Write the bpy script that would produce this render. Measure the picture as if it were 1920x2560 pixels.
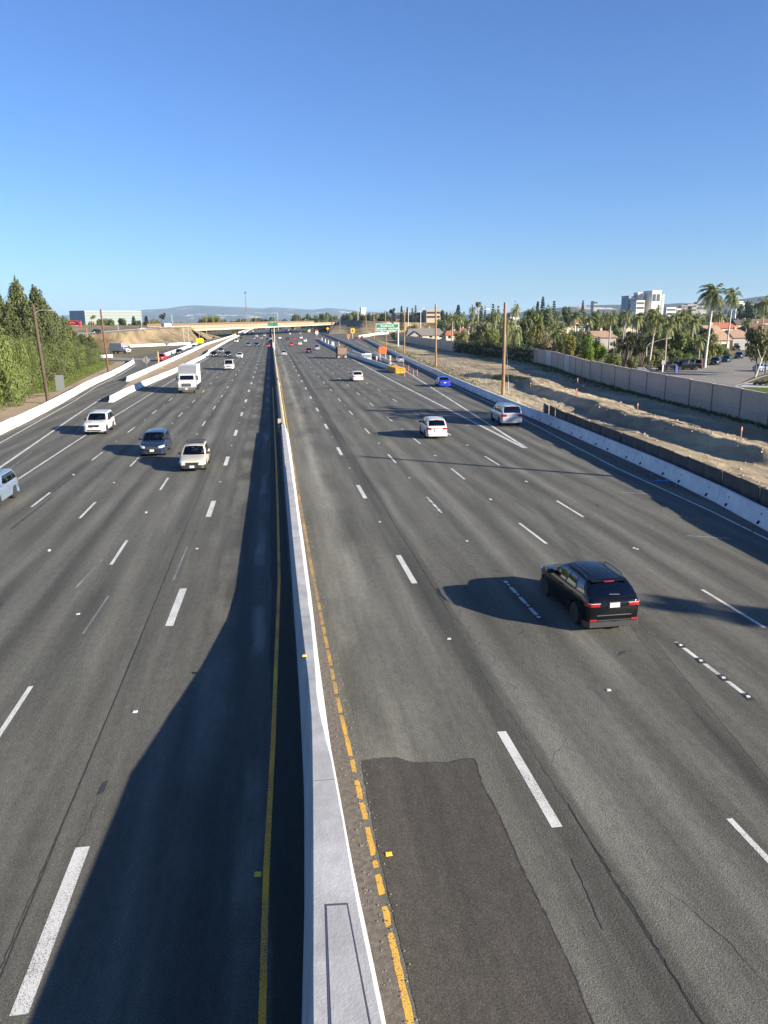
import bpy, bmesh, math, random
from mathutils import Vector, Matrix, noise as mnoise
random.seed(7)
D = bpy.data
for o in list(D.objects): D.objects.remove(o)
SC = bpy.context.scene
COL = SC.collection
R = math.radians

# ---------------------------------------------------------------- camera
CAM_P = Vector((0, 0, 9.6))
CR = Vector((0.9898619, -0.14194215, -0.00508289))
CU = Vector((0.03895575, 0.23690345, 0.97075188))
CF = Vector((0.13658646, 0.96110831, -0.24003116))
cam_d = D.cameras.new('camera'); cam = D.objects.new('camera', cam_d); COL.objects.link(cam)
cam_d.lens = 36*1923/2560; cam_d.sensor_width = 36; cam_d.sensor_fit = 'AUTO'
cam_d.clip_start = 0.1; cam_d.clip_end = 60000
cam.matrix_world = Matrix(((CR.x, CU.x, -CF.x, CAM_P.x), (CR.y, CU.y, -CF.y, CAM_P.y), (CR.z, CU.z, -CF.z, CAM_P.z), (0, 0, 0, 1)))
SC.camera = cam
SC.render.resolution_x = 768; SC.render.resolution_y = 1024
SC.view_settings.view_transform = 'Standard'; SC.view_settings.look = 'None'
SC.view_settings.exposure = 1.5; SC.view_settings.gamma = 1
# ---------------------------------------------------------------- light
SUN_EL = 18.7
TS = Vector((0.827*math.cos(R(SUN_EL)), -0.562*math.cos(R(SUN_EL)), math.sin(R(SUN_EL)))).normalized()
w = D.worlds.new('World'); SC.world = w; w.use_nodes = True
nt = w.node_tree; bg = nt.nodes['Background']
sky = nt.nodes.new('ShaderNodeTexSky'); sky.sky_type = 'NISHITA'; sky.sun_disc = False
sky.sun_elevation = R(SUN_EL); sky.sun_rotation = math.atan2(TS.x, TS.y)
sky.altitude = 0; sky.air_density = 1.0; sky.dust_density = 0.35; sky.ozone_density = 2.4
wb = nt.nodes.new('ShaderNodeVectorMath'); wb.operation = 'MULTIPLY'; wb.inputs[1].default_value = (.575, .825, 1.29)   # white balance of the sky light
nt.links.new(sky.outputs[0], wb.inputs[0]); nt.links.new(wb.outputs[0], bg.inputs[0]); bg.inputs[1].default_value = 0.0505
sd = D.lights.new('sun', 'SUN'); sd.energy = 5.0; sd.angle = R(0.5); sd.color = (1.0, 0.89, 0.75)
sun = D.objects.new('sun', sd); COL.objects.link(sun)
sun.rotation_euler = TS.to_track_quat('Z', 'Y').to_euler()

# ---------------------------------------------------------------- unprojection of photo pixels (1920x2560)
def ray(x, y): return CF*1923 + CR*(x-960) - CU*(y-1280)
def G(x, y, z=0.0):
    d = ray(x, y); t = (z-CAM_P.z)/d.z; return CAM_P + d*t
def A(x, y, Y):
    d = ray(x, y); return CAM_P + d*(Y/d.y)

# ---------------------------------------------------------------- materials
MATS = {}
def mat(name, col=(.5, .5, .5), rough=.7, metal=0, noise=0, nscale=3, bump=0, bscale=20, coat=0, spec=.5, ns=(1, 1, 1), col2=None, ndetail=6, objrand=0, emit=None):
    if name in MATS: return MATS[name]
    m = D.materials.new(name); m.use_nodes = True; MATS[name] = m
    t = m.node_tree; b = t.nodes['Principled BSDF']
    b.inputs['Base Color'].default_value = (*col, 1); b.inputs['Roughness'].default_value = rough
    b.inputs['Metallic'].default_value = metal; b.inputs['Coat Weight'].default_value = coat
    b.inputs['Coat Roughness'].default_value = .03
    b.inputs['Specular IOR Level'].default_value = spec
    if noise or bump or objrand:
        tc = t.nodes.new('ShaderNodeTexCoord'); mp = t.nodes.new('ShaderNodeMapping'); mp.inputs['Scale'].default_value = ns
        t.links.new(tc.outputs['Object'], mp.inputs['Vector'])
    src = None
    if noise:
        n = t.nodes.new('ShaderNodeTexNoise'); n.inputs['Scale'].default_value = nscale; n.inputs['Detail'].default_value = ndetail
        t.links.new(mp.outputs[0], n.inputs['Vector'])
        c2 = col2 or tuple(max(0, c*(1-noise)) for c in col)
        c1 = col if col2 else tuple(min(1, c*(1+noise)) for c in col)
        rp = t.nodes.new('ShaderNodeValToRGB'); rp.color_ramp.elements[0].position = .3; rp.color_ramp.elements[1].position = .7
        rp.color_ramp.elements[0].color = (*c2, 1); rp.color_ramp.elements[1].color = (*c1, 1)
        t.links.new(n.outputs['Fac'], rp.inputs[0]); src = rp.outputs[0]
    if objrand:
        oi = t.nodes.new('ShaderNodeObjectInfo'); mr = t.nodes.new('ShaderNodeMapRange')
        mr.inputs['To Min'].default_value = 1-objrand; mr.inputs['To Max'].default_value = 1+objrand
        t.links.new(oi.outputs['Random'], mr.inputs['Value'])
        mx = t.nodes.new('ShaderNodeVectorMath'); mx.operation = 'SCALE'
        if src: t.links.new(src, mx.inputs[0])
        else: mx.inputs[0].default_value = col
        t.links.new(mr.outputs[0], mx.inputs['Scale']); src = mx.outputs[0]
    if src: t.links.new(src, b.inputs['Base Color'])
    if bump:
        n2 = t.nodes.new('ShaderNodeTexNoise'); n2.inputs['Scale'].default_value = bscale; n2.inputs['Detail'].default_value = 4
        t.links.new(mp.outputs[0], n2.inputs['Vector'])
        bp = t.nodes.new('ShaderNodeBump'); bp.inputs['Strength'].default_value = bump; bp.inputs['Distance'].default_value = .02
        t.links.new(n2.outputs['Fac'], bp.inputs['Height']); t.links.new(bp.outputs[0], b.inputs['Normal'])
    return m

class NB:
    "small node helper"
    def __init__(s, m): s.t = m.node_tree; s.L = s.t.links; s.N = s.t.nodes; s.tc = None
    def node(s, k, **kw):
        n = s.N.new(k)
        for a, v in kw.items(): setattr(n, a, v)
        return n
    def put(s, sock, v):
        if isinstance(v, bpy.types.NodeSocket): s.L.new(v, sock)
        else: sock.default_value = v
    def math(s, op, a, b=0.0, c=0.0, clamp=False):
        n = s.node('ShaderNodeMath', operation=op); n.use_clamp = clamp
        s.put(n.inputs[0], a); s.put(n.inputs[1], b); s.put(n.inputs[2], c); return n.outputs[0]
    def coords(s):
        if not s.tc:
            s.tc = s.node('ShaderNodeTexCoord'); sp = s.node('ShaderNodeSeparateXYZ'); s.L.new(s.tc.outputs['Object'], sp.inputs[0])
            s.x, s.y, s.z = sp.outputs
        return s.tc.outputs['Object']
    def noise(s, scale, st=(1, 1, 1), detail=5, rough=.55, off=(0, 0, 0)):
        mp = s.node('ShaderNodeMapping'); mp.inputs['Scale'].default_value = st; mp.inputs['Location'].default_value = off
        s.L.new(s.coords(), mp.inputs[0])
        n = s.node('ShaderNodeTexNoise'); n.inputs['Scale'].default_value = scale; n.inputs['Detail'].default_value = detail; n.inputs['Roughness'].default_value = rough
        s.L.new(mp.outputs[0], n.inputs['Vector']); return n.outputs['Fac']
    def rng(s, v, a, b, c=0.0, d=1.0, smooth=False):
        n = s.node('ShaderNodeMapRange'); n.interpolation_type = 'SMOOTHSTEP' if smooth else 'LINEAR'
        s.put(n.inputs[0], v)
        for i, q in enumerate((a, b, c, d)): s.put(n.inputs[i+1], q)
        return n.outputs[0]
    def mix(s, f, a, b):
        n = s.node('ShaderNodeMix', data_type='RGBA')
        s.put(n.inputs[0], f)
        for i, q in ((6, a), (7, b)):
            if isinstance(q, tuple): n.inputs[i].default_value = (*q, 1)
            else: s.L.new(q, n.inputs[i])
        return n.outputs[2]
    def mul(s, col, f):
        n = s.node('ShaderNodeVectorMath', operation='SCALE')
        if isinstance(col, tuple): n.inputs[0].default_value = col
        else: s.L.new(col, n.inputs[0])
        s.put(n.inputs['Scale'], f); return n.outputs[0]

def new_mat(name):
    m = D.materials.new(name); m.use_nodes = True; MATS[name] = m; return m, NB(m), m.node_tree.nodes['Principled BSDF']

def asphalt_core(nb, base=(.093, .093, .079), roadlines=True):
    nb.coords()
    wob = nb.noise(.35, (1, .12, 1), 3)
    xw = nb.math('ADD', nb.x, nb.math('MULTIPLY', nb.math('SUBTRACT', wob, .5), .7))
    f = nb.rng(nb.noise(.16, (1, .35, 1), 5), .3, .7, .86, 1.14)
    f = nb.math('MULTIPLY', f, nb.rng(nb.noise(1.6, (1, .06, 1), 5, .6),   .32, .68, .78, 1.24))
    f = nb.math('MULTIPLY', f, nb.rng(nb.noise(7, (1, .4, 1), 6, .72), .3, .7, .8, 1.2))
    grain = nb.noise(55, (1, 1, 1), 3, .7)
    f = nb.math('MULTIPLY', f, nb.rng(grain, .32, .68, .5, 1.52))
    big = nb.noise(32, (1, 1, 1), 2, .6)
    f = nb.math('MULTIPLY', f, nb.rng(big, .58, .68, 1.0, 1.5))
    midg = nb.noise(24, (1, 1, 1), 4, .7, (3, 3, 3)); f = nb.math('MULTIPLY', f, nb.rng(midg, .3, .7, .72, 1.28))
    grain = nb.math('ADD', nb.math('MULTIPLY', grain, .5), midg)
    if roadlines:
        # wheel tracks polished paler, oil strip darker; one period is half a lane
        wp = nb.math('SINE', nb.math('MULTIPLY', nb.math('SUBTRACT', xw, 5.6), 2*math.pi/1.68))
        am = nb.rng(nb.noise(.11, (3.0, .25, 1), 3, .5, (3, 8, 0)), .35, .65, .06, .29)
        f = nb.math('MULTIPLY', f, nb.math('MULTIPLY_ADD', wp, am, 1.0))
        def band(xc, wd, val, soft=.1, thr=None, wobble=.12):
            nonlocal f
            xx = nb.math('ADD', nb.x, nb.math('MULTIPLY', nb.math('SUBTRACT', nb.noise(.9, (1, .35, 1), 4, .6, (xc, 0, 0)), .5), wobble*2))
            d = nb.math('ABSOLUTE', nb.math('SUBTRACT', xx, xc))
            k = nb.rng(d, wd, wd+soft, 1.0, 0.0, True)
            if thr: k = nb.math('MULTIPLY', k, nb.rng(nb.noise(.25, (1, .5, 1), 3, .5, (xc*3, 4, 0)), thr, thr+.12))
            f = nb.math('MULTIPLY', f, nb.math('MULTIPLY_ADD', k, val-1, 1.0))
        band(5.46, .3, .74, .14, None, .06); band(5.62, .02, .42, .015, .38, .05)
        
        xs_ = nb.math('MULTIPLY_ADD', nb.y, -.156, nb.x); d2 = nb.math('ABSOLUTE', nb.math('SUBTRACT', nb.math('ADD', xs_, nb.math('MULTIPLY', nb.math('SUBTRACT', nb.noise(1.5, (1, .4, 1), 4, .6), .5), .4)), 7.86))
        k2 = nb.math('MULTIPLY', nb.rng(d2, .1, .34, 1, 0, True), nb.rng(nb.y, 30, 48, 1, 0)); f = nb.math('MULTIPLY', f, nb.math('MULTIPLY_ADD', k2, -.3, 1.0))
        d3 = nb.math('ABSOLUTE', nb.math('SUBTRACT', xs_, 8.12)); k3 = nb.math('MULTIPLY', nb.rng(d3, .01, .03, 1, 0), nb.rng(nb.y, 24, 34, 1, 0)); f = nb.math('MULTIPLY', f, nb.math('MULTIPLY_ADD', k3, -.4, 1.0))
        band(9.2, .3, 1.16, .5, .4, .3); band(13.0, .05, .78, .2, .45, .3)
        band(-4.44, .012, .35, .012, None, .03); band(-4.15, .26, .84, .05, None, .03)
        band(-8.5, .05, .8, .25, .45, .3); band(-11.6, .1, .82, .2, .45, .3)
        band(-3.05, .2, 1.25, .35, .47, .2); band(-5.5, .35, 1.14, .5, .42, .3)
        band(3.0, .35, 1.16, .5, .42, .2); band(2.2, .35, 1.5, .5, .36, .3); band(3.3, .3, 1.22, .6, .42, .3); band(-1.5, .95, .66, .45); band(-1.95, .2, 1.9, .45, .44, .45); band(-.78, .08, 2.3, .22, .47, .25); band(.0, .34, .38, .08); band(6.6, .3, 1.15, .5, .42, .3); band(16.5, .5, 1.15, .6, .45, .3); band(-10.9, .3, 1.14, .5, .45, .3)  # dark bands just left of the median deepen its cast shadow in the colour
    return f, grain

def asphalt_mat(name, base=(.093, .093, .079), roadlines=True, bump=.8):
    m, nb, b = new_mat(name)
    f, grain = asphalt_core(nb, base, roadlines)
    tint = nb.mix(nb.noise(.3, (1, .3, 1), 3, .5, (9, 2, 1)), base, (base[0]*1.03, base[1]*1.0, base[2]*.92))
    col = nb.mul(tint, f)
    if roadlines:
        v = nb.node('ShaderNodeTexVoronoi', feature='DISTANCE_TO_EDGE'); v.inputs['Scale'].default_value = .33
        mp = nb.node('ShaderNodeMapping'); mp.inputs['Scale'].default_value = (.8, .35, 1)
        ad = nb.node('ShaderNodeVectorMath', operation='ADD'); nn = nb.node('ShaderNodeTexNoise'); nn.inputs['Scale'].default_value = 1.2
        nb.L.new(nb.coords(), nn.inputs['Vector']); nb.L.new(nb.coords(), ad.inputs[0]); nb.L.new(nn.outputs['Color'], ad.inputs[1])
        nb.L.new(ad.outputs[0], mp.inputs[0]); nb.L.new(mp.outputs[0], v.inputs['Vector'])
        crack = nb.rng(v.outputs[0], .0, .006, 1, 0)
        crack = nb.math('MULTIPLY', crack, nb.rng(nb.noise(.12, (1, 1, 1), 2, .5, (5, 5, 5)), .55, .62))
        col = nb.mix(nb.math('MULTIPLY', crack, .55), col, (.03, .03, .03))
    nb.L.new(col, b.inputs['Base Color']); b.inputs['Roughness'].default_value = .82; b.inputs['Specular IOR Level'].default_value = .3
    bp = nb.node('ShaderNodeBump'); bp.inputs['Strength'].default_value = bump; bp.inputs['Distance'].default_value = .03
    nb.L.new(grain, bp.inputs['Height']); nb.L.new(bp.outputs[0], b.inputs['Normal'])
    return m
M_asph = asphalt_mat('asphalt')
M_asph2 = asphalt_mat('street_asphalt', (.19, .182, .16), False)
M_patch = asphalt_mat('patch_asphalt', (.060, .055, .047), False, .35)
M_dirtedge = mat('gutter_dirt', (.115, .10, .082), .95, noise=.35, nscale=9, bump=.6, bscale=40, ndetail=8)

def paint_mat(name, col, wear=.5, wy=None):
    "road paint with worn spots that show the asphalt"
    m, nb, b = new_mat(name)
    nb.coords()
    n1 = nb.noise(48, (1, 1, 1), 4, .75); n2 = nb.noise(1.3, (1, .6, 1), 4, .6); g = nb.noise(60, (1, 1, 1), 2, .7)
    s = nb.math('ADD', nb.math('MULTIPLY', n1, .75), nb.math('MULTIPLY', n2, .25))
    thr = wear
    if wy:
        k = nb.rng(nb.y, wy[0], wy[1], wy[2], wy[3]); lo = k
    else: lo = wear
    mk = nb.math('MULTIPLY', nb.math('SUBTRACT', s, lo), 14, 0, True)
    asp = nb.mul((.085, .083, .076), nb.rng(g, .3, .7, .8, 1.2))
    pc = nb.mul(col, nb.rng(nb.noise(30, (1, 1, 1), 4, .7, (2, 2, 2)), .3, .7, .82, 1.08))
    nb.L.new(nb.mix(mk, asp, pc), b.inputs['Base Color']); b.inputs['Roughness'].default_value = .75
    bp = nb.node('ShaderNodeBump'); bp.inputs['Strength'].default_value = .35; bp.inputs['Distance'].default_value = .01
    nb.L.new(g, bp.inputs['Height']); nb.L.new(bp.outputs[0], b.inputs['Normal'])
    return m
M_white = paint_mat('white_paint', (.62, .62, .57), .415)
M_yel = paint_mat('yellow_paint', (.62, .36, .045), .41)
M_yell = paint_mat('shaded_yellow_paint', (.95, .45, .015), .43)  # brighter, more orange copy of the yellow, offsetting the blue shade it lies in
M_yelw = paint_mat('worn_yellow_paint', (.62, .36, .045), .5, (14, 27, .42, .49))
M_fade = paint_mat('faded_paint', (.4, .4, .38), .5)

def concrete_mat(name, col, stain=.25, scale=1.0):
    m, nb, b = new_mat(name)
    nb.coords()
    f = nb.rng(nb.noise(.9*scale, (1, 1, 1), 6, .6), .3, .7, 1-stain, 1+stain*.35)
    f = nb.math('MULTIPLY', f, nb.rng(nb.noise(6*scale, (1, .5, 3), 5, .65), .25, .7, .86, 1.06))
    f = nb.math('MULTIPLY', f, nb.rng(nb.noise(60, (1, 1, 1), 2), .3, .7, .95, 1.05))
    nb.L.new(nb.mul(col, f), b.inputs['Base Color']); b.inputs['Roughness'].default_value = .8; b.inputs['Specular IOR Level'].default_value = .3
    bp = nb.node('ShaderNodeBump'); bp.inputs['Strength'].default_value = .25; bp.inputs['Distance'].default_value = .02
    nb.L.new(nb.noise(25, (1, 1, 1), 5), bp.inputs['Height']); nb.L.new(bp.outputs[0], b.inputs['Normal'])
    return m
M_conc = concrete_mat('new_concrete', (.42, .42, .41), .28)
M_conco = concrete_mat('old_concrete', (.40, .34, .25), .3)
M_krail = concrete_mat('krail_concrete', (.72, .71, .69), .2)
M_krd = concrete_mat('dirty_krail', (.40, .36, .29), .35)
M_bridge = concrete_mat('bridge_concrete', (.52, .455, .33), .25, .3)
M_parap = concrete_mat('parapet_concrete', (.36, .28, .185), .4, .5)
M_side = concrete_mat('sidewalk_concrete', (.45, .44, .41), .15)
M_dark = mat('dark_gap', (.012, .012, .012), .9)

def soil_mat(name, c1, c2, c3=None, s=1.0, bump=.6, grass=None):
    m, nb, b = new_mat(name)
    nb.coords()
    k = nb.rng(nb.noise(.22*s, (1, 1, 1), 6, .6), .35, .65)
    col = nb.mix(k, c1, c2)
    if c3: col = nb.mix(nb.rng(nb.noise(.5*s, (1, .35, 1), 6, .65, (7, 1, 0)), .52, .66), col, c3)
    col = nb.mul(col, nb.rng(nb.noise(5*s, (1, 1, 1), 8, .7), .25, .75, .78, 1.2))
    nb.L.new(col, b.inputs['Base Color']); b.inputs['Roughness'].default_value = .95; b.inputs['Specular IOR Level'].default_value = .15
    bp = nb.node('ShaderNodeBump'); bp.inputs['Strength'].default_value = bump; bp.inputs['Distance'].default_value = .15
    nb.L.new(nb.noise(2.2*s, (1, 1, 1), 8, .7), bp.inputs['Height']); nb.L.new(bp.outputs[0], b.inputs['Normal'])
    return m
M_dirt = soil_mat('tan_dirt', (.38, .30, .20), (.31, .24, .155), (.23, .175, .115))
M_dry = soil_mat('dry_grass_ground', (.27, .21, .125), (.14, .105, .065), (.085, .085, .04), .45, .9)
M_grass = soil_mat('green_grass_ground', (.13, .17, .045), (.16, .17, .06), (.21, .18, .10), 1.5)
M_lawn = soil_mat('lawn_ground', (.07, .12, .02), (.09, .13, .025), None, 2)
M_land = soil_mat('far_land', (.085, .085, .045), (.13, .105, .065), (.06, .075, .035), .05, .0)
M_olive = soil_mat('olive_weeds', (.13, .125, .06), (.18, .15, .09), (.23, .19, .13))

# ---------------------------------------------------------------- mesh helpers
class MB:
    def __init__(s): s.v = []; s.f = []; s.m = []; s.cur = 0
    def quad(s, *p): s.poly(p)
    def poly(s, p, m=None):
        i = len(s.v); s.v += [tuple(q) for q in p]; s.f.append(tuple(range(i, i+len(p)))); s.m.append(s.cur if m is None else m)
    def box(s, x0, x1, y0, y1, z0, z1, m=None, M=None):
        i = len(s.v); P = [(x, y, z) for z in (z0, z1) for y in (y0, y1) for x in (x0, x1)]
        if M is not None: P = [tuple(M @ Vector(p)) for p in P]
        s.v += P
        for f in ((0, 2, 3, 1), (4, 5, 7, 6), (0, 1, 5, 4), (2, 6, 7, 3), (0, 4, 6, 2), (1, 3, 7, 5)):
            s.f.append(tuple(i+k for k in f)); s.m.append(s.cur if m is None else m)
    def prism(s, pts, z0, z1, m=None):
        n = len(pts); i = len(s.v)
        s.v += [(p[0], p[1], z0) for p in pts]+[(p[0], p[1], z1) for p in pts]
        mm = s.cur if m is None else m
        s.f.append(tuple(i+k for k in reversed(range(n)))); s.f.append(tuple(i+n+k for k in range(n))); s.m += [mm, mm]
        for k in range(n): s.f.append((i+k, i+(k+1) % n, i+n+(k+1) % n, i+n+k)); s.m.append(mm)
    def loft(s, rings, closed=True, caps=True, m=None):
        i = len(s.v); n = len(rings[0]); mm = s.cur if m is None else m
        for r in rings: s.v += [tuple(p) for p in r]
        for a in range(len(rings)-1):
            for k in range(n if closed else n-1):
                k2 = (k+1) % n
                s.f.append((i+a*n+k, i+a*n+k2, i+(a+1)*n+k2, i+(a+1)*n+k)); s.m.append(mm)
        if caps and closed:
            s.f.append(tuple(i+k for k in reversed(range(n)))); s.m.append(mm)
            s.f.append(tuple(i+(len(rings)-1)*n+k for k in range(n))); s.m.append(mm)
    def tube(s, pts, r, n=8, m=None, caps=True):
        pts = [Vector(p) for p in pts]; rs = r if isinstance(r, (list, tuple)) else [r]*len(pts)
        rings = []
        for k, p in enumerate(pts):
            d = (pts[min(k+1, len(pts)-1)]-pts[max(k-1, 0)]).normalized()
            u = d.cross(Vector((0, 0, 1)) if abs(d.z) < .9 else Vector((1, 0, 0))).normalized(); v = d.cross(u)
            rings.append([p+u*(rs[k]*math.cos(2*math.pi*j/n))+v*(rs[k]*math.sin(2*math.pi*j/n)) for j in range(n)])
        s.loft(rings, True, caps, m)
    def lathe(s, prof, c=(0, 0, 0), ax='z', n=16, m=None):
        rings = []
        for r, h in prof:
            q = []
            for j in range(n):
                a = 2*math.pi*j/n; u, v = r*math.cos(a), r*math.sin(a)
                q.append((c[0]+u, c[1]+v, c[2]+h) if ax == 'z' else (c[0]+h, c[1]+u, c[2]+v))
            rings.append(q)
        s.loft(rings, True, True, m)
    def mesh(s, name, mats, smooth=None):
        me = D.meshes.new(name); me.from_pydata(s.v, [], s.f)
        for mt in (mats if isinstance(mats, (list, tuple)) else [mats]): me.materials.append(mt)
        me.polygons.foreach_set('material_index', s.m)
        if smooth:
            bm = bmesh.new(); bm.from_mesh(me); bmesh.ops.remove_doubles(bm, verts=bm.verts, dist=.0005)
            bmesh.ops.recalc_face_normals(bm, faces=bm.faces)
            for f in bm.faces: f.smooth = True
            for e in bm.edges:
                if len(e.link_faces) != 2 or e.calc_face_angle(0) > R(smooth): e.smooth = False
            bm.to_mesh(me); bm.free()
        me.update(); return me
    def build(s, name, mats, parent=None, smooth=None, **tags):
        return link(name, s.mesh(name, mats, smooth), parent, **tags)
def link(name, me, parent=None, loc=None, rz=None, label=None, cat=None, group=None, kind=None):
    o = D.objects.new(name, me); COL.objects.link(o)
    if parent: o.parent = parent
    if loc is not None: o.location = loc
    if rz is not None: o.rotation_euler = (0, 0, rz)
    return tag(o, label, cat, group, kind)
def tag(o, label=None, cat=None, group=None, kind=None):
    if label: o['label'] = label
    if cat: o['category'] = cat
    if group: o['group'] = group
    if kind: o['kind'] = kind
    return o
def copy_tree(o, parent=None):
    c = o.copy(); COL.objects.link(c)
    if parent: c.parent = parent
    for ch in [k for k in D.objects if k.parent == o]: copy_tree(ch, c)
    return c
def sheet(name, pts, z, m, **tags):
    b = MB(); b.poly([(p[0], p[1], z) for p in pts]); return b.build(name, m, **tags)
def strip(b, pts, wd, z):
    "flat ribbon along a polyline"
    P = [Vector((p[0], p[1], 0)) for p in pts]
    L = []
    for k, p in enumerate(P):
        d = (P[min(k+1, len(P)-1)]-P[max(k-1, 0)]).normalized(); n = Vector((-d.y, d.x, 0))
        L.append((p+n*wd/2, p-n*wd/2))
    for k in range(len(L)-1):
        b.poly([(L[k][0].x, L[k][0].y, z), (L[k][1].x, L[k][1].y, z), (L[k+1][1].x, L[k+1][1].y, z), (L[k+1][0].x, L[k+1][0].y, z)])
def GP(pts, z=0): return [G(x, y, z) for x, y in pts]
def resample(pts, step):
    P = [Vector((p[0], p[1], 0)) for p in pts]; out = [P[0]]; 
    for a, b in zip(P, P[1:]):
        n = max(1, round((b-a).length/step))
        for k in range(1, n+1): out.append(a.lerp(b, k/n))
    return out
# ================================================================ GROUND, ROADS
sheet('ground', [(-40000, -300), (40000, -300), (40000, 42000), (-40000, 42000)], -.012, M_land, kind='structure')
# freeway carriageways: from the camera's bridge to far beyond the overpass
LB = [(-24.3, -5), (-24.1, 72), (-24.9, 87.2), (-26.2, 104.1), (-28.3, 127.9), (-29.6, 152.9), (-31.2, 173.9), (-36, 212), (-38, 240)]     # outer edge of the left ramp
RB = [(22.0, -5), (22.1, 20), (22.5, 31.5), (23.6, 38.8), (24.3, 47), (24.9, 57.8), (25.6, 69.3), (26.6, 89.4), (28.4, 120), (33.5, 193), (40, 280), (46, 360), (52, 443)]
road = [(p[0]-.3, p[1]) for p in LB]+[(-38, 380), (-31, 500), (-32, 1000), (-40, 2600), (60, 2600), (50, 1000), (60, 700), (52, 445)]+[(p[0]+.3, p[1]) for p in reversed(RB)]
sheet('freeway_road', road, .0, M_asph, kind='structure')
# dirt strip between the two left K-rails, and between the two right ones
sheet('median_dirt_left', [(-20.4, 99), (-23.9, 136), (-25.3, 191), (-26.8, 273), (-28.5, 354), (-27.3, 585), (-30, 1000), (-26.2, 1000), (-23.4, 607), (-22.8, 413), (-20.8, 268), (-19.1, 228), (-19.2, 155), (-20.2, 123)], .012, M_dirt, kind='structure')
sheet('median_dirt_right', [(24.4, 161), (22.8, 228), (24, 340), (26.4, 452), (36, 900), (48, 900), (43, 698), (33.4, 342), (27.2, 181)], .012, mat('shade_toned_strip_ground', (.055, .052, .05), .95, noise=.4, nscale=.6), kind='structure')  # right strip coloured very dark to stand for the shade between the rails
# left verge : sandy strip, then grass
sheet('left_verge_dirt', [(-24.5, -5), (-24.4, 72), (-26.4, 104), (-31.6, 174), (-36, 212), (-47, 205), (-45, 170), (-38, 140), (-34.5, 118), (-38, 100), (-40, 80), (-42, -5)], .004, M_dirt, kind='structure')
sheet('left_verge_grass', [(-31, 118), (-33, 140), (-36, 176), (-39, 205), (-60, 230), (-75, 200), (-60, 60), (-39, 60), (-38, 100), (-35, 112)], .008, M_grass, kind='structure')
sheet('interchange_weeds', [(-39, 240), (-38, 380), (-31.5, 470), (-60, 520), (-160, 420), (-160, 215), (-60, 225)], .002, M_olive, kind='structure')
# ramp mouth crossing on the left
rm = MB(); strip(rm, [(-34, 218), (-42, 226), (-56, 246), (-90, 272), (-160, 300)], 9, .016); rm.build('ramp_road', M_asph2, kind='structure')

# ---------------------------------------------------------------- markings
mk = MB()
def dashes(b, x, y0, y1, ph, wd=.13, ln=3.66, z=.004, xf=None):
    k = math.floor((y0-ph)/14.63)
    while ph+k*14.63 < y1:
        a = ph+k*14.63; k += 1
        if a < y0: continue
        xx = (lambda y: xf(y) if xf else x)
        b.poly([(xx(a-ln)-wd/2, a-ln, z), (xx(a-ln)+wd/2, a-ln, z), (xx(a)+wd/2, a, z), (xx(a)-wd/2, a, z)])
def lerp_tab(tab):
    def f(y):
        if y <= tab[0][0]: return tab[0][1]
        for (a, va), (c, vc) in zip(tab, tab[1:]):
            if y <= c: return va+(vc-va)*(y-a)/(c-a)
        return tab[-1][1]
    return f
xr1 = lerp_tab([(8, 5.2), (16, 5.13), (30, 4.98), (45, 4.86), (75, 4.85), (2000, 4.85)])
xr2 = lerp_tab([(8, 8.68), (23, 8.48), (45, 8.32), (80, 8.3)]); xr3 = lerp_tab([(12, 12.1), (20, 11.97), (35, 11.68), (80, 11.6)])
xr4 = lerp_tab([(20, 15.35), (25, 15.3), (40, 15.2), (80, 15.1)])
xl1 = lerp_tab([(8, -3.97), (13, -3.9), (27, -3.6), (42, -3.5), (80, -3.45)])
FAR = 620
dashes(mk, 0, 9, FAR, 16.16, .22, 3.66, xf=xr1); dashes(mk, 0, 9, FAR, 12.25, .13, xf=xr2)
dashes(mk, 0, 9, FAR, 20.5-14.63, .13, xf=xr3); dashes(mk, 0, 9, 400, 24.8-14.63, .13, xf=xr4)
dashes(mk, 0, 9, FAR, 13.27, .26, 3.66, xf=xl1)
dashes(mk, -6.85, 9, FAR, 20.4-14.63); dashes(mk, -9.97, 30, FAR, 43.3); dashes(mk, -13.15, 30, FAR, 46.3)
for t in (1,):
    strip(mk, [(-16.25, 9), (-16.3, 52), (-16.55, 69), (-16.8, 86), (-17, 137), (-17.7, 200), (-18.3, 314), (-18.6, 450), (-21, 900)], .15, .004)
    strip(mk, [(-17.3, 30), (-18.8, 55.2), (-21.1, 86.5), (-22.3, 105)], .2, .004)
    strip(mk, [(-22.4, 20), (-22.6, 67.3), (-24.0, 87.1), (-25.2, 104), (-27.4, 128), (-28.7, 153), (-32, 193)], .12, .004)
    strip(mk, [(19.2, 57.2), (19.8, 120.4), (20.7, 180.3), (21.5, 240), (24, 440)], .24, .004)
    strip(mk, [(19.35, 57.2), (26.5, 155), (34, 260)], .24, .004)
    strip(mk, [(37.5, 304.9), (45, 423)], .2, .004)
    strip(mk, [(20.9, 12), (21.4, 24), (21.8, 30.5), (22.2, 36), (22.6, 48), (23.6, 60), (25.2, 78), (27.6, 118), (33, 193), (44, 340)], .13, .004)
mk.build('lane_markings', M_white, kind='structure')
fm = MB()
strip(fm, [(-4.08, 29), (-4.02, 33.5)], .07, .004); strip(fm, [(-7.6, 28.5), (-7.35, 32.2)], .08, .004)
strip(fm, [(18.0, 71), (18.6, 71.6)], .3, .004); strip(fm, [(-6.3, 24), (-6.2, 27.5)], .07, .004)
strip(fm, [(3.4, 90), (3.5, 99)], .07, .004); strip(fm, [(-17.5, 70), (-19.2, 84)], .1, .004); strip(fm, [(-17.6, 50), (-18.6, 62)], .08, .004)
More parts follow.
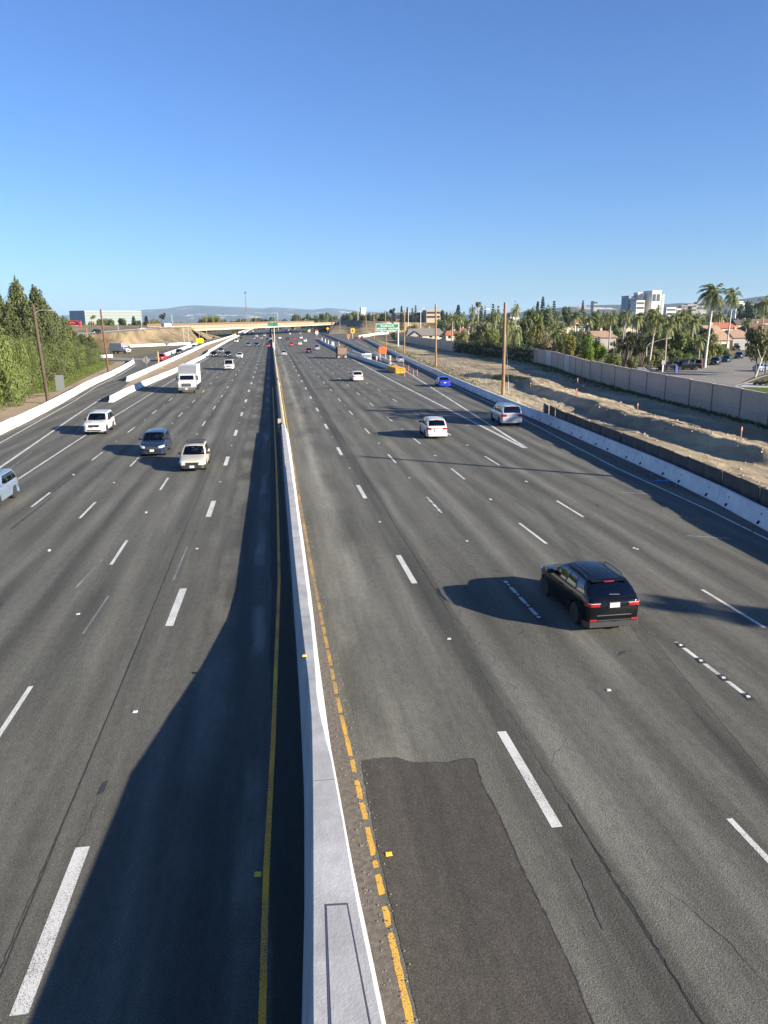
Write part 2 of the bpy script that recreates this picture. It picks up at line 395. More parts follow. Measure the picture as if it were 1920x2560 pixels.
for k in range(7): strip(fm, [(21.0+k*.5, 100+k*3.2), (23.2+k*.6, 100.6+k*3.2)], .5, .004)
fm.build('faded_marking', M_fade, kind='structure')
# yellow edge lines
ym = MB(); strip(ym, [(-.52, 4), (-.5, 9.05), (-.46, 12.1), (-.42, 13.4), (-.32, 16.6), (-.05, 28.5), (.0, 40), (.02, 54), (-.05, 120)], .11, .004)
ym.build('yellow_edge_line', M_yell, kind='structure'); ym = MB()
# broken right yellow line near the camera : ragged segments
def yx(y): return lerp_tab([(6, 1.62), (9, 1.565), (13.4, 1.49), (18.6, 1.36), (30, 1.25), (42, 1.22), (65, 1.2), (120, 1.25)])(y)
def ypy(py): return G(960, py).y
def ragged(b, y0, y1, wd=.125, wf=None):
    n = max(3, int((y1-y0)/.12)); L = []; Rr = []
    for k in range(n+1):
        y = y0+(y1-y0)*k/n; x = yx(y)
        e = .0 if 0 < k < n else .03
        L.append((x-wd/2+random.uniform(0, .012), y+random.uniform(-.03, .03)*(k in (0, n)), .004))
        Rr.append((x+wd/2-random.uniform(0, .018)-e*random.random(), y+random.uniform(-.05, .05)*(k in (0, n)), .004))
    for k in range(n): b.poly([L[k], Rr[k], Rr[k+1], L[k+1]])
ys = [(p[0], p[1]) for p in [(2560, 2335), (2318, 2270), (2236, 2183), (2168, 2150), (2137, 2065), (2042, 2000), (1992, 1960), (1955, 1945)]]
for a, c in ys: ragged(ym, ypy(a)-(.0 if a < 2560 else 3.5), ypy(c))
strip(ym, [(yx(y), y) for y in (68, 80, 100, 130, 180)], .08, .004)
ym.build('yellow_edge_line', M_yel, kind='structure')
yw = MB()
y = ypy(1925)
while y < 27:
    l = random.uniform(.35, 1.1); ragged(yw, y, y+l, .12); y += l+random.uniform(.04, .22)
y_end = y+.05
strip(yw, [(yx(y), y) for y in (y_end, 30, 36, 42, 50, 58, 66)], .13, .004)
yw.build('worn_yellow_line', M_yelw, kind='structure')
# dirt shoulder strips beside the median
sh = MB(); pr = [(yx(y)-.02+random.uniform(-.03, .05), y) for y in [4+k*.5 for k in range(130)]]
sh.poly([(p[0], p[1], .002) for p in pr]+[(1.0, 68, .002), (.9, 20, .002), (.9, 4, .002)])
sh.build('median_shoulder_dirt', M_dirtedge, kind='structure')
# brown resurfaced patch with a ragged edge, cold joint line round it
pp = [(1.66, 4), (1.70, 8.6), (1.62, 12), (1.62, 15.35), (1.72, 15.42), (2.1, 15.44), (2.46, 15.39), (2.77, 15.15), (3.05, 15.1), (3.28, 15.07), (3.62, 15.02), (3.9, 15.12), (4.14, 15.1), (4.16, 14.86), (4.08, 14.13), (4.14, 13.18), (4.11, 11.88), (4.12, 10.99), (4.15, 9.97), (4.15, 8.95), (4.1, 8.27), (4.12, 4)]
pj = []
for q in resample(pp+[pp[0]], .18): pj.append((q.x+random.uniform(-.012, .012), q.y+random.uniform(-.015, .015)))
sheet('asphalt_patch', pj[:-1], .006, M_patch, kind='structure')
jt = MB(); seam = [q for q in pj[:-1] if q[0] > 1.8 and (q[1] > 14.6 or q[0] > 3.9)]
for k in range(len(seam)-1):
    a, c = Vector(seam[k]), Vector(seam[k+1])
    if (a-c).length > .5: continue
    d = (c-a).normalized(); n = Vector((-d.y, d.x)); wd = random.uniform(.008, .035)
    jt.poly([(a.x, a.y, .009), (c.x, c.y, .009), (c.x+n.x*wd, c.y+n.y*wd, .009), (a.x+n.x*wd, a.y+n.y*wd, .009)])
# long dark cracks and tar in the lanes
def crack(pts, wd, jit=.03):
    P = resample(pts, .15); P = [(p.x+random.uniform(-jit, jit), p.y) for p in P]
    ws = [random.uniform(.3, 1)*wd for _ in P]
    for k in range(len(P)-1):
        if random.random() < .02: continue
        jt.poly([(P[k][0]-ws[k]/2, P[k][1], .005), (P[k][0]+ws[k]/2, P[k][1], .005), (P[k+1][0]+ws[k+1]/2, P[k+1][1], .005), (P[k+1][0]-ws[k+1]/2, P[k+1][1], .005)])
crack([(5.62, 4), (5.64, 8), (5.66, 11), (5.64, 13.2)], .022); crack([(4.95, 9.9), (5.02, 10.6), (5.1, 11.6)], .035, .012)
crack([(5.60, 13.2), (5.55, 16.6), (5.5, 20)], .012); crack([(-4.48, 4), (-4.48, 11.4), (-4.44, 16.2), (-4.4, 23), (-4.55, 40)], .014, .012)
crack([(6.9, 8.2), (6.85, 9.3), (6.5, 10.4), (6.35, 10.7)], .012); crack([(-4.0, 13.2), (-3.92, 14.6)], .012)
crack([(-13.0, 46.5), (-13.0, 53)], .14, .02); crack([(-12.75, 38), (-12.7, 45)], .16, .02)
crack([(10.1, 15), (10.4, 18), (11.2, 22)], .012, .04)
for (x, y, a, l, wd) in [(-3.93, 15.2, .1, .55, .06), (9.9, 20.0, .6, .35, .14), (-9.8, 27, .1, .8, .06), (16.9, 38, .3, .6, .07), (12.6, 48, .6, .8, .06), (7.35, 21.9, .9, .3, .05)]:
    jt.poly([(x-wd, y-l/2, .005), (x+wd, y-l/2+.1, .005), (x+wd+a*.2, y+l/2, .005), (x-wd+a*.3, y+l/2-.1, .005)])
for xx, yb, n_, st_ in ((xr3, 16.9, 4, 1.12), (xr2, 23.1, 4, 1.1), (xr2, 37.8, 4, 1.1)):
    for k in range(n_):
        y_ = yb+k*st_; x_ = xx(y_); jt.poly([(x_-.13, y_-.2, .0075), (x_+.1, y_-.22, .0075), (x_+.12, y_+.18, .0075), (x_-.09, y_+.2, .0075)])
jt.build('crack_filler', mat('tar', (.03, .03, .032), .8), kind='structure')
# white dots: reflective road studs on the lane lines
def stud(nm, x, y, col, rz=0, wide=1):
    b = MB(); b.loft([[(-.05*wide, -.05, 0), (.05*wide, -.05, 0), (.05*wide, .05, 0), (-.05*wide, .05, 0)], [(-.04*wide, -.02, .018), (.04*wide, -.02, .018), (.04*wide, .03, .018), (-.04*wide, .03, .018)]])
    return b.mesh(nm, mat('stud_'+col, (.5, .5, .48) if col == 'white' else (.75, .5, .05), .4))
ms = stud('road_stud', 0, 0, 'white'); msy = stud('road_stud', 0, 0, 'yellow', wide=1)
studs = []
def add_stud(x, y, me=None, s=1.0, lab='small white reflective stud on the lane line between two dashes', grp='white road studs in the lane lines'):
    o = link('road_stud', me or ms, loc=(x, y, .003), rz=random.uniform(-.2, .2), label=lab, cat='road stud', group=grp); o.scale = (s, s, s)
for xf, ph in ((xr1, 21.8), (xr2, 17.8), (xr3, 25.8), (xr4, 30.2), (xl1, 18.5), (lambda y: -6.85, 25.8), (lambda y: -9.95, 48.6), (lambda y: -13.1, 51.8)):
    for k in range(-1, 8):
        y = ph+14.63*k
        if y > 9 and y < 135:
            add_stud(xf(y)+random.uniform(-.06, .06), y, s=1.2)
            if random.random() < .45: add_stud(xf(y)+.05, y-.17, s=1.1)
for xx, yb, n_, st_ in ((xr3, 16.9, 4, 1.12), (xr2, 23.1, 4, 1.1), (xr2, 37.8, 4, 1.1)):
    for k in range(n_): add_stud(xx(yb+k*st_), yb+k*st_, s=1.1, lab='small white stud on a black pad set into a lane dash', grp='white studs on black pads in the lane dashes')
    for o in [q for q in D.objects if q.get('group') == 'white studs on black pads in the lane dashes']: o.location.z = .009
Gy = G(972, 2136); add_stud(Gy.x, Gy.y, msy, 1.25, 'yellow road stud on the right of the broken yellow line', None)
Gy = G(645, 2186); add_stud(Gy.x, Gy.y, msy, 1.3, 'yellow road stud left of the shaded yellow line', None)

# ================================================================ MEDIAN BARRIER
hT = lerp_tab([(4, 1.62), (13, 1.6), (16, 1.42), (19, 1.2), (23, .98), (26, .92), (46, .92), (70, .92)])
bl = lerp_tab([(4, -.12), (8.87, .05), (11, .18), (14.42, .32), (18.7, .38), (23.4, .41), (33, .45), (48, .48), (68, .53)])
br = lerp_tab([(4, 1.36), (8.7, 1.23), (10, 1.18), (12.2, 1.09), (14.3, 1.05), (16.2, 1.0), (21.7, 1.02), (26, 1.07), (33, 1.1), (42, 1.12), (56, 1.18), (68, 1.2)])
tl = lerp_tab([(4, .06), (7.4, .17), (9, .26), (10.7, .35), (12.35, .43), (14.7, .53), (17, .56), (30, .56), (47.3, .6), (47.4, .55), (68, .6)])
tr = lerp_tab([(4, 1.10), (7.3, .98), (9.2, .9), (11, .87), (13, .82), (14.7, .73), (16, .72), (18, .78), (21, .84), (25, .87), (40, .9), (68, .9)])
mb = MB(); rings = []
yy = 3.0
while yy <= 68.01:
    h = hT(yy); rings.append([(bl(yy), yy, 0), (bl(yy)+.02, yy, .08), (tl(yy)-.015, yy, h-.03), (tl(yy)+.01, yy, h), (tr(yy)-.01, yy, h), (tr(yy)+.02, yy, h-.03), (br(yy)-.03, yy, .08), (br(yy), yy, 0)])
    yy += 1.0
mb.loft(rings)
mw = mb.build('median_barrier', M_conc, smooth=25, label='pale grey concrete median wall widening towards the viewer', cat='barrier')
# access panel outlined by grooves in the wide top, plus hairline joints
M_grv = mat('groove', (.07, .065, .09), .9)
class GB:
    def poly(s, p): b = MB(); b.poly(p); b.build('joint_groove', M_grv, mw)
gb = GB()
c0, c1, d0, d1 = (.33, 7.2), (.45, 9.26), (.84, 7.2), (.755, 9.22)
za = 1.604
def line_on(b, p, q, wd, z, m=0):
    p, q = Vector(p), Vector(q); d = (q-p).normalized(); n = Vector((-d.y, d.x))*wd/2
    b.poly([(p.x-n.x, p.y-n.y, z), (q.x-n.x, q.y-n.y, z), (q.x+n.x, q.y+n.y, z), (p.x+n.x, p.y+n.y, z)], m)
hz = lambda y: hT(y)+.004
gb.poly([(.20, 4, hz(4)), (.23, 4, hz(4)), (.46, 9.26, hz(9.26)), (.445, 9.26, hz(9.26))])
gb.poly([(.96, 4, hz(4)), (.985, 4, hz(4)), (.765, 9.22, hz(9.2)), (.75, 9.22, hz(9.2))])
gb.poly([(.445, 9.22, hz(9.2)), (.765, 9.2, hz(9.2)), (.765, 9.235, hz(9.2)), (.445, 9.26, hz(9.2))])
for y in (12.3, 16.9, 21.7, 26, 31, 36.5, 42, 47, 52, 58, 63): gb.poly([(tl(y)+.02, y, hz(y)), (tr(y)-.02, y, hz(y)), (tr(y)-.02, y+.012, hz(y)), (tl(y)+.02, y+.012, hz(y))])
pn = MB(); pn.loft([[(.245, 4, hT(4)+.001), (.945, 4, hT(4)+.001), (.745, 9.2, 1.601), (.462, 9.23, 1.601)], [(.25, 4, hT(4)+.012), (.94, 4, hT(4)+.012), (.742, 9.19, 1.612), (.466, 9.22, 1.612)]])
pn.build('access_panel', M_conc, mw)
st = link('barrier_stud', msy, loc=(G(763, 1643, 1.2).x-.02, G(763, 1643, 1.2).y, hT(G(763, 1643, 1.2).y)+.002), label='small yellow reflector on top of the median wall', cat='reflector'); st.scale = (1.1, 1.1, 1.5)
# old tan median barrier beyond, in sections
ob = MB(); rings = []
yy = 68.2
while yy < 2400:
    x = .62 + (.0 if yy > 74 else 0); k = .24; h = .84+ (.03 if (int(yy/6) % 5 == 2) else 0)
    if 122 < yy < 127: x += .12; k = .42; h = .95
    rings.append([(x+.13-.30, yy, 0), (x+.13-.30, yy, .08), (x+.13-.15, yy, .33), (x+.13-.08, yy, h), (x+.13+.08, yy, h), (x+.13+.15, yy, .33), (x+.13+.30, yy, .08), (x+.13+.30, yy, 0)])
    yy += 4 if yy < 200 else 40
ob.loft(rings); ob.build('median_barrier', M_conco, smooth=25, label='old tan concrete median barrier running to the overpass', cat='barrier')
db = MB(); q = G(703, 1066, .5); db.box(q.x-.28, q.x+.02, q.y+.4, q.y+.46, .1, 1.15); db.box(q.x-.3, q.x-.1, q.y-.5, q.y+.3, .0, .5)
db.build('bent_end_plate', M_krd, label='bent metal plate where the new median wall meets the old one', cat='plate')

# ================================================================ K-RAILS (precast sections, each a thing)
def krail_mesh(L, h=.82, wd=.6, lod=0):
    b = MB(); w2 = wd/2
    prof = [(-w2, 0), (-w2, .07), (-w2*.52, .3), (-w2*.3, h), (w2*.3, h), (w2*.52, .3), (w2, .07), (w2, 0)]
    b.loft([[(x, -L/2+.02, z) for x, z in prof], [(x, L/2-.02, z) for x, z in prof]])
    for sx in (-1, 1):      # dark lifting slots at the foot and drain marks
        for yy in (-L*.30, L*.30):
            x = sx*(w2*.8); M = Matrix.Translation((x, yy, .17)) @ Matrix.Rotation(sx*-.55, 4, 'Y')
            b.box(-.02, .03, -.1, .1, -.1, .08, 1, M)
            b.box(sx*w2*.40-.02, sx*w2*.40+.025, yy-.03, yy+.03, .52, .62, 1)
    return b
def krail_run(pts, L, label, group, m=M_krail, h=.82, wd=.6, jit=.03, skip=()):
    me = krail_mesh(L, h, wd).mesh('krail', [m, M_dark], 30)
    P = [Vector((p[0], p[1], 0)) for p in pts]; seg = 0; pos = P[0].copy(); out = []; n = 0
    while True:
        need = L; cur = pos.copy(); s = seg
        while s < len(P)-1 and (P[s+1]-cur).length < need:
            need -= (P[s+1]-cur).length; cur = P[s+1].copy(); s += 1
        if s >= len(P)-1: break
        nxt = cur+(P[s+1]-cur).normalized()*need
        if n not in skip:
            mid = (pos+nxt)/2; d = nxt-pos
            o = link('concrete_barrier', me, loc=(mid.x+random.uniform(-jit, jit), mid.y, 0), rz=math.atan2(-d.x, d.y)+random.uniform(-.006, .006), label=label, cat='barrier', group=group)
            out.append(o)
        pos = nxt; seg = s; n += 1
    return out
krail_run([(p[0]+.38, p[1]) for p in RB if p[1] > -6], 6.1, 'white precast barrier section along the right edge of the freeway', 'white barrier sections along the right edge', h=.86)
krail_run([(p[0]-.35, p[1]) for p in LB if p[1] < 180][1:] + [(-33.8, 200), (-36, 212)], 6.1, 'white precast barrier section along the left ramp edge', 'white barrier sections along the left ramp edge', h=.9)
krail_run([(-24.4, 137), (-25.4, 191), (-26.9, 273), (-28.8, 354), (-27.5, 585)], 6.1, 'white precast barrier section between the ramp and the dirt strip', 'white barrier sections beside the ramp')
krail_run([(-20.1, 100.6), (-20.3, 112), (-20.2, 123), (-19.3, 155.7), (-19.0, 228), (-19.6, 250), (-20.8, 268), (-22.6, 413), (-23.4, 600)], 6.1, 'white precast barrier section at the left edge of the oncoming lanes', 'white barrier sections at the left lane edge')
krail_run([(24.2, 160), (22.6, 228), (23.6, 340), (26.3, 452)], 6.1, 'precast barrier section on the freeway side of the work strip', 'barrier sections on the freeway side of the work strip')
krail_run([(27.3, 180), (33.8, 342.6), (43.6, 698)], 6.1, 'precast barrier section on the ramp side of the work strip', 'barrier sections on the ramp side of the work strip', M_side)
def long_wall(name, pts, h, wd, m, label, cat='barrier', z=0):
    b = MB(); P = [Vector((p[0], p[1], 0)) for p in pts]; rings = []
    for k, p in enumerate(P):
        d = (P[min(k+1, len(P)-1)]-P[max(k-1, 0)]).normalized(); n = Vector((-d.y, d.x, 0))
        a, c = p-n*wd/2, p+n*wd/2
        rings.append([(a.x, a.y, z), (p.x-n.x*wd*.25, p.y-n.y*wd*.25, z+h), (p.x+n.x*wd*.25, p.y+n.y*wd*.25, z+h), (c.x, c.y, z)])
    b.loft(rings); return b.build(name, m, label=label, cat=cat)
long_wall('ramp_barrier', [(-57.7, 335), (-46, 352), (-36, 368)], 1.0, .5, M_krail, 'long white barrier at the foot of the left embankment')
long_wall('ramp_barrier', [(-31.3, 238), (-32.5, 310), (-33.6, 368)], .95, .5, M_krail, 'white barrier on the far side of the left ramp')
long_wall('ramp_barrier', GP([(233, 896), (260, 894), (281, 893)]), .8, .5, M_krail, 'short white barrier behind the grass by the ramp mouth')
long_wall('ramp_barrier', [G(897, 845), G(915, 842), G(940, 837.5), G(971, 835)], 1.6, .6, M_krail, 'curved white barrier below the dry grass bank')
long_wall('ramp_barrier', [(-29.5, 600), (-31.5, 1000), (-33, 1400)], .9, .5, M_krail, 'far white barrier beyond the overpass, left of the dirt strip')
long_wall('ramp_barrier', [(-23.8, 604), (-26.4, 1000), (-28, 1400)], .9, .5, M_krail, 'far white barrier beyond the overpass, beside the oncoming lanes')
# ================================================================ VEHICLES
def paint(name, col, rough=.28, metal=0.0, coat=.6):
    return mat('paint_'+name, col, rough, metal, coat=coat)
PT = dict(black=mat('paint_black', (.003, .0035, .005), .16, 0, coat=.12, spec=.35), white=paint('white', (.50, .50, .485), .35, 0, .4), silver=paint('silver', (.30, .32, .36), .3, .35), blue=paint('blue', (.01, .045, .42), .25),
          steel=paint('steel_blue', (.19, .25, .33), .3, .3), navy=paint('navy', (.006, .01, .025), .25, 0, .3), slate=paint('slate', (.012, .022, .045), .25, 0, .25), cream=paint('cream', (.44, .42, .34), .35, 0, .4),
          pearl=paint('pearl', (.42, .44, .47), .3, .2), red=paint('red', (.35, .012, .015), .3), maroon=paint('maroon', (.12, .012, .015), .3), grey=paint('grey', (.14, .15, .16), .3, .2), dark=paint('dark', (.01, .012, .016), .25, 0, .3), teal=paint('teal_grey', (.06, .10, .11), .3))
def glass_mat(name, tint, gl=.12):
    m, nb, b = new_mat(name); t = m.node_tree; nb.N.remove(b); out = nb.N['Material Output']
    tr = nb.node('ShaderNodeBsdfTransparent'); tr.inputs[0].default_value = (*tint, 1)
    gs = nb.node('ShaderNodeBsdfGlossy'); gs.inputs['Roughness'].default_value = .02; gs.inputs[0].default_value = (.9, .95, 1, 1)
    fr = nb.node('ShaderNodeFresnel'); fr.inputs[0].default_value = 1.5
    f = nb.math('ADD', fr.outputs[0], gl-.04, 0, True)
    mx = nb.node('ShaderNodeMixShader'); nb.L.new(f, mx.inputs[0]); nb.L.new(tr.outputs[0], mx.inputs[1]); nb.L.new(gs.outputs[0], mx.inputs[2])
    nb.L.new(mx.outputs[0], out.inputs[0]); return m
M_gl = glass_mat('car_glass', (.34, .38, .37), .07); M_gld = glass_mat('privacy_glass', (.05, .055, .06), .08)
M_trim = mat('black_trim', (.02, .02, .022), .55); M_int = mat('interior', (.018, .018, .02), .9); M_tyre = mat('tyre', (.018, .018, .018), .85)
M_rim = mat('alloy_rim', (.45, .45, .46), .3, .7); M_rimd = mat('dark_rim', (.012, .012, .014), .5); M_chrome = mat('chrome', (.6, .6, .62), .2, .9)
M_head = mat('headlamp', (.62, .65, .66), .12, .3, coat=1); M_tail = mat('tail_lamp', (.30, .008, .01), .15, coat=1); M_plate = mat('plate', (.62, .60, .52), .5)
M_sil = mat('bumper_silver', (.055, .055, .055), .4, .3); M_seat = mat('car_seat', (.09, .085, .08), .85); M_amber = mat('amber_lamp', (.6, .25, .02), .2)

# type: L, W, H, wheelbase, wheel r, ground clearance, top line of lower body (y fraction of L, z), cabin: cowl y, windscreen top y, roof rear y, tail base y (fractions), roof half-width, plan half widths
CARS = {
 'suv': dict(L=4.5, W=1.86, H=1.64, wb=2.65, r=.35, gc=.27, top=[(.5, .74), (.485, .84), (.44, .93), (.36, 1.0), (.22, 1.06), (-.42, 1.10), (-.485, 1.06), (-.5, .98)], cab=(.235, .075, -.375, -.475), wr=.77, plan=[(.5, .72), (.48, .84), (.44, .93), (.36, .985), (.2, 1), (-.3, 1), (-.42, .975), (-.475, .91), (-.5, .82)]),
 'compact': dict(L=4.36, W=1.86, H=1.6, wb=2.63, r=.355, gc=.21, top=[(.5, .76), (.485, .86), (.44, .95), (.36, 1.01), (.22, 1.07), (-.2, 1.10), (-.42, 1.15), (-.485, 1.09), (-.5, 1.0)], cab=(.235, .06, -.35, -.465), wr=.73, plan=[(.5, .72), (.48, .84), (.44, .94), (.36, .985), (.2, 1), (-.3, 1), (-.42, .985), (-.475, .94), (-.5, .86)]),
 'big': dict(L=5.3, W=2.03, H=1.93, wb=3.1, r=.42, gc=.36, top=[(.5, .95), (.49, 1.08), (.45, 1.15), (.36, 1.2), (.22, 1.24), (-.42, 1.25), (-.49, 1.2), (-.5, 1.1)], cab=(.235, .11, -.43, -.485), wr=.80, plan=[(.5, .84), (.48, .93), (.44, .98), (.3, 1), (-.4, 1), (-.46, .98), (-.49, .94), (-.5, .88)]),
 'truckish': dict(L=4.83, W=1.92, H=1.82, wb=2.79, r=.41, gc=.38, top=[(.5, .86), (.49, 1.0), (.44, 1.08), (.36, 1.13), (.2, 1.17), (-.42, 1.19), (-.485, 1.14), (-.5, 1.0)], cab=(.2, .07, -.42, -.48), wr=.78, plan=[(.5, .74), (.48, .87), (.43, .96), (.3, 1), (-.4, 1), (-.46, .96), (-.49, .9), (-.5, .84)]),
 'wagon': dict(L=4.75, W=1.75, H=1.52, wb=2.65, r=.33, gc=.27, top=[(.5, .62), (.485, .74), (.44, .80), (.36, .86), (.2, .93), (-.42, .96), (-.49, .9), (-.5, .8)], cab=(.2, .04, -.38, -.475), wr=.76, plan=[(.5, .78), (.48, .88), (.43, .96), (.3, 1), (-.4, .99), (-.46, .95), (-.49, .88), (-.5, .82)]),
 'sedan': dict(L=4.75, W=1.82, H=1.45, wb=2.75, r=.33, gc=.2, top=[(.5, .55), (.485, .68), (.44, .76), (.34, .83), (.2, .92), (-.30, .98), (-.46, 1.0), (-.49, .95), (-.5, .85)], cab=(.215, .045, -.21, -.39), wr=.72, plan=[(.5, .7), (.48, .84), (.43, .94), (.3, 1), (-.3, 1), (-.43, .96), (-.48, .88), (-.5, .78)]),
 'pickup': dict(L=5.6, W=1.98, H=1.85, wb=3.5, r=.39, gc=.36, top=[(.5, .86), (.49, 1.02), (.45, 1.08), (.34, 1.12), (.2, 1.15), (-.08, 1.18), (-.49, 1.18), (-.5, 1.1)], cab=(.2, .1, -.08, -.115), wr=.8, plan=[(.5, .8), (.48, .9), (.44, .97), (.3, 1), (-.47, 1), (-.5, .96)]),
 'van': dict(L=5.5, W=2.0, H=2.1, wb=3.4, r=.37, gc=.3, top=[(.5, .8), (.49, .98), (.45, 1.06), (.38, 1.12), (.3, 1.2), (-.49, 1.22), (-.5, 1.15)], cab=(.33, .2, -.46, -.49), wr=.82, plan=[(.5, .8), (.48, .9), (.44, .97), (.3, 1), (-.47, .99), (-.5, .94)]),
}
def interp(tab, y):
    "table of descending y"
    if y >= tab[0][0]: return tab[0][1]
    for (a, va), (c, vc) in zip(tab, tab[1:]):
        if y >= c: return vc+(va-vc)*(y-c)/(a-c)
    return tab[-1][1]
WHEEL = {}
def wheel_meshes(r, dark):
    k = (round(r, 3), dark)
    if k in WHEEL: return WHEEL[k]
    w_ = .12
    t = MB(); t.lathe([(r*.62, -w_), (r*.93, -w_), (r, -w_*.7), (r, w_*.7), (r*.93, w_), (r*.62, w_), (r*.62, w_*.5), (r*.62, -w_*.5)], ax='x', n=26)
    rm = MB(); rm.lathe([(.01, .02), (r*.12, .05), (r*.16, .02), (r*.2, .02)], ax='x', n=10)
    for j in range(6):
        a = j*math.pi/3; M = Matrix.Rotation(a, 4, 'X')
        rm.box(.0, .05, -.035, .035, r*.1, r*.6, 0, M)
    rm.lathe([(r*.55, .055), (r*.63, .065), (r*.63, .0), (r*.55, .0)], ax='x', n=26)
    rm.lathe([(.01, -.03), (r*.6, -.03), (r*.6, -.05), (.01, -.05)], ax='x', n=20, m=1)
    WHEEL[k] = (t.mesh('tyre', M_tyre, 35), rm.mesh('rim', [M_rimd if dark else M_rim, M_int], 30)); return WHEEL[k]
def car_shape(kind):
    c = CARS[kind]; L, W, H = c['L'], c['W'], c['H']; hw = W/2
    top = lambda y: interp(c['top'], y/L); pl = lambda y: interp(c['plan'], y/L)*hw
    wy = (c['wb']/2+.02*L, -c['wb']/2+.02*L); ra = c['r']*1.14
    ys = set([L/2*v for v in (1, .99, .97, .94, .9, .84, .76, .7, -.84, -.9, -.94, -.97, -.99, -1)])
    for q in wy: ys |= set(q+ra*math.sin(math.pi/2*v/7) for v in range(-7, 8)) | {q+ra*1.02, q-ra*1.02}
    for f in c['cab']: ys.add(f*L)
    k = -.65
    while k < .7: ys.add(k*L/2); k += .13
    ys = sorted(ys, reverse=True); ys = [y for i, y in enumerate(ys) if i == 0 or ys[i-1]-y > .012]
    cab = [f*L for f in c['cab']]
    body = MB(); rings = []; deck = []
    for y in ys:
        e = min(L/2-abs(y), .3); gc = c['gc']; zb = gc+(.10 if e < .02 else .04 if e < .08 else 0)
        arch = 0
        for q in wy:
            if abs(y-q) < ra: arch = max(arch, c['r']+math.sqrt(ra*ra-(y-q)**2))
        t = top(y); w_ = pl(y); z0 = max(zb, arch); h = t-gc
        row = lambda z: max(z, z0)
        crown = .025 if y > cab[0] else .0
        if kind == 'pickup' and y < cab[3]: crown = 0
        half = [(.0, z0), (w_*.86, z0), (w_*.965, row(zb+.03)), (w_*.99, row(gc+h*.22)), (w_*.975, row(gc+h*.30)), (w_, row(gc+h*.52)), (w_*1.0, row(gc+h*.70)), (w_*.975, row(gc+h*.86)), (w_*.93, t-.015), (w_*.86, t+.008), (w_*.5, t+crown), (0, t+crown*1.3)]
        rings.append([(x, y, z) for x, z in half]+[(-x, y, z) for x, z in reversed(half[1:-1])])
    n = len(rings[0]); body.loft(rings)
    # face materials: underside, interior deck
    nf = 0
    for a in range(len(rings)-1):
        ym = (ys[a]+ys[a+1])/2
        for k in range(n):
            if k in (0, n-1) or (k == 1 or k == n-2) and False: body.m[nf] = 1
            inside = cab[3]+.02 < ym < cab[0]-.02
            if k in (8, 9, 10, 11, 12, 13) and inside: body.m[nf] = 1
            if kind == 'pickup' and ym < cab[3] and k in (9, 10, 11, 12): body.m[nf] = 1
            nf += 1
    return body, c, top, pl, wy, cab, ys
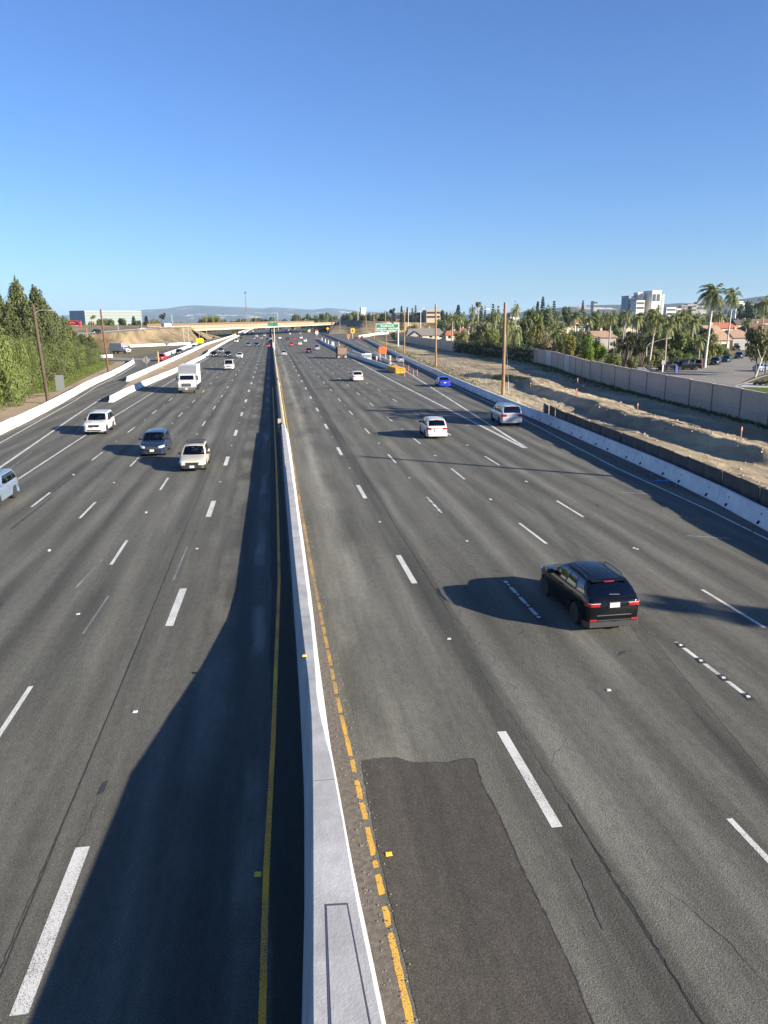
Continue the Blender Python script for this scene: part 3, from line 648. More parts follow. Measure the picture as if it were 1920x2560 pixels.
def make_car(kind, label=None, col='white', dark_rims=False, rails=True, group=None, privacy=True, wagon=False, rear_only=False, clad=None, extras=()):
    body, c, top, pl, wy, cab, ys = car_shape(kind)
    L, W, H = c['L'], c['W'], c['H']; hw = W/2
    root = D.objects.new({'suv': 'suv', 'compact': 'suv', 'big': 'suv', 'truckish': 'suv', 'wagon': 'estate_car', 'sedan': 'sedan_car', 'pickup': 'pickup_truck', 'van': 'van'}[kind], None); COL.objects.link(root)
    y0, y1, y2, y3 = cab; zb0, zb3 = top(y0), top(y3)
    wb_ = hw*.93; wr_ = hw*c['wr']; zr = H-.07
    # side patches : (u front->rear, v belt->roof)
    vv = [0, .07, .5, .90, 1.0]
    nD = 2 if kind in ('sedan', 'pickup') else 3
    def cuts():
        # u at belt for windows; pillars between
        if kind == 'pickup': return [(.10, .50), (.56, .93)]
        if kind == 'sedan': return [(.13, .46), (.50, .86)]
        if kind == 'van': return [(.10, .30), (.36, .62), (.66, .94)]
        return [(.12, .40), (.44, .69), (.73, .93)]
    wins = cuts(); us = sorted(set([0, 1.0]+[x for w_ in wins for x in w_]))
    def side(u, v, sx, off=0.0):
        yb = y0+(y3-y0)*u; yt = y1+(y2-y1)*u; y = yb+(yt-yb)*v
        zb = top(yb)-.01; z = zb+(zr-zb)*v
        bul = .035*math.sin(math.pi*v)
        e = min(pl(yb)*.93, wb_); tp = wr_*(1-.05*max(0, u-.8)*5*.6-.04*max(0, .15-u)*6)
        return (sx*(e+(tp-e)*v+bul+off), y, z)
    glass = {}
    def addg(key, pts): glass.setdefault(key, MB()).poly(pts)
    for sx in (1, -1):
        for i in range(len(us)-1):
            wi = [k for k, w_ in enumerate(wins) if w_[0] <= us[i] and us[i+1] <= w_[1]]
            for j in range(len(vv)-1):
                P = [side(us[i], vv[j], sx), side(us[i+1], vv[j], sx), side(us[i+1], vv[j+1], sx), side(us[i], vv[j+1], sx)]
                if wi and j in (1, 2): addg(('side', sx, wi[0]), P)
                else: body.poly(P, 2 if (0 < us[i] and us[i+1] < 1 and j in (1, 2)) or j in (0,) else 0)
    # roof edge rounding + roof
    ur = [0, .08, .2, .4, .6, .8, .92, 1.0]; ss = [-1, -.86, -.5, 0, .5, .86, 1]
    def roof(u, s):
        y = y1+(y2-y1)*u; tp = abs(side(u, 1, 1)[0])
        cu = .035*(1-(2*u-1)**2)
        z = zr+cu+(.055*(1-abs(s)**2.6)); 
        yy = y+(.05*(1-s*s) if u < .01 else -.04*(1-s*s) if u > .99 else 0)
        return (s*tp, yy, z if abs(s) < 1 else zr+cu*.0)
    for i in range(len(ur)-1):
        for j in range(len(ss)-1):
            body.poly([roof(ur[i], ss[j]), roof(ur[i+1], ss[j]), roof(ur[i+1], ss[j+1]), roof(ur[i], ss[j+1])], 0)
    # side top strips must meet the roof edge for every u: add finer top cap
    # windscreen and rear window
    def endp(s, v, front, off=0):
        u = 0 if front else 1
        b_ = side(u, 0, 1); t_ = roof(u, s if abs(s) < 1 else (1 if s > 0 else -1))
        xb = b_[0]*s; zb_ = b_[2]; yb = b_[1]+((.13 if front else -.06)*(1-s*s))
        if abs(s) >= 1: sd_ = side(u, v, 1 if s > 0 else -1); return (sd_[0], sd_[1], sd_[2])
        x = xb+(t_[0]-xb)*v; y = yb+(t_[1]-yb)*v; z = zb_+(t_[2]-zb_)*v
        return (x+.02*math.sin(math.pi*v)*s, y+(.02 if front else -.05)*math.sin(math.pi*v), z)
    sv = [-1, -.9, -.45, 0, .45, .9, 1]; ev = [0, .06, .5, .93, 1]; 
    if kind in ('suv', 'compact', 'big', 'truckish', 'wagon', 'van'): rv = [0, .10, .5, .86, 1]
    else: rv = ev
    for front in (True, False):
        vs = ev if front else rv
        for i in range(len(sv)-1):
            for j in range(4):
                P = [endp(sv[i], vs[j], front), endp(sv[i+1], vs[j], front), endp(sv[i+1], vs[j+1], front), endp(sv[i], vs[j+1], front)]
                if 0 < i < 5 and j in (1, 2): addg(('front' if front else 'rear', 0, 0), P)
                else: body.poly(P, 0)
    # door shut lines and sill
    for sx in (1, -1):
        for f in ((wins[0][1]+wins[1][0])/2,)+(((wins[1][1]+wins[2][0])/2,) if len(wins) > 2 and kind not in ('van',) else ())+(.02,):
            yy = y0+(y3-y0)*f; p_ = pl(yy)
            if any(abs(yy-q) < c['r']*1.1 for q in wy): continue
            h = top(yy)-c['gc']
            zz = [c['gc']+h*.22, c['gc']+h*.30, c['gc']+h*.52, c['gc']+h*.7, c['gc']+h*.86]; xx = [p_*.99, p_*.975, p_, p_, p_*.975]
            for a in range(4): body.poly([(sx*(xx[a]+.004), yy, zz[a]), (sx*(xx[a]+.004), yy-.014, zz[a]), (sx*(xx[a+1]+.004), yy-.014, zz[a+1]), (sx*(xx[a+1]+.004), yy, zz[a+1])], 1)
    me = body.mesh('body', [PT[col], M_int, M_trim], 38)
    bo = link('body', me, root)
    for key, g in glass.items():
        nm = {'front': 'windscreen', 'rear': 'rear_window', 'side': 'side_window'}[key[0]]
        dk = privacy and (key[0] == 'rear' or key[0] == 'side' and key[2] >= 1)
        g.build(nm, M_gld if dk else M_gl, root, 60)
    # interior seats
    s = MB()
    for (yy, xs) in ((y1-.35, (-.38, .38)), (y1-1.15, (-.42, 0, .42))):
        if yy < y3+.3: continue
        for x in xs:
            s.box(x-.22, x+.22, yy-.1, yy+.04, zb0-.35, zb0+.10); s.box(x-.12, x+.12, yy-.06, yy+.02, zb0+.08, zb0+.28)
    s.box(-hw*.8, hw*.8, y0-.45, y0-.1, zb0-.2, zb0+.02)
    s.build('seats', M_seat, root)
    # outline in plan, for lamps and bumpers that wrap the corners
    def wrap(name, m, front, a, b_, z0_, z1_, off=.014, parent=None, sides=(1, -1), back=0.0, slant=0.0):
        "a,b: distance along the outline from the centre line (metres)"
        sg = 1 if front else -1
        pts = [(0.0, sg*L/2)]; ye = L/2
        for q in [.0, .004, .01, .02, .03, .04, .06, .08, .1, .14, .18, .25]: pts.append((pl(sg*(L/2-q*L)), sg*(L/2-q*L)))
        acc = [0]
        for k in range(1, len(pts)): acc.append(acc[-1]+math.dist(pts[k], pts[k-1]))
        def at(d):
            for k in range(1, len(pts)):
                if d <= acc[k]:
                    f = (d-acc[k-1])/max(1e-6, acc[k]-acc[k-1]); x = pts[k-1][0]+f*(pts[k][0]-pts[k-1][0]); y = pts[k-1][1]+f*(pts[k][1]-pts[k-1][1])
                    tx, ty = pts[k][0]-pts[k-1][0], pts[k][1]-pts[k-1][1]; l = math.hypot(tx, ty); nx, ny = abs(ty)/l, sg*abs(tx)/l
                    return x, y, nx, ny
            return pts[-1][0], pts[-1][1], 1, 0
        outs = []
        for sx in sides:
            b = MB() ; rings = []; N = 7
            for k in range(N+1):
                d = a+(b_-a)*k/N; x, y, nx, ny = at(d)
                dz = slant*k/N; tz = (.03 if k in (0, N) else 0)
                zt = min(z1_+dz-tz*(z1_-z0_)*3, 9)
                rings.append([(sx*(x-nx*.06), y-ny*.06, z0_+dz), (sx*(x+nx*off), y+ny*off, z0_+dz+.01), (sx*(x+nx*(off-.004)), y+ny*(off-.004), zt-.01), (sx*(x-nx*.06), y-ny*.06, zt)])
            b.loft(rings); o = b.build(name, m, parent or root, 50); outs.append(o)
        return outs
    gc = c['gc']; ht = top(L*.47); tt = top(-L*.48)
    # wheels
    ty, rimm = wheel_meshes(c['r'], dark_rims)
    for q in wy:
        for sx in (1, -1):
            wo = link('wheel', ty, root, loc=(sx*(hw-.13), q, c['r'])); 
            ro = link('rim', rimm, wo, loc=(sx*.05, 0, 0)); ro.rotation_euler = (0, 0, 0 if sx > 0 else math.pi)
    # mirrors
    for sx in (1, -1):
        b = MB(); yy = y0-.28; z = top(y0)+.02
        b.loft([[(sx*(hw*.93), yy-.05, z), (sx*(hw*.93), yy+.03, z), (sx*(hw*.93), yy+.03, z+.1), (sx*(hw*.93), yy-.05, z+.1)], [(sx*(hw+.05), yy-.07, z-.01), (sx*(hw+.05), yy+.05, z-.01), (sx*(hw+.05), yy+.04, z+.14), (sx*(hw+.05), yy-.07, z+.15)], [(sx*(hw+.19), yy-.06, z+.01), (sx*(hw+.19), yy+.02, z+.01), (sx*(hw+.19), yy+.02, z+.12), (sx*(hw+.19), yy-.06, z+.13)]])
        b.build('side_mirror', M_trim if col in ('black', 'navy', 'dark', 'cream', 'white') and kind != 'sedan' else PT[col], root, 45)
    # front
    fz = ht-.30
    zbl = gc+.02
    wrap('front_bumper', M_trim if clad else PT[col], True, 0.0, hw*1.25, gc-.02, gc+.22 if clad else gc+.12, .03)
    hx = {'wagon': .16, 'sedan': .15}.get(kind, .17)
    wrap('headlight', M_head, True, hw*.52, hw*1.12, fz+.08, fz+.08+hx, .02, slant=.06)
    b = MB(); gw = hw*.46; b.loft([[(x, L/2+.005, z) for x, z in ((-gw, fz-.02), (gw, fz-.02), (gw*1.05, fz+.2), (-gw*1.05, fz+.2))], [(x, L/2+.03, z) for x, z in ((-gw*.95, fz), (gw*.95, fz), (gw, fz+.18), (-gw, fz+.18))]])
    for k in range(3): b.box(-gw*.93, gw*.93, L/2+.028, L/2+.036, fz+.04+k*.05, fz+.05+k*.05, 1)
    b.build('grille', [M_trim, M_chrome if 'chrome' in extras else M_rimd], root)
    b = MB(); b.box(-hw*.62, hw*.62, L/2+.0, L/2+.034, gc+.02, gc+.12); b.build('lower_intake', M_trim, root)
    b = MB(); b.box(-.15, .15, L/2+.034, L/2+.045, fz-.15, fz-.0); b.build('number_plate', M_plate, root)
    # rear
    lo, hi = {'compact': (tt-.235, tt-.105), 'suv': (tt-.27, tt-.09), 'big': (tt-.30, tt-.06), 'truckish': (tt-.36, tt-.08), 'wagon': (tt-.2, tt-.03), 'sedan': (tt-.24, tt-.07), 'pickup': (tt-.45, tt-.1), 'van': (tt-.5, tt-.1)}[kind]
    wrap('tail_light', M_tail, False, hw*.52, hw*1.12, lo, hi, .02)
    if 'taillight_chrome' in extras:
        wrap('tail_light_rim', mat('lamp_clear', (.55, .45, .45), .15, .2), False, hw*.5, hw*.95, hi-.035, hi, .026)
    wrap('rear_bumper', M_sil if clad == 'silver' else (M_trim if clad else PT[col]), False, 0, hw*1.2, gc-.03, gc+(.17 if clad else .22), .035)
    if clad: wrap('bumper_reflector', M_tail, False, hw*.62, hw*.86, gc+.18, gc+.25, .036)
    b = MB(); pz = lo-.12 if kind in ('suv', 'compact', 'sedan', 'wagon') else lo-.2; pz = max(pz, gc+.3)
    if 'plate_high' in extras: pz = lo-.02
    b.box(-.16, .16, -L/2-.045, -L/2-.03, pz, pz+.15); b.box(-.2, .2, -L/2-.032, -L/2, pz-.03, pz+.18, 1); b.build('number_plate', [M_plate, M_trim if col == 'black' else PT[col]], root)
    if kind in ('suv', 'compact', 'big', 'truckish', 'wagon', 'van'):
        b = MB(); z = zr+.025; b.loft([[(x, y2+.05, z-.01) for x in (-wr_*.9, wr_*.9)]+[(wr_*.9, y2+.05, z+.02), (-wr_*.9, y2+.05, z+.02)], [(-wr_*.86, y2-.17, z-.04), (wr_*.86, y2-.17, z-.04), (wr_*.86, y2-.17, z-.01), (-wr_*.86, y2-.17, z-.01)]])
        sp = b.build('spoiler', PT[col], root, 30)
        b = MB(); b.box(-.17, .17, y2-.185, y2-.165, z-.045, z-.01); b.build('brake_light', M_tail, sp)
        if rails:
            for sx in (1, -1):
                b = MB(); xr_ = sx*(wr_-.06); b.tube([(xr_, y1-.25, zr+.05), (xr_, y1-.3, zr+.10), (xr_, (y1+y2)/2, zr+.125), (xr_, y2+.25, zr+.09), (xr_, y2+.18, zr+.04)], .018, 6)
                b.build('roof_rail', M_trim if col in ('black', 'cream') else M_rim, root, 50)
        b = MB(); b.box(-.22, .12, y3-.06, y3-.045, tt+.12, tt+.14, 0, Matrix.Rotation(.06, 4, 'Y')); b.build('rear_wiper', M_chrome if col == 'black' else M_trim, root)
    if 'crossbars' in extras:
        for k in range(5):
            b = MB(); yy = y1-.45-k*.38; b.box(-wr_+.05, wr_-.05, yy-.05, yy+.05, zr+.1, zr+.13); b.build('roof_bar', M_trim, root)
    if 'roofribs' in extras:
        b = MB()
        for x in (-.42, -.25, -.08, .08, .25, .42):
            rr = []
            for u in (.06, .25, .5, .75, .95): q = roof(u, x/wr_); rr.append([(x-.012, q[1], q[2]+.001), (x, q[1], q[2]+.011), (x+.012, q[1], q[2]+.001)])
            b.loft(rr, closed=False, caps=False)
        b.build('roof_rib', PT[col], root)
    if 'chromestrip' in extras:
        b = MB(); b.box(-hw*.62, hw*.62, -L/2-.03, -L/2-.005, gc+.36, gc+.375); b.box(-hw*.6, hw*.6, -L/2-.035, -L/2-.005, gc+.2, gc+.21); b.build('chrome_strip', M_chrome, root)
        b = MB()
        for x in (.34, .46): b.lathe([(.035, -.08), (.04, 0), (.03, 0), (.028, -.06)], (0, 0, 0), 'z', 10)
        b.v = [(x if i < len(b.v)//2 else x, y, z) for i, (x, y, z) in enumerate(b.v)]
        for k, x in ((0, .34), (1, .46)):
            n_ = len(b.v)//2
            for i in range(k*n_, (k+1)*n_): vx, vy, vz = b.v[i]; b.v[i] = (x+vx, -L/2-.06-vz*-1*0.0-vz, gc-.02+vy)
        b.build('exhaust_pipe', M_chrome, root)
    if 'tailbar' in extras: wrap('tail_light_bar', M_tail, False, 0, hw*.6, hi-.1, hi-.05, .024)
    if 'shine' in extras: pass
    if kind in ('truckish',):
        b = MB(); b.box(-hw*.3, hw*.3, L*.28, L*.40, top(L*.35)+.01, top(L*.35)+.05); b.build('hood_scoop', PT[col], root)
    if kind == 'pickup':
        b = MB(); 
        for sx in (1, -1): b.box(sx*hw*.97-.05, sx*hw*.97+.0, -L/2+.05, y3-.02, top(0)-.02, top(0)+.06)
        b.build('bed_rail', M_trim, root)
    for sx in (1, -1):
        for w_ in wins[:2]:
            yy = y0+(y3-y0)*(w_[1]-.05); b = MB(); z = top(yy)-.13; x = pl(yy)*.99
            b.box(min(sx*x, sx*(x+.03)), max(sx*x, sx*(x+.03)), yy-.09, yy+.09, z, z+.03); b.build('door_handle', M_chrome if 'chrome' in extras else PT[col], root)
    tag(root, label, {'sedan': 'car', 'wagon': 'car', 'pickup': 'pickup truck', 'van': 'van'}.get(kind, 'suv'), group)
    return root
def place(o, x, y, rz=0, z=0): o.location = (x, y, z); o.rotation_euler = (0, 0, rz); return o
GR = 'vehicles on the freeway'
# ---- near vehicles ----
place(make_car('compact', 'black compact suv seen from behind, nearest vehicle on the right carriageway', 'black', True, True, GR, clad='silver', extras=('taillight_chrome', 'roofribs', 'chromestrip', 'plate_high')), 10.34, 23.75, .02)
def at_rear(px, py): return G(px, py)
def rear_place(o, kind, px, py, rz=0):
    "pixel of the middle of the rear bumper's foot on the road"
    g = G(px, py); place(o, g.x, g.y+CARS[kind]['L']/2, rz); return o
def front_place(o, kind, px, py, rz=0):
    g = G(px, py); place(o, g.x, g.y+CARS[kind]['L']/2, math.pi+rz); return o
rear_place(make_car('suv', 'white crossover suv with red tail lights, seen from behind left of the gore lines', 'white', True, True, GR, extras=('tailbar',)), 'suv', 1096, 1098, -.05)
rear_place(make_car('big', 'large silver suv with a full width red tail light beside the right barrier', 'pearl', False, True, GR, extras=('tailbar', 'chrome')), 'big', 1284, 1066, -.06)
front_place(make_car('truckish', 'white off-road suv with black grille approaching beside the ramp lines', 'white', True, True, GR, extras=()), 'truckish', 236, 1089, -.0)
front_place(make_car('suv', 'dark blue grey suv with white headlights approaching in the middle of the left lanes', 'slate', False, False, GR, extras=('chrome',)), 'suv', 381, 1143)
front_place(make_car('wagon', 'cream estate car with roof bars approaching, right of the dark blue grey suv', 'cream', True, True, GR, privacy=False, extras=('crossbars',), clad='silver'), 'wagon', 481, 1181)
g = G(14, 1264); place(make_car('suv', 'silver blue crossover cut off by the left edge of the photo', 'steel', False, True, GR, privacy=False, extras=('chrome',)), g.x-.93-.05, g.y+.75, math.pi)
rear_place(make_car('suv', 'white hatchback suv braking in the middle lanes of the right carriageway', 'white', True, False, GR), 'suv', 895, 954)
rear_place(make_car('sedan', 'bright blue sedan on the right ramp beside the barrier', 'blue', True, False, GR), 'sedan', 1115, 968, -.07)
rear_place(make_car('sedan', 'silver sedan on the right ramp behind the orange sign', 'silver', False, False, GR), 'sedan', 1003.5, 906, -.08)

# ---- distant traffic : shared prototypes by kind and colour ----
PROTO = {}
def far_car(kind, col, px, py, lab, rear=True, rz=0):
    k = (kind, col)
    if k not in PROTO: PROTO[k] = make_car(kind, lab, col, False, False, GR); o = PROTO[k]
    else: o = copy_tree(PROTO[k]); o['label'] = lab
    (rear_place if rear else front_place)(o, kind, px, py, rz); return o
F = False
for kind, col, px, py, lab, rear in [
    ('suv', 'dark', 534.5, 893, 'dark suv leading beside the white left barrier', F), ('suv', 'grey', 552.5, 882.6, 'dark grey suv second back beside the white left barrier', F),
    ('suv', 'navy', 569.4, 893, 'navy suv between the dark suv and the white sedan', F), ('sedan', 'white', 598.4, 895.5, 'white sedan approaching behind the white van', F),
    ('pickup', 'white', 590.5, 856.5, 'white pickup beside the far left edge line', F), ('suv', 'dark', 603, 850.5, 'dark car just behind the white pickup', F),
    ('suv', 'teal', 620.7, 866.5, 'grey blue suv approaching in the third oncoming lane', F), ('suv', 'dark', 641.8, 866.5, 'black suv with bright headlights approaching left of the red car', F),
    ('sedan', 'red', 669.5, 867.5, 'red sedan approaching in the lane beside the median', F), ('suv', 'steel', 634, 848.8, 'pale blue suv further back in the third oncoming lane', F),
    ('suv', 'white', 641, 842.5, 'white car behind the pale blue suv', F), ('suv', 'silver', 652.6, 847.8, 'silver suv further back in the second oncoming lane', F),
    ('suv', 'dark', 669, 853.5, 'dark car behind the red sedan by the median', F), ('sedan', 'white', 675.5, 850.5, 'white car hugging the median behind the red sedan', F),
    ('suv', 'dark', 620, 837, 'dark suv in the shade of the overpass, left lane', F), ('suv', 'grey', 629, 836, 'grey car in the shade of the overpass', F), ('sedan', 'white', 636, 835.5, 'white car coming out of the overpass shade', F),
    ('van', 'white', 632, 829.8, 'white van under the overpass', F), ('sedan', 'steel', 648, 827.8, 'pale blue car under the overpass', F), ('sedan', 'white', 666, 824.3, 'white car far beyond the overpass near the median', F),
    ('sedan', 'cream', 672, 823.2, 'cream car far beyond the overpass next to the median', F), ('suv', 'silver', 651, 822.5, 'silver car far beyond the overpass in the oncoming lanes', F), ('suv', 'white', 640, 823.5, 'white suv far beyond the overpass in the oncoming lanes', F),
    ('sedan', 'dark', 658, 820.5, 'dark car farthest of the oncoming lanes', F), ('suv', 'white', 661, 840.5, 'white suv in the oncoming lane next to the median, by the overpass shade', F),
    ('sedan', 'silver', 710, 889, 'silver sedan in the lane right of the median', True), ('suv', 'navy', 772.4, 883.3, 'dark suv with silver sides behind the white pickup on the right carriageway', True),
    ('pickup', 'silver', 793.3, 876, 'silver pickup left of the brown dump truck', True), ('suv', 'red', 729, 865.6, 'red suv driving away in the second lane', True),
    ('suv', 'cream', 749.7, 862.7, 'cream suv driving away right of the red suv', True), ('suv', 'white', 763, 855, 'white suv driving away in the right lanes ahead of the cream suv', True),
    ('sedan', 'red', 735, 849.7, 'red sedan ahead of the red suv', True), ('suv', 'dark', 719, 851.2, 'dark blue suv ahead of the silver sedan', True),
    ('sedan', 'white', 699.5, 847, 'white sedan in the lane beside the median, driving away', True), ('suv', 'white', 752.6, 847, 'white suv right of the red sedan', True),
    ('sedan', 'white', 724.6, 836, 'white sedan about to pass under the overpass', True), ('suv', 'silver', 750.6, 834.9, 'silver suv about to pass under the overpass in the right lanes', True),
    ('van', 'white', 714.5, 829, 'white van passing under the overpass', True), ('suv', 'cream', 722, 826.3, 'cream suv just ahead of the white van under the overpass', True),
    ('suv', 'maroon', 727.5, 830.4, 'dark suv in the overpass shade, driving away', True), ('sedan', 'white', 695, 821.9, 'white car beyond the overpass in the left lane, driving away', True),
    ('sedan', 'silver', 690, 820.3, 'silver car beyond the overpass beside the median, driving away', True), ('suv', 'white', 709.7, 819.8, 'white suv far beyond the overpass', True),
    ('sedan', 'dark', 705, 821.9, 'dark car beyond the overpass, driving away', True), ('van', 'silver', 736, 824, 'pale grey van beyond the overpass in the right lanes', True), ('van', 'white', 750.6, 818.6, 'white van far beyond the overpass in the right lanes', True),
    ('sedan', 'white', 731, 818.4, 'white car far beyond the overpass, driving away', True), ('sedan', 'steel', 716, 818.6, 'pale blue car far beyond the overpass, driving away', True)]:
    far_car(kind, col, px, py, lab, rear)
far_car('pickup', 'red', 402, 903.5, 'red pickup with a white rack on the left ramp', F, -.12)
far_car('suv', 'dark', 446, 886.5, 'dark car on the left ramp behind the red pickup', F, -.05)
far_car('sedan', 'silver', 484, 871.5, 'silver car on the left ramp far behind the red pickup', F, -.05)
far_car('suv', 'grey', 534.5, 849.5, 'grey car on the left ramp near the overpass', F)
far_car('sedan', 'red', 897, 849.5, 'red car on the right ramp below the yellow arrow sign', True, -.1)
far_car('suv', 'maroon', 905.6, 847.5, 'dark red car beside the red car on the right ramp', True, -.1)
vn = make_car('van', 'white passenger van with a roof rack approaching ahead of the white sedan', 'white', False, False, GR, extras=('crossbars', 'chrome')); front_place(vn, 'van', 572, 925.5)

# ---- box truck ----
def box_truck(label, lit=True):
    r = D.objects.new('box_truck', None); COL.objects.link(r); tag(r, label, 'truck', GR)
    b = MB(); b.loft([[(x, y, z) for x, y in ((-1.25, -4.2), (1.25, -4.2), (1.25, 1.9), (-1.25, 1.9))] for z in (1.05, 3.75)]); bx = b.build('cargo_box', mat('box_white', (.60, .60, .57), .5, noise=.06, nscale=1), r)
    b = MB()
    for sx in (1, -1):
        for k in range(9): b.box(sx*1.252-.006, sx*1.252+.006, -3.9+k*.68, -3.88+k*.68, 1.1, 3.7)
    b.box(-1.27, 1.27, 1.88, 1.93, 1.05, 3.77); b.box(-1.27, 1.27, -4.22, -4.18, 1.05, 3.77)
    b.build('box_trim', M_rim, bx)
    b = MB(); b.box(.95, 1.1, 1.93, 1.95, 3.5, 3.62); b.build('marker_light', M_amber, bx)
    b = MB(); b.box(-.45, .45, -4.1, 4.0, .62, .9); b.build('chassis', M_trim, r)
    b = MB(); W2 = 1.12
    prof = [(1.95, .75), (3.95, .75), (4.1, .95), (4.12, 1.45), (4.0, 1.58), (3.2, 1.72), (2.95, 1.78), (2.6, 2.5), (2.45, 2.6), (1.95, 2.6)]
    b.loft([[(-W2*.93, y, z) for y, z in prof], [(-W2, y, z) for y, z in [(q[0]-.03, q[1]) for q in prof]], [(W2, y, z) for y, z in [(q[0]-.03, q[1]) for q in prof]], [(W2*.93, y, z) for y, z in prof]])
    cb = b.build('cab', PT['white'], r, 40)
    b = MB(); b.poly([(-.95, 2.935, 1.84), (.95, 2.935, 1.84), (.9, 2.66, 2.42), (-.9, 2.66, 2.42)]); M = b.build('windscreen', M_gld, r); M.location = (0, .012, .006)
    for sx in (1, -1):
        b = MB(); b.poly([(sx*1.124, 2.8, 1.8), (sx*1.124, 2.05, 1.8), (sx*1.124, 2.05, 2.4), (sx*1.124, 2.58, 2.4)]); b.build('side_window', M_gld, r)
        b = MB(); b.box(sx*1.42-.1, sx*1.42+.1, 2.75, 2.85, 1.75, 2.4); b.tube([(sx*1.1, 2.75, 2.3), (sx*1.4, 2.8, 2.35)], .02); b.tube([(sx*1.1, 2.75, 1.85), (sx*1.4, 2.8, 1.8)], .02); b.build('side_mirror', M_trim, r)
        b = MB(); b.loft([[(sx*.62, 4.1, 1.0), (sx*1.05, 4.02, 1.0), (sx*1.08, 4.0, 1.28), (sx*.7, 4.1, 1.28)], [(sx*.62, 4.14, 1.02), (sx*1.05, 4.07, 1.02), (sx*1.08, 4.04, 1.26), (sx*.7, 4.14, 1.26)]]); b.build('headlight', M_head, r)
        for yy in (3.2, -2.6):
            ty, rimm = wheel_meshes(.5, False); wo = link('wheel', ty, r, loc=(sx*.98, yy, .5)); ro = link('rim', rimm, wo, loc=(sx*.05, 0, 0)); ro.rotation_euler = (0, 0, 0 if sx > 0 else math.pi)
        b = MB(); b.box(sx*1.0-.15, sx*1.0+.15, -4.0, -3.95, .3, .95); b.build('mud_flap', M_trim, r)
    b = MB(); b.box(-.6, .6, 4.08, 4.14, 1.0, 1.42)
    for k in range(5): b.box(-.56, .56, 4.135, 4.15, 1.04+k*.08, 1.06+k*.08, 1)
    b.build('grille', [M_trim, M_rim], r)
    b = MB(); b.box(-1.1, 1.1, 3.95, 4.25, .5, .85); b.build('bumper', mat('grey_bumper', (.10, .10, .10), .5), r)
    b = MB(); b.box(-.17, .17, 4.25, 4.27, .6, .77); b.build('number_plate', M_plate, r)
    return r
bt = box_truck('white box truck with black bumper approaching beside the left edge line'); g = G(468, 984.5); place(bt, g.x-.05, g.y+4.2, math.pi)
g = G(302, 884); b2 = copy_tree(bt); b2['label'] = 'small white box truck at the mouth of the ramp behind the grass'; place(b2, g.x, g.y, R(-128)); b2.scale = (.9, .9, .9)
# ---- dump truck ----
r = D.objects.new('dump_truck', None); COL.objects.link(r); tag(r, 'brown tipper truck seen from behind beside the work strip', 'truck', GR)
M_dump = mat('dump_brown', (.22, .15, .115), .6, noise=.15, nscale=2); M_dumpd = mat('dump_dark', (.10, .085, .07), .7)
b = MB(); b.loft([[(-1.15, -3.6, 1.25), (1.15, -3.6, 1.25), (1.22, -3.7, 2.95), (-1.22, -3.7, 2.95)], [(-1.15, -3.5, 1.25), (1.15, -3.5, 1.25), (1.22, -3.6, 2.95), (-1.22, -3.6, 2.95)]]); b.build('tailgate', M_dump, r)
b = MB()
for sx in (1, -1): b.box(sx*1.2-.06, sx*1.2+.06, -3.6, 1.6, 1.2, 3.1)
b.box(-1.2, 1.2, 1.5, 1.6, 1.2, 3.4); b.box(-1.2, 1.2, -3.5, 1.6, 1.15, 1.3)
for sx in (1, -1):
    for k in range(6): b.box(sx*1.28-.04, sx*1.28+.04, -3.4+k*.95, -3.3+k*.95, 1.2, 3.05)
b.build('bed', M_dumpd, r)
b = MB(); b.prism([(-1.1, -3.3), (1.1, -3.3), (1.1, 1.4), (-1.1, 1.4)], 1.31, 2.6); b.build('load', M_dirt, r)
b = MB(); b.box(-1.2, 1.2, -3.75, -3.6, .85, 1.2); b.build('rear_bumper', M_dumpd, r)
for sx in (1, -1):
    b = MB(); b.box(sx*.85-.1, sx*.85+.1, -3.77, -3.75, .95, 1.1); b.build('tail_light', M_tail, r)
    b = MB(); b.box(sx*.92-.28, sx*.92+.28, -3.5, -3.46, .25, .95); b.build('mud_flap', mat('mud_flap', (.35, .33, .28), .7), r)
    for yy in (-2.6, -1.4, 3.2):
        ty, rimm = wheel_meshes(.5, True); wo = link('wheel', ty, r, loc=(sx*.98, yy, .5)); ro = link('rim', rimm, wo, loc=(sx*.05, 0, 0)); ro.rotation_euler = (0, 0, 0 if sx > 0 else math.pi)
b = MB(); b.loft([[(-1.1, 1.8, .8), (1.1, 1.8, .8), (1.05, 1.8, 2.9), (-1.05, 1.8, 2.9)], [(-1.1, 3.2, .8), (1.1, 3.2, .8), (1.0, 3.0, 2.9), (-1.0, 3.0, 2.9)], [(-1.0, 4.4, .8), (1.0, 4.4, .8), (.9, 4.3, 1.7), (-.9, 4.3, 1.7)]]); b.build('cab', PT['grey'], r)
b = MB(); b.tube([(-.45, 1.7, 1), (-.45, 1.7, 3.9)], .09); b.box(-.62, -.28, 1.5, 1.6, 3.5, 4.4); b.build('exhaust_stack', M_dump, r)
b = MB(); b.tube([(.1, 1.7, 3.3), (.8, 1.7, 3.45), (.85, 1.7, 3.9)], .06); b.build('cab_guard', M_dumpd, r)
for sx in (1, -1):
    b = MB(); b.box(sx*1.45-.08, sx*1.45+.08, 3.0, 3.1, 1.9, 2.6); b.tube([(sx*1.05, 3.05, 2.5), (sx*1.45, 3.05, 2.5)], .02); b.build('side_mirror', M_trim, r)
g = G(856, 897); place(r, g.x, g.y+3.7, 0)

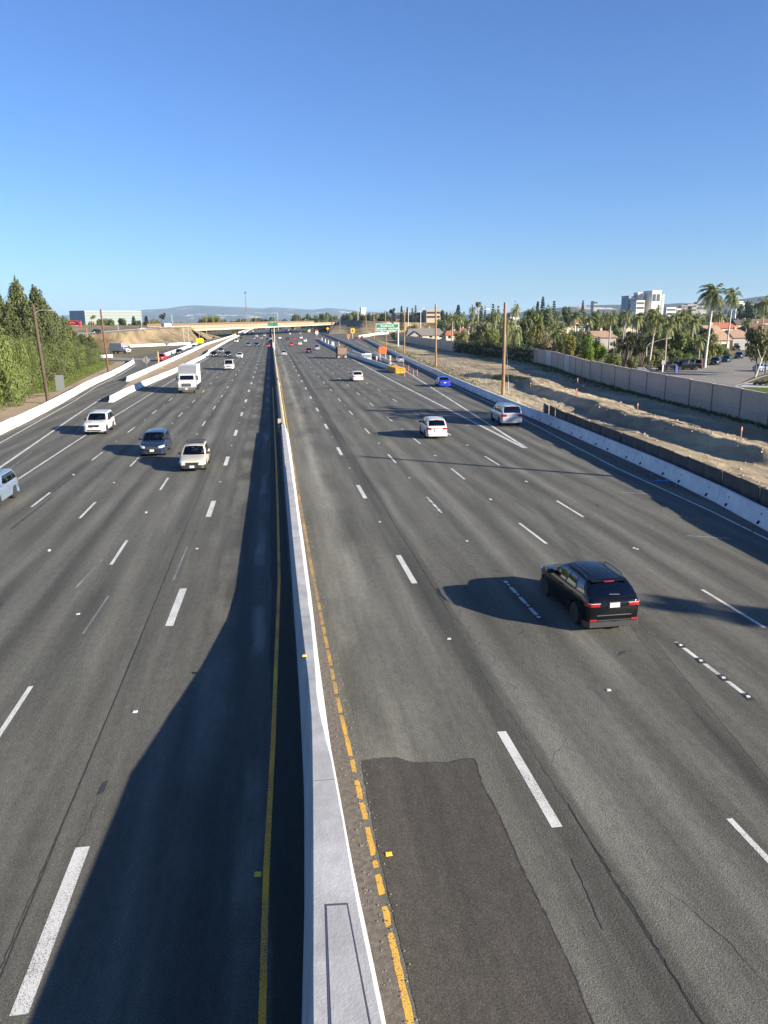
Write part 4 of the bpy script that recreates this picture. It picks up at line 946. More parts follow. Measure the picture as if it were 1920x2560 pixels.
# ================================================================ DRIVERS (one continuous skinned body each)
def person_mesh(shirt, skin_c):
    J = [((0, 0, 0), .15), ((0, .02, .22), .16), ((0, .02, .42), .15), ((0, .02, .53), .06), ((0, .05, .60), .075), ((0, .06, .70), .095), ((0, .05, .79), .07),
         ((.19, .02, .45), .06), ((.27, .12, .24), .048), ((.17, .36, .27), .035), ((.14, .42, .29), .03), ((-.19, .02, .45), .06), ((-.27, .12, .24), .048), ((-.17, .36, .27), .035), ((-.14, .42, .29), .03)]
    Ed = [(0, 1), (1, 2), (2, 3), (3, 4), (4, 5), (5, 6), (2, 7), (7, 8), (8, 9), (9, 10), (2, 11), (11, 12), (12, 13), (13, 14)]
    me = D.meshes.new('person'); me.from_pydata([j[0] for j in J], Ed, []); o = D.objects.new('tmp', me); COL.objects.link(o)
    md = o.modifiers.new('s', 'SKIN'); o.modifiers.new('u', 'SUBSURF').levels = 2
    for k, v in enumerate(me.skin_vertices[0].data): v.radius = (J[k][1], J[k][1]*(.72 if k < 3 else 1)); v.use_root = k == 0
    dg = bpy.context.evaluated_depsgraph_get(); m2 = D.meshes.new_from_object(o.evaluated_get(dg)); D.objects.remove(o)
    m2.materials.clear(); m2.materials.append(shirt); m2.materials.append(skin_c)
    for p in m2.polygons: p.use_smooth = True; c = p.center; p.material_index = 1 if (c.z > .535 or c.y > .27) else 0
    return m2
M_skin = mat('skin', (.42, .25, .17), .6); M_hair = mat('hair', (.03, .02, .015), .8)
def person(car, sx, shirt, lab, seat=.0, col=(.1, .1, .12)):
    me = person_mesh(mat('shirt_'+shirt, col, .9), M_skin); o = link('person', me, label=lab, cat='person')
    k = {'suv': 'suv', 'estate_car': 'wagon'}.get(car.name.split('.')[0], 'suv'); c = CARS[k]
    y1 = c['cab'][1]*c['L']; z = interp(c['top'], .1)-.34
    M = Matrix.Translation(car.location) @ Matrix.Rotation(car.rotation_euler.z, 4, 'Z') @ Matrix.Translation((sx*.38, y1-.18, z)); o.matrix_world = M @ Matrix.Scale(.98, 4)
    b = MB(); rings = []
    for q in range(7):
        t_ = -.2+q*.3; r_ = .105*math.cos(min(1.5, max(0, t_))); rings.append([(r_*math.cos(a)*.95, .045+r_*math.sin(a), .715+.1*math.sin(t_)) for a in [math.pi*2*j/10 for j in range(10)]])
    b.loft(rings[:6]); h = b.build('hair', M_hair, o, 80)
for nm, sx, shirt, lab, col in [('cream', -1, 'white', 'driver in a pale top at the wheel of the cream estate car', (.5, .5, .5)), ('cream', 1, 'plum', 'front passenger in a plum top in the cream estate car', (.25, .1, .2)), ('dark blue', -1, 'olive', 'driver in a yellow top in the dark blue grey suv', (.5, .4, .12)), ('dark blue', 1, 'grey', 'front passenger in a grey top in the dark blue grey suv', (.35, .35, .33)), ('silver blue', -1, 'blue', 'driver in a dark top in the silver blue crossover at the left edge', (.06, .07, .1)), ('white off', -1, 'black', 'driver in a dark top in the white off-road suv', (.03, .03, .03))]:
    car = [o for o in D.objects if o.get('label', '').startswith(nm)][0]; person(car, sx, shirt, lab, 0, col)
# ================================================================ RIGHT ROADSIDE : dirt bank, wall, panels
WB = [(42.4, 45), (42.9, 51), (43.4, 57.5), (44.3, 63.9), (45.2, 69.7), (45.7, 75.6), (46.2, 81), (46.8, 87.6), (47.5, 93.8), (48.4, 100.6), (49.6, 107.9), (50.5, 114.6), (51.3, 121), (52.6, 127.6), (54, 134), (55.4, 140.5), (57, 147.5), (58.4, 154.5), (59.6, 161.5), (60.7, 168.5), (61.2, 175.5), (61.1, 182.5)]
WB2 = [(61.0, 189.5), (60.6, 197), (60.2, 205), (60, 215), (59.6, 225), (59.2, 235), (59.4, 245), (59.8, 256), (60.2, 267), (60.6, 278), (61, 290), (61.4, 302), (61.9, 315), (62.3, 328), (62.7, 341), (63.0, 354), (63.3, 368), (63.6, 382), (63.8, 396)]
wallx = lerp_tab([(0, 42.4)]+[(y, x) for x, y in WB+WB2]); rbx = lerp_tab([(y, x) for x, y in RB])
bot = lerp_tab([(40, 34.5), (47, 33.4), (49, 32.2), (52, 31.8), (57, 31.6), (62, 31.6), (69, 32.0), (81, 32.7), (84, 34.4), (89.5, 33.7), (97, 32.7), (104, 33.6), (115, 36.0), (126, 36.5), (133, 33.3), (138, 33)])
topx = lerp_tab([(40, 35.5), (48, 33.6), (54, 33.6), (59, 33.9), (64, 33.9), (70, 33.6), (78, 34), (80, 35.3), (88, 35.9), (99, 36.2), (107, 36.8), (117, 39.8), (125, 39.6), (131, 36.2), (138, 34.5)])
def sm(t): t = max(0, min(1, t)); return t*t*(3-2*t)
def dirt_z(x, y):
    a, c = bot(y), topx(y)
    H_ = .75*sm((y-44)/6)*sm((142-y)/10)
    z = H_*sm((x-c+1.5)/1.4)*(1-.8*sm((x-c-.5)/6))
    z += .22*H_*math.exp(-((x-c-.2)/.7)**2)
    n = mnoise.fractal(Vector((x*.35, y*.25, 1.7)), .8, 2.0, 5)*.12+mnoise.noise(Vector((x*1.8, y*1.2, 4)))*.09+abs(mnoise.noise(Vector((x*2.6, y*.5, 9))))*.07
    edge = min(1, max(0, (x-rbx(y)-1.0)/1.5))*min(1, max(0, (wallx(y)-x-.2)/1.5))
    z += n*edge*(1.1-.75*sm((y-120)/120)) + .03
    if y < 62: z += .12*math.sin(y*1.1+x)*edge*sm((x-25)/3)*sm((31-x)/3)
    return max(z, .03)
NX = 90; ysd = [2+k*.5 for k in range(280)]; ysd += [ysd[-1]+2*k for k in range(1, 140)]
verts = []; faces = []
for y in ysd:
    x0, x1 = rbx(y)+.45, wallx(y)+.1
    for i in range(NX+1):
        x = x0+(x1-x0)*i/NX; verts.append((x, y, dirt_z(x, y)))
for r_ in range(len(ysd)-1):
    for i in range(NX): q = r_*(NX+1)+i; faces.append((q, q+1, q+NX+2, q+NX+1))
me = D.meshes.new('dirt'); me.from_pydata(verts, [], faces); me.materials.append(None)
m, nb, b_ = new_mat('right_dirt'); nb.coords()
k = nb.rng(nb.noise(.35, (1, .4, 1), 6, .65), .38, .62)
sand = nb.mix(k, (.46, .385, .25), (.32, .265, .17))
damp = nb.mix(nb.rng(nb.noise(.9, (1, .6, 1), 6, .7, (4, 2, 0)), .4, .62), (.19, .155, .11), (.30, .24, .165))
zz = nb.rng(nb.z, .35, .8); col = nb.mix(nb.math('MULTIPLY', nb.rng(nb.noise(.15, (1, .3, 1), 5, .6, (8, 8, 8)), .42, .55), .8), sand, damp)
gr = nb.math('MULTIPLY', nb.rng(nb.noise(.12, (1, .5, 1), 6, .7, (1, 5, 3)), .55, .62), nb.rng(nb.y, 95, 130))
col = nb.mix(gr, col, (.10, .12, .035))
trk = nb.math('SINE', nb.math('MULTIPLY', nb.math('ADD', nb.x, nb.math('MULTIPLY', nb.noise(.12, (1, .4, 1), 3), 9)), 5.0))
col = nb.mul(col, nb.math('MULTIPLY', nb.rng(nb.noise(6, (1, 1, 1), 8, .7), .25, .75, .7, 1.25), nb.math('MULTIPLY_ADD', nb.math('MULTIPLY', trk, nb.rng(nb.noise(.3), .45, .6)), .14, 1)))
nb.L.new(col, b_.inputs['Base Color']); b_.inputs['Roughness'].default_value = .95; b_.inputs['Specular IOR Level'].default_value = .1
bp = nb.node('ShaderNodeBump'); bp.inputs['Strength'].default_value = .7; bp.inputs['Distance'].default_value = .12
nb.L.new(nb.math('ADD', nb.noise(3.2, (1, 1, 1), 8, .75), nb.math('MULTIPLY', trk, .25)), bp.inputs['Height']); nb.L.new(bp.outputs[0], b_.inputs['Normal'])
me.materials[0] = m
for p in me.polygons: p.use_smooth = True
link('roadside_dirt', me, kind='structure')
M_wall = concrete_mat('block_wall', (.46, .375, .29), .14, .5); M_wallp = concrete_mat('block_wall_pink', (.45, .36, .31), .1, .5); M_wallw = concrete_mat('block_wall_white', (.52, .50, .46), .1, .5)
M_post = mat('wall_post', (.20, .17, .14), .9)
def wall_run(pts, h, label, group=None):
    r = D.objects.new('sound_wall', None); COL.objects.link(r); r.location = (pts[0][0], pts[0][1], 0); tag(r, label, 'wall')
    O = Vector((pts[0][0], pts[0][1], 0))
    for k in range(len(pts)-1):
        a, c = Vector((*pts[k], 0))-O, Vector((*pts[k+1], 0))-O; d = (c-a).normalized(); n = Vector((-d.y, d.x, 0))*.1
        hh = h-(.12 if pts[k][1] < 80 and pts[k][1] > 45 else 0)+.03*((k*7) % 3)
        a2, c2 = a+d*.1, c-d*.1
        b = MB(); b.loft([[tuple(p+q+Vector((0, 0, z))) for p, q in ((a2, n), (a2, -n), (c2, -n), (c2, n))] for z in (-.1, hh)])
        for z in (hh*.36,): b.loft([[tuple(p+q*1.04+Vector((0, 0, z_))) for p, q in ((a2, n), (a2, -n), (c2, -n), (c2, n))] for z_ in (z, z+.02)], m=1)
        pm = M_wallw if pts[k][1] in (140.5, 161.5) else (M_wallp if 78 < pts[k][1] < 100 else M_wall)
        b.build('wall_panel', [pm, M_post], r)
        b = MB(); b.loft([[tuple(a+d*s*.1+n*t*1.5+Vector((0, 0, z))) for s, t in ((-1, -1), (1, -1), (1, 1), (-1, 1))] for z in (-.1, hh+.04)]); b.build('wall_post', M_post, r)
        b = MB(); b.loft([[tuple(p+q*1.5+Vector((0, 0, z))) for p, q in ((a2, n), (a2, -n), (c2, -n), (c2, n))] for z in (hh+.003, hh+.09)]); b.build('wall_cap', M_wallp, r)
    return r
wall_run(WB, 3.15, 'tall tan block wall with panels and posts along the right side')
wall_run(WB2, 3.1, 'grey far part of the block wall beyond the ivy')
# dark panels leaning behind the right barrier
M_panel = mat('weathered_board', (.075, .068, .06), .9, noise=.3, nscale=2.2, ns=(1, 1, .4), bump=.3, bscale=14)
y = 75.5; P0 = None; k = 0
pme = MB(); pme.box(-.03, .03, -1.085, 1.085, 0, 1.42)
for q in (-1.0, 1.0): pme.box(.03, .08, q-.045, q+.045, 0, 1.44)
pme.box(-.05, -.031, -1.085, -1.03, 0, 1.46)
pme.box(.03, .06, -1.0, 1.0, .3, .38); pme = pme.mesh('board', M_panel)
while y > 8:
    x = rbx(y)+.84+(.25 if y > 70 else 0); x2 = rbx(y-2.15)+.84
    o = link('board_panel', pme, loc=(x+random.uniform(-.03, .03), y-1.07, .06+random.uniform(-.02, .04)-(.0 if y > 70 else .0)), rz=math.atan2(-(x2-x), -2.15)+math.pi, label='dark weathered board panel standing in a row behind the right barrier', cat='panel', group='dark board panels behind the right barrier')
    o.rotation_euler.y = random.uniform(-.04, .04); y -= 2.15

# ================================================================ POLES AND LAMPS
M_wood = mat('pole_wood', (.23, .145, .08), .9, noise=.35, nscale=3, ns=(1, 1, .15)); M_woodd = mat('dark_pole_wood', (.075, .05, .035), .9, noise=.3, nscale=3, ns=(1, 1, .15)); M_galv = mat('galvanised', (.42, .43, .43), .45, .5)
def lamp_pole(base, topp, armto, armfrom, rad, m, label, group=None, Y=None, lamp=True):
    g = G(*base); Y = Y or g.y; t = A(topp[0], topp[1], Y)
    r = D.objects.new('street_lamp' if lamp else 'utility_pole', None); COL.objects.link(r); r.location = g; tag(r, label, 'street lamp' if lamp else 'pole', group)
    b = MB(); b.tube([(0, 0, -.2), tuple((t-g)*.5), tuple(t-g)], [rad, rad*.88, rad*.75], 10); b.build('pole', m, r, 40)
    if lamp:
        a = A(*armfrom, Y)-g; e = A(*armto, Y)-g
        b = MB(); b.tube([tuple(a), tuple(a.lerp(e, .12)+Vector((0, 0, .3))), tuple(a.lerp(e, .5)+Vector((0, 0, .25))), tuple(e)], [.05, .045, .04, .035], 8); b.build('arm', M_galv, r, 50)
        d = -1 if e.x < a.x else 1
        b = MB(); b.loft([[(e.x-d*.1, e.y+v*.1, e.z+w_*.05) for v, w_ in ((-1, -1), (1, -1), (1, 1), (-1, 1))], [(e.x+d*.35, e.y+v*.17, e.z-.02+w_*.09) for v, w_ in ((-1, -1), (1, -1), (1, 1), (-1, 1))], [(e.x+d*.75, e.y+v*.12, e.z-.02+w_*.05) for v, w_ in ((-1, -1), (1, -1), (1, 1), (-1, 1))]]); b.build('lamp_head', M_galv, r, 60)
    return r
gp = 'wooden pole lamps along the right side'
l1 = lamp_pole((1257, 988), (1263, 756), (1222, 772.5), (1261, 779), .24, M_wood, 'tall wooden lamp pole behind the right barrier, nearest of its row', gp)
b = MB(); g = Vector(l1.location); b.tube([(.9, .2, 0), (.15, .0, 8.2)], .02, 5); b.tube([(.9, .2, 0), (.75, .17, 1.8)], .05, 6); b.build('guy_wire', M_galv, l1)
lamp_pole((1090, 917), (1089, 759.5), (1060, 771), (1089, 774), .24, M_wood, 'second wooden lamp pole from the camera on the right, by the bend in the barrier', gp, lamp=True)
lamp_pole((1010.7, 884), (1011, 774.7), (991, 781), (1010.5, 785), .24, M_wood, 'wooden lamp pole right of the green exit sign', gp)
lamp_pole((966, 866), (962.7, 775.8), (947, 781), (962.7, 784), .24, M_wood, 'wooden lamp pole behind the green exit sign', gp)
lamp_pole((935.5, 851), (934.5, 781), (920, 785), (934.5, 788), .26, M_wood, 'wooden lamp pole left of the green exit sign', gp)
lamp_pole((916, 844), (914.5, 782), (903, 787), (914.5, 790), .26, M_wood, 'farthest wooden lamp pole on the right, before the dry bank', gp)
lamp_pole((121, 1009), (82, 762.5), (121.5, 775.3), (88, 786), .22, M_woodd, 'dark leaning wooden lamp pole behind the left barrier', None)
lamp_pole((272, 934.6), (251, 773), None, None, .2, mat('red_pole', (.13, .065, .035), .9, noise=.3, nscale=3), 'leaning brown wooden pole behind the left barrier', None, lamp=False)
lamp_pole((221, 890), (215.6, 820), None, None, .22, M_wood, 'pale wooden pole at the end of the left trees', None, lamp=False)
for bx, by, tx, ty, lab in [(300, 862, 294.5, 813, 'thin grey lamp standard behind the far white barrier'), (461, 858, 456.5, 815, 'left of two thin grey standards before the embankment'), (473, 860, 469, 815, 'right of two thin grey standards before the embankment'), (499, 851, 497, 820, 'thin grey standard behind the yellow truck body'), (517.5, 847, 516, 822, 'thin grey standard below the left end of the overpass')]:
    lamp_pole((bx, by), (tx, ty), None, None, .12, M_galv, lab, None, lamp=False)
lamp_pole((405, 855), (403, 790), None, None, .2, M_woodd, 'brown utility pole in front of the left embankment', None, lamp=False)
lamp_pole((850, 832), (850, 785), None, None, .15, M_galv, 'grey sign mast at the right end of the overpass', None, lamp=False)
for px, y0_, y1_, Y, lab in [(895, 803, 774.7, 760, 'grey mast on top of the dry bank'), (1021, 808, 775, 620, 'grey mast right of the dark low building'), (1051.5, 822, 776, 520, 'slim red brown mast behind the grey roofed house'), (1125, 815, 776, 560, 'left of a pair of wooden poles among the palms'), (1131.5, 815, 776, 560, 'right of a pair of wooden poles among the palms'), (1212, 805, 764, 520, 'tall wooden pole left of the nearest lamp pole arm'), (431, 815, 786, 620, 'grey mast by the white truck on the raised road'), (695, 805, 782, 950, 'grey mast far behind the overpass')]:
    a = A(px, y0_, Y); t = A(px, y1_, Y); b = MB(); b.tube([(0, 0, -a.z), (0, 0, t.z-a.z)], .2, 8); b.build('utility_pole', M_wood if 'wood' in lab else M_galv, label=lab, cat='pole').location = (a.x, a.y, a.z)
# off-frame wooden pole whose long shadow crosses the lanes
b = MB(); b.tube([(0, 0, 0), (0, 0, 12.8)], [.24, .17], 10); b.tube([(0, 0, 12), (-2.5, 0, 12.6)], .05, 6); o = b.build('utility_pole', M_wood, label='wooden pole outside the right edge of the photo casting the long thin shadow', cat='pole'); o.location = (37.2, 34.6, 0)

# ================================================================ SIGNS
M_green = mat('sign_green', (.012, .16, .10), .5); M_signw = mat('sign_white', (.62, .66, .62), .5); M_orange = mat('sign_orange', (.75, .13, .015), .5); M_yellow = mat('sign_yellow', (.75, .42, .01), .5); M_blk = mat('sign_black', (.015, .015, .015), .6); M_signback = mat('sign_back', (.22, .23, .23), .5, .3)
def text_mesh(txt, size, name='lettering', bold=.0):
    cu = D.curves.new(name, 'FONT'); cu.body = txt; cu.size = size; cu.align_x = 'CENTER'; cu.align_y = 'CENTER'; cu.extrude = .01; cu.offset = bold
    o = D.objects.new('tmp_text', cu); COL.objects.link(o); dg = bpy.context.evaluated_depsgraph_get(); me = D.meshes.new_from_object(o.evaluated_get(dg)); D.objects.remove(o); D.curves.remove(cu); return me
def put_text(txt, size, parent, x, z, y, m, bold=0, name='lettering'):
    me = text_mesh(txt, size, name, bold); me.materials.clear(); me.materials.append(m); o = link(name, me, parent); o.location = (x, y, z); o.rotation_euler = (R(90), 0, 0); return o
# exit sign
g = G(995.3, 866); Y = g.y; tl_, br_ = A(939.3, 809.5, Y), A(996.5, 827, Y); W_, H_ = br_.x-tl_.x, tl_.z-br_.z
r = D.objects.new('exit_sign', None); COL.objects.link(r); r.location = g; tag(r, 'green overhead sign reading Brookhurst St North South on one white post', 'road sign')
cx, cz = (tl_.x+br_.x)/2-g.x, (tl_.z+br_.z)/2
b = MB(); b.box(cx-W_/2, cx+W_/2, -.35, -.25, cz-H_/2, cz+H_/2); b.build('sign_border', M_signw, r)
b = MB(); b.box(cx-W_/2+.16, cx+W_/2-.16, -.37, -.352, cz-H_/2+.16, cz+H_/2-.16); b.build('sign_panel', M_green, r)
put_text('Brookhurst St', .95, r, cx, cz+H_*.2, -.385, M_signw, .02)
put_text('NORTH   SOUTH', .95, r, cx-.05, cz-H_*.2, -.385, M_signw, .02)
for sx, ang in ((-1, 0), (1, .3)):
    b = MB(); ax = cx+sx*W_*.42; az = cz-H_*.18
    if sx < 0: b.poly([(ax-.4, -.386, az), (ax, -.386, az+.4), (ax, -.386, az-.4)]); b.poly([(ax, -.386, az+.13), (ax, -.386, az-.13), (ax+.35, -.386, az-.13), (ax+.35, -.386, az+.13)])
    else: b.poly([(ax+.4, -.386, az+.4), (ax-.15, -.386, az+.35), (ax+.35, -.386, az-.15)]); b.poly([(ax+.05, -.386, az+.2), (ax-.35, -.386, az-.25), (ax-.25, -.386, az-.35), (ax+.2, -.386, az+.05)])
    b.build('arrow', M_signw, r)
b = MB(); b.tube([(0, 0, 0), (0, 0, cz+H_*.5)], .3, 12); b.tube([(cx-W_*.5, 0, cz+.3), (.2, 0, cz+.3)], .14, 8); b.tube([(cx-W_*.5, 0, cz-.5), (.2, 0, cz-.5)], .14, 8); b.build('sign_post', mat('post_white', (.5, .52, .48), .5), r, 40)
b = MB()
for q in (-.25, .27): b.box(cx+W_*q-.3, cx+W_*q+.3, -1.3, -.9, cz-H_/2-.25, cz-H_/2-.05)
b.build('sign_light', M_signw, r)
# far median sign
g = A(684, 850, 330); r = D.objects.new('median_sign', None); COL.objects.link(r); r.location = (1.4, 330, 0); tag(r, 'small green median sign with three lines of white lettering before the overpass', 'road sign')
tl_, br_ = A(669.3, 806.5, 330), A(694.5, 815.5, 330); W_, H_ = br_.x-tl_.x, tl_.z-br_.z; cx, cz = (tl_.x+br_.x)/2-1.4, (tl_.z+br_.z)/2
b = MB(); b.box(cx-W_/2, cx+W_/2, -.2, -.1, cz-H_/2, cz+H_/2); b.build('sign_panel', M_green, r)
b = MB()
for k, (wa, wb2) in enumerate(((1.05, .3), (1.1, .6), (1.25, .35))):
    z = cz+H_*(.28-.28*k); x = cx-W_/2+.2
    b.box(x, x+wa, -.215, -.205, z-.07, z+.07); x += wa+.25; b.box(x, x+wb2, -.215, -.205, z-.07, z+.07); b.box(cx+W_*.33, cx+W_*.42, -.215, -.205, z-.1, z+.1)
b.build('lettering', mat('letter_green', (.1, .28, .2), .5), r)
b = MB(); b.tube([(0, 0, .6), (0, 0, cz+H_/2)], .17, 10); b.box(-.9, -.3, -.3, -.1, cz+H_/2+.02, cz+H_/2+.28); b.build('sign_post', mat('post_cream', (.5, .45, .33), .6), r, 40)
b = MB(); b.box(-.45, .45, -1.2, 1.2, 0, 2.6); o = b.build('pier_shield', M_conc, label='pale grey concrete block on the median before the overpass', cat='block'); o.location = (.9, 288, 0)
# orange work sign
g = G(957, 905); Y = g.y; r = D.objects.new('work_sign', None); COL.objects.link(r); r.location = g; tag(r, 'orange roadwork sign with black lettering inside the work strip', 'road sign')
tl_, br_ = A(947, 867, Y), A(966.3, 884, Y); W_, H_ = br_.x-tl_.x, tl_.z-br_.z; cx, cz = (tl_.x+br_.x)/2-g.x, (tl_.z+br_.z)/2
b = MB(); b.box(cx-W_/2, cx+W_/2, -.06, 0, cz-H_/2, cz+H_/2); b.build('sign_panel', M_orange, r)
b = MB()
for k in range(4): b.box(cx-W_*.36, cx+W_*(.3-.1*(k % 2)), -.068, -.061, cz+H_*(.34-.22*k)-.05, cz+H_*(.34-.22*k)+.05)
b.build('lettering', mat('letter_brown', (.18, .04, .01), .6), r)
for sx in (-1, 1):
    b = MB(); b.box(cx+sx*W_*.35-.05, cx+sx*W_*.35+.05, 0, .1, 0, cz+H_*.4); b.build('sign_post', M_galv, r)
    b = MB(); b.tube([(cx+sx*W_*.35, .05, cz-H_/2), (cx+sx*W_*.35+.5, 1.2, 0)], .05, 6); b.build('brace', M_signw, r)
b = MB(); b.tube([tuple(G(882, 876, .6)), tuple(G(907, 886, .5))], .28, 8); b.build('white_pipe', M_signw, label='long white pipe lying in the work strip right of the brown truck', cat='pipe')
b = MB(); p = G(919, 898); b.box(p.x-.9, p.x+.9, p.y-1, p.y+1.4, 0, 1.5); b.box(p.x-.8, p.x+.8, p.y-1.03, p.y-1.0, .4, 1.3, 1); b.build('white_cabinet', [M_signw, M_signback], label='white box standing in the work strip left of the orange sign', cat='box')
for k, (px, py) in enumerate([(805, 852), (813.5, 856), (821, 860), (830, 864), (832.5, 865), (834.5, 866), (849, 873)]):
    p = G(px, py); b = MB(); b.tube([(0, 0, 0), (0, 0, 1.7)], .16, 7); o = b.build('white_marker', M_signw, label='short white marker post in the work strip left of the brown truck', cat='post', group='white marker posts in the work strip'); o.location = p
# striped barricade posts
for px, py, h, lab in [(942, 906, 1.5, 'red and white striped marker post left of the orange sign'), (976, 912, 2.1, 'red and white striped marker post right of the orange sign')]:
    g = G(px, py); r = D.objects.new('marker_post', None); COL.objects.link(r); r.location = g; tag(r, lab, 'marker post')
    b = MB()
    for k in range(6): b.loft([[(x, -.03, z+dz) for x, dz in ((-.16, 0), (.16, .1))]+[(x, -.03, z+.14+dz) for x, dz in ((.16, .1), (-.16, 0))], [(x, .03, z+dz) for x, dz in ((-.16, 0), (.16, .1))]+[(x, .03, z+.14+dz) for x, dz in ((.16, .1), (-.16, 0))]] if True else [], m=k % 2) if False else b.box(-.16, .16, -.03, .03, h*.4+k*h*.1, h*.4+(k+1)*h*.1-.003, k % 2)
    b.build('striped_board', [M_orange, M_signw], r); b = MB(); b.box(-.05, .05, -.02, .02, 0, h*.4); b.build('post', M_galv, r)
# crash cushion
g = G(1002, 933); r = D.objects.new('crash_cushion', None); COL.objects.link(r); r.location = (g.x-.1, g.y, 0); r.rotation_euler = (0, 0, .03); tag(r, 'orange crash cushion with black and yellow chevrons where the barriers meet', 'crash cushion')
M_or = mat('cushion_orange', (.68, .30, .03), .55)
for k in range(6):
    b = MB(); b.loft([[(-.95, y, .0), (.95, y, .0), (.98, y, .85), (.85, y, 1.0), (-.85, y, 1.0), (-.98, y, .85)] for y in (k*1.55+.04, k*1.55+1.48)]); b.build('cushion_section', M_or, r)
for sx in (-1, 1):
    b = MB(); b.box(sx*.48-.42, sx*.48+.42, -.03, .03, .08, .98); pnl = b.build('chevron_board', M_yellow, r)
    b = MB()
    for k in range(5):
        z = -.05+k*.26; x0_, x1_ = sx*.08, sx*.88
        zl, zh = z+.0, z-.38
        P = [(x0_, -.036, z+.38), (x1_, -.036, z), (x1_, -.036, z+.12), (x0_, -.036, z+.5)]
        P = [(x, y, min(.97, max(.09, zq))) for x, y, zq in P]; b.poly(P)
    b.build('chevron', M_blk, pnl)
# orange delineators, cones, stakes
def delineator(px, py, h, lab, kind='post', Y=None):
    g = G(px, py)
    if kind == 'post':
        b = MB(); b.tube([(0, 0, .04), (0, 0, h)], .05, 8); b.lathe([(.2, 0), (.2, .04), (.01, .04)], n=12); o = b.build('channelizer_post', mat('orange_post', (.7, .2, .1), .6), label=lab, cat='post', group='orange plastic posts around the crash cushion')
    elif kind == 'cone':
        r = D.objects.new('traffic_cone', None); COL.objects.link(r); tag(r, lab, 'traffic cone'); o = r
        b = MB(); b.lathe([(.17, .03), (.03, h), (.01, h)], n=14); b.box(-.2, .2, -.2, .2, 0, .04); b.build('cone_body', M_orange, r)
        b = MB(); b.lathe([(.118, h*.42), (.082, h*.66), (.06, h*.66), (.09, h*.42)], n=14); b.build('reflective_band', M_signw, r)
    else:
        b = MB(); b.box(-.04, .04, -.02, .02, 0, h); b.box(-.055, .05, -.03, -.022, h*.72, h*.95, 1); o = b.build('survey_stake', [M_wood, mat('flag_orange', (.6, .2, .12), .7)], label=lab, cat='stake', group='survey stakes on the dirt bank')
    o.location = (g.x, g.y, dirt_z(g.x, g.y) if g.x > rbx(g.y)+.6 else 0); return o
for px, py in [(993, 934), (1011, 941), (1021.7, 926), (1033.4, 939), (1008.5, 915), (1043, 938)]: delineator(px, py, 1.05, 'orange plastic post standing by the crash cushion')
delineator(1459, 975, .75, 'orange traffic cone on the dirt below the wall', 'cone')
for px, py, h in [(1326, 979, 1.0), (1440, 1010, 1.0), (1440, 1010, .9), (1592, 1049, .9), (1848, 1135, 1.1)][:2]+[(1592, 1049, .9), (1848, 1135, 1.1), (1180, 930, .8), (1058, 893, .8), (1041, 888, .8)]: delineator(px, py, h, 'wooden survey stake with a pale orange flag on the dirt', 'stake')
delineator(1443, 975, 1.5, 'plain wooden stake left of the orange cone', 'stake')['group'] = 'survey stakes on the dirt bank'
for k, (px, py) in enumerate([(787, 844), (793, 846), (790, 849)]): delineator(px, py, 1.2, 'orange and white channelizer post beside the far work strip', 'post')
# yellow arrow sign, small orange sign, red and white sign, yellow diamond
def panel_sign(x0, y0_, x1, y1_, by, m, lab, extra=None, Y=None, nm='road_sign'):
    g = G((x0+x1)/2, by); Y = g.y; a, c = A(x0, y0_, Y), A(x1, y1_, Y); r = D.objects.new(nm, None); COL.objects.link(r); r.location = g; tag(r, lab, 'road sign')
    W_, H_ = c.x-a.x, a.z-c.z; cx, cz = (a.x+c.x)/2-g.x, (a.z+c.z)/2
    b = MB(); b.box(cx-W_/2, cx+W_/2, -.1, 0, cz-H_/2, cz+H_/2); b.build('sign_panel', m, r)
    b = MB(); b.box(cx-.1, cx+.1, 0, .1, 0, cz); b.build('sign_post', M_signw, r)
    return r, cx, cz, W_, H_
r, cx, cz, W_, H_ = panel_sign(877, 821, 886.5, 832.5, 846, M_yellow, 'yellow sign with black curved arrow at the foot of the dry bank')
b = MB(); b.poly([(cx-.1*W_, -.12, cz-.35*H_), (cx+.08*W_, -.12, cz-.35*H_), (cx+.1*W_, -.12, cz), (cx+.25*W_, -.12, cz), (cx, -.12, cz+.38*H_), (cx-.25*W_, -.12, cz), (cx-.08*W_, -.12, cz)]); b.poly([(cx-.38*W_, -.12, cz-.2*H_), (cx-.1*W_, -.12, cz-.3*H_), (cx-.1*W_, -.12, cz-.15*H_), (cx-.32*W_, -.12, cz-.05*H_)]); b.build('arrow', M_blk, r)
panel_sign(867.5, 836, 875, 844, 849, M_orange, 'small orange sign left of the yellow arrow sign')
r, cx, cz, W_, H_ = panel_sign(788.5, 824, 795.5, 835.5, 840, M_signw, 'white sign with a red top by the far work strip'); b = MB(); b.box(cx-W_/2, cx+W_/2, -.12, -.102, cz+H_*.15, cz+H_/2+.01); b.build('sign_header', mat('sign_red', (.55, .05, .03), .5), r)
r, cx, cz, W_, H_ = panel_sign(868.5, 829, 873, 834, 846, M_green, 'tiny green sign beside the yellow arrow sign')
g = G(819.5, 834); Y = g.y; c = A(819.5, 821.5, Y); b = MB(); s_ = 1.35; b.poly([(0, 0, c.z-s_), (s_, 0, c.z), (0, 0, c.z+s_), (-s_, 0, c.z)]); b.poly([(0, .06, c.z-s_), (-s_, .06, c.z), (0, .06, c.z+s_), (s_, .06, c.z)])
r = D.objects.new('warning_sign', None); COL.objects.link(r); r.location = g; tag(r, 'yellow diamond sign in front of the overpass shade', 'road sign'); b.build('sign_panel', M_yellow, r)
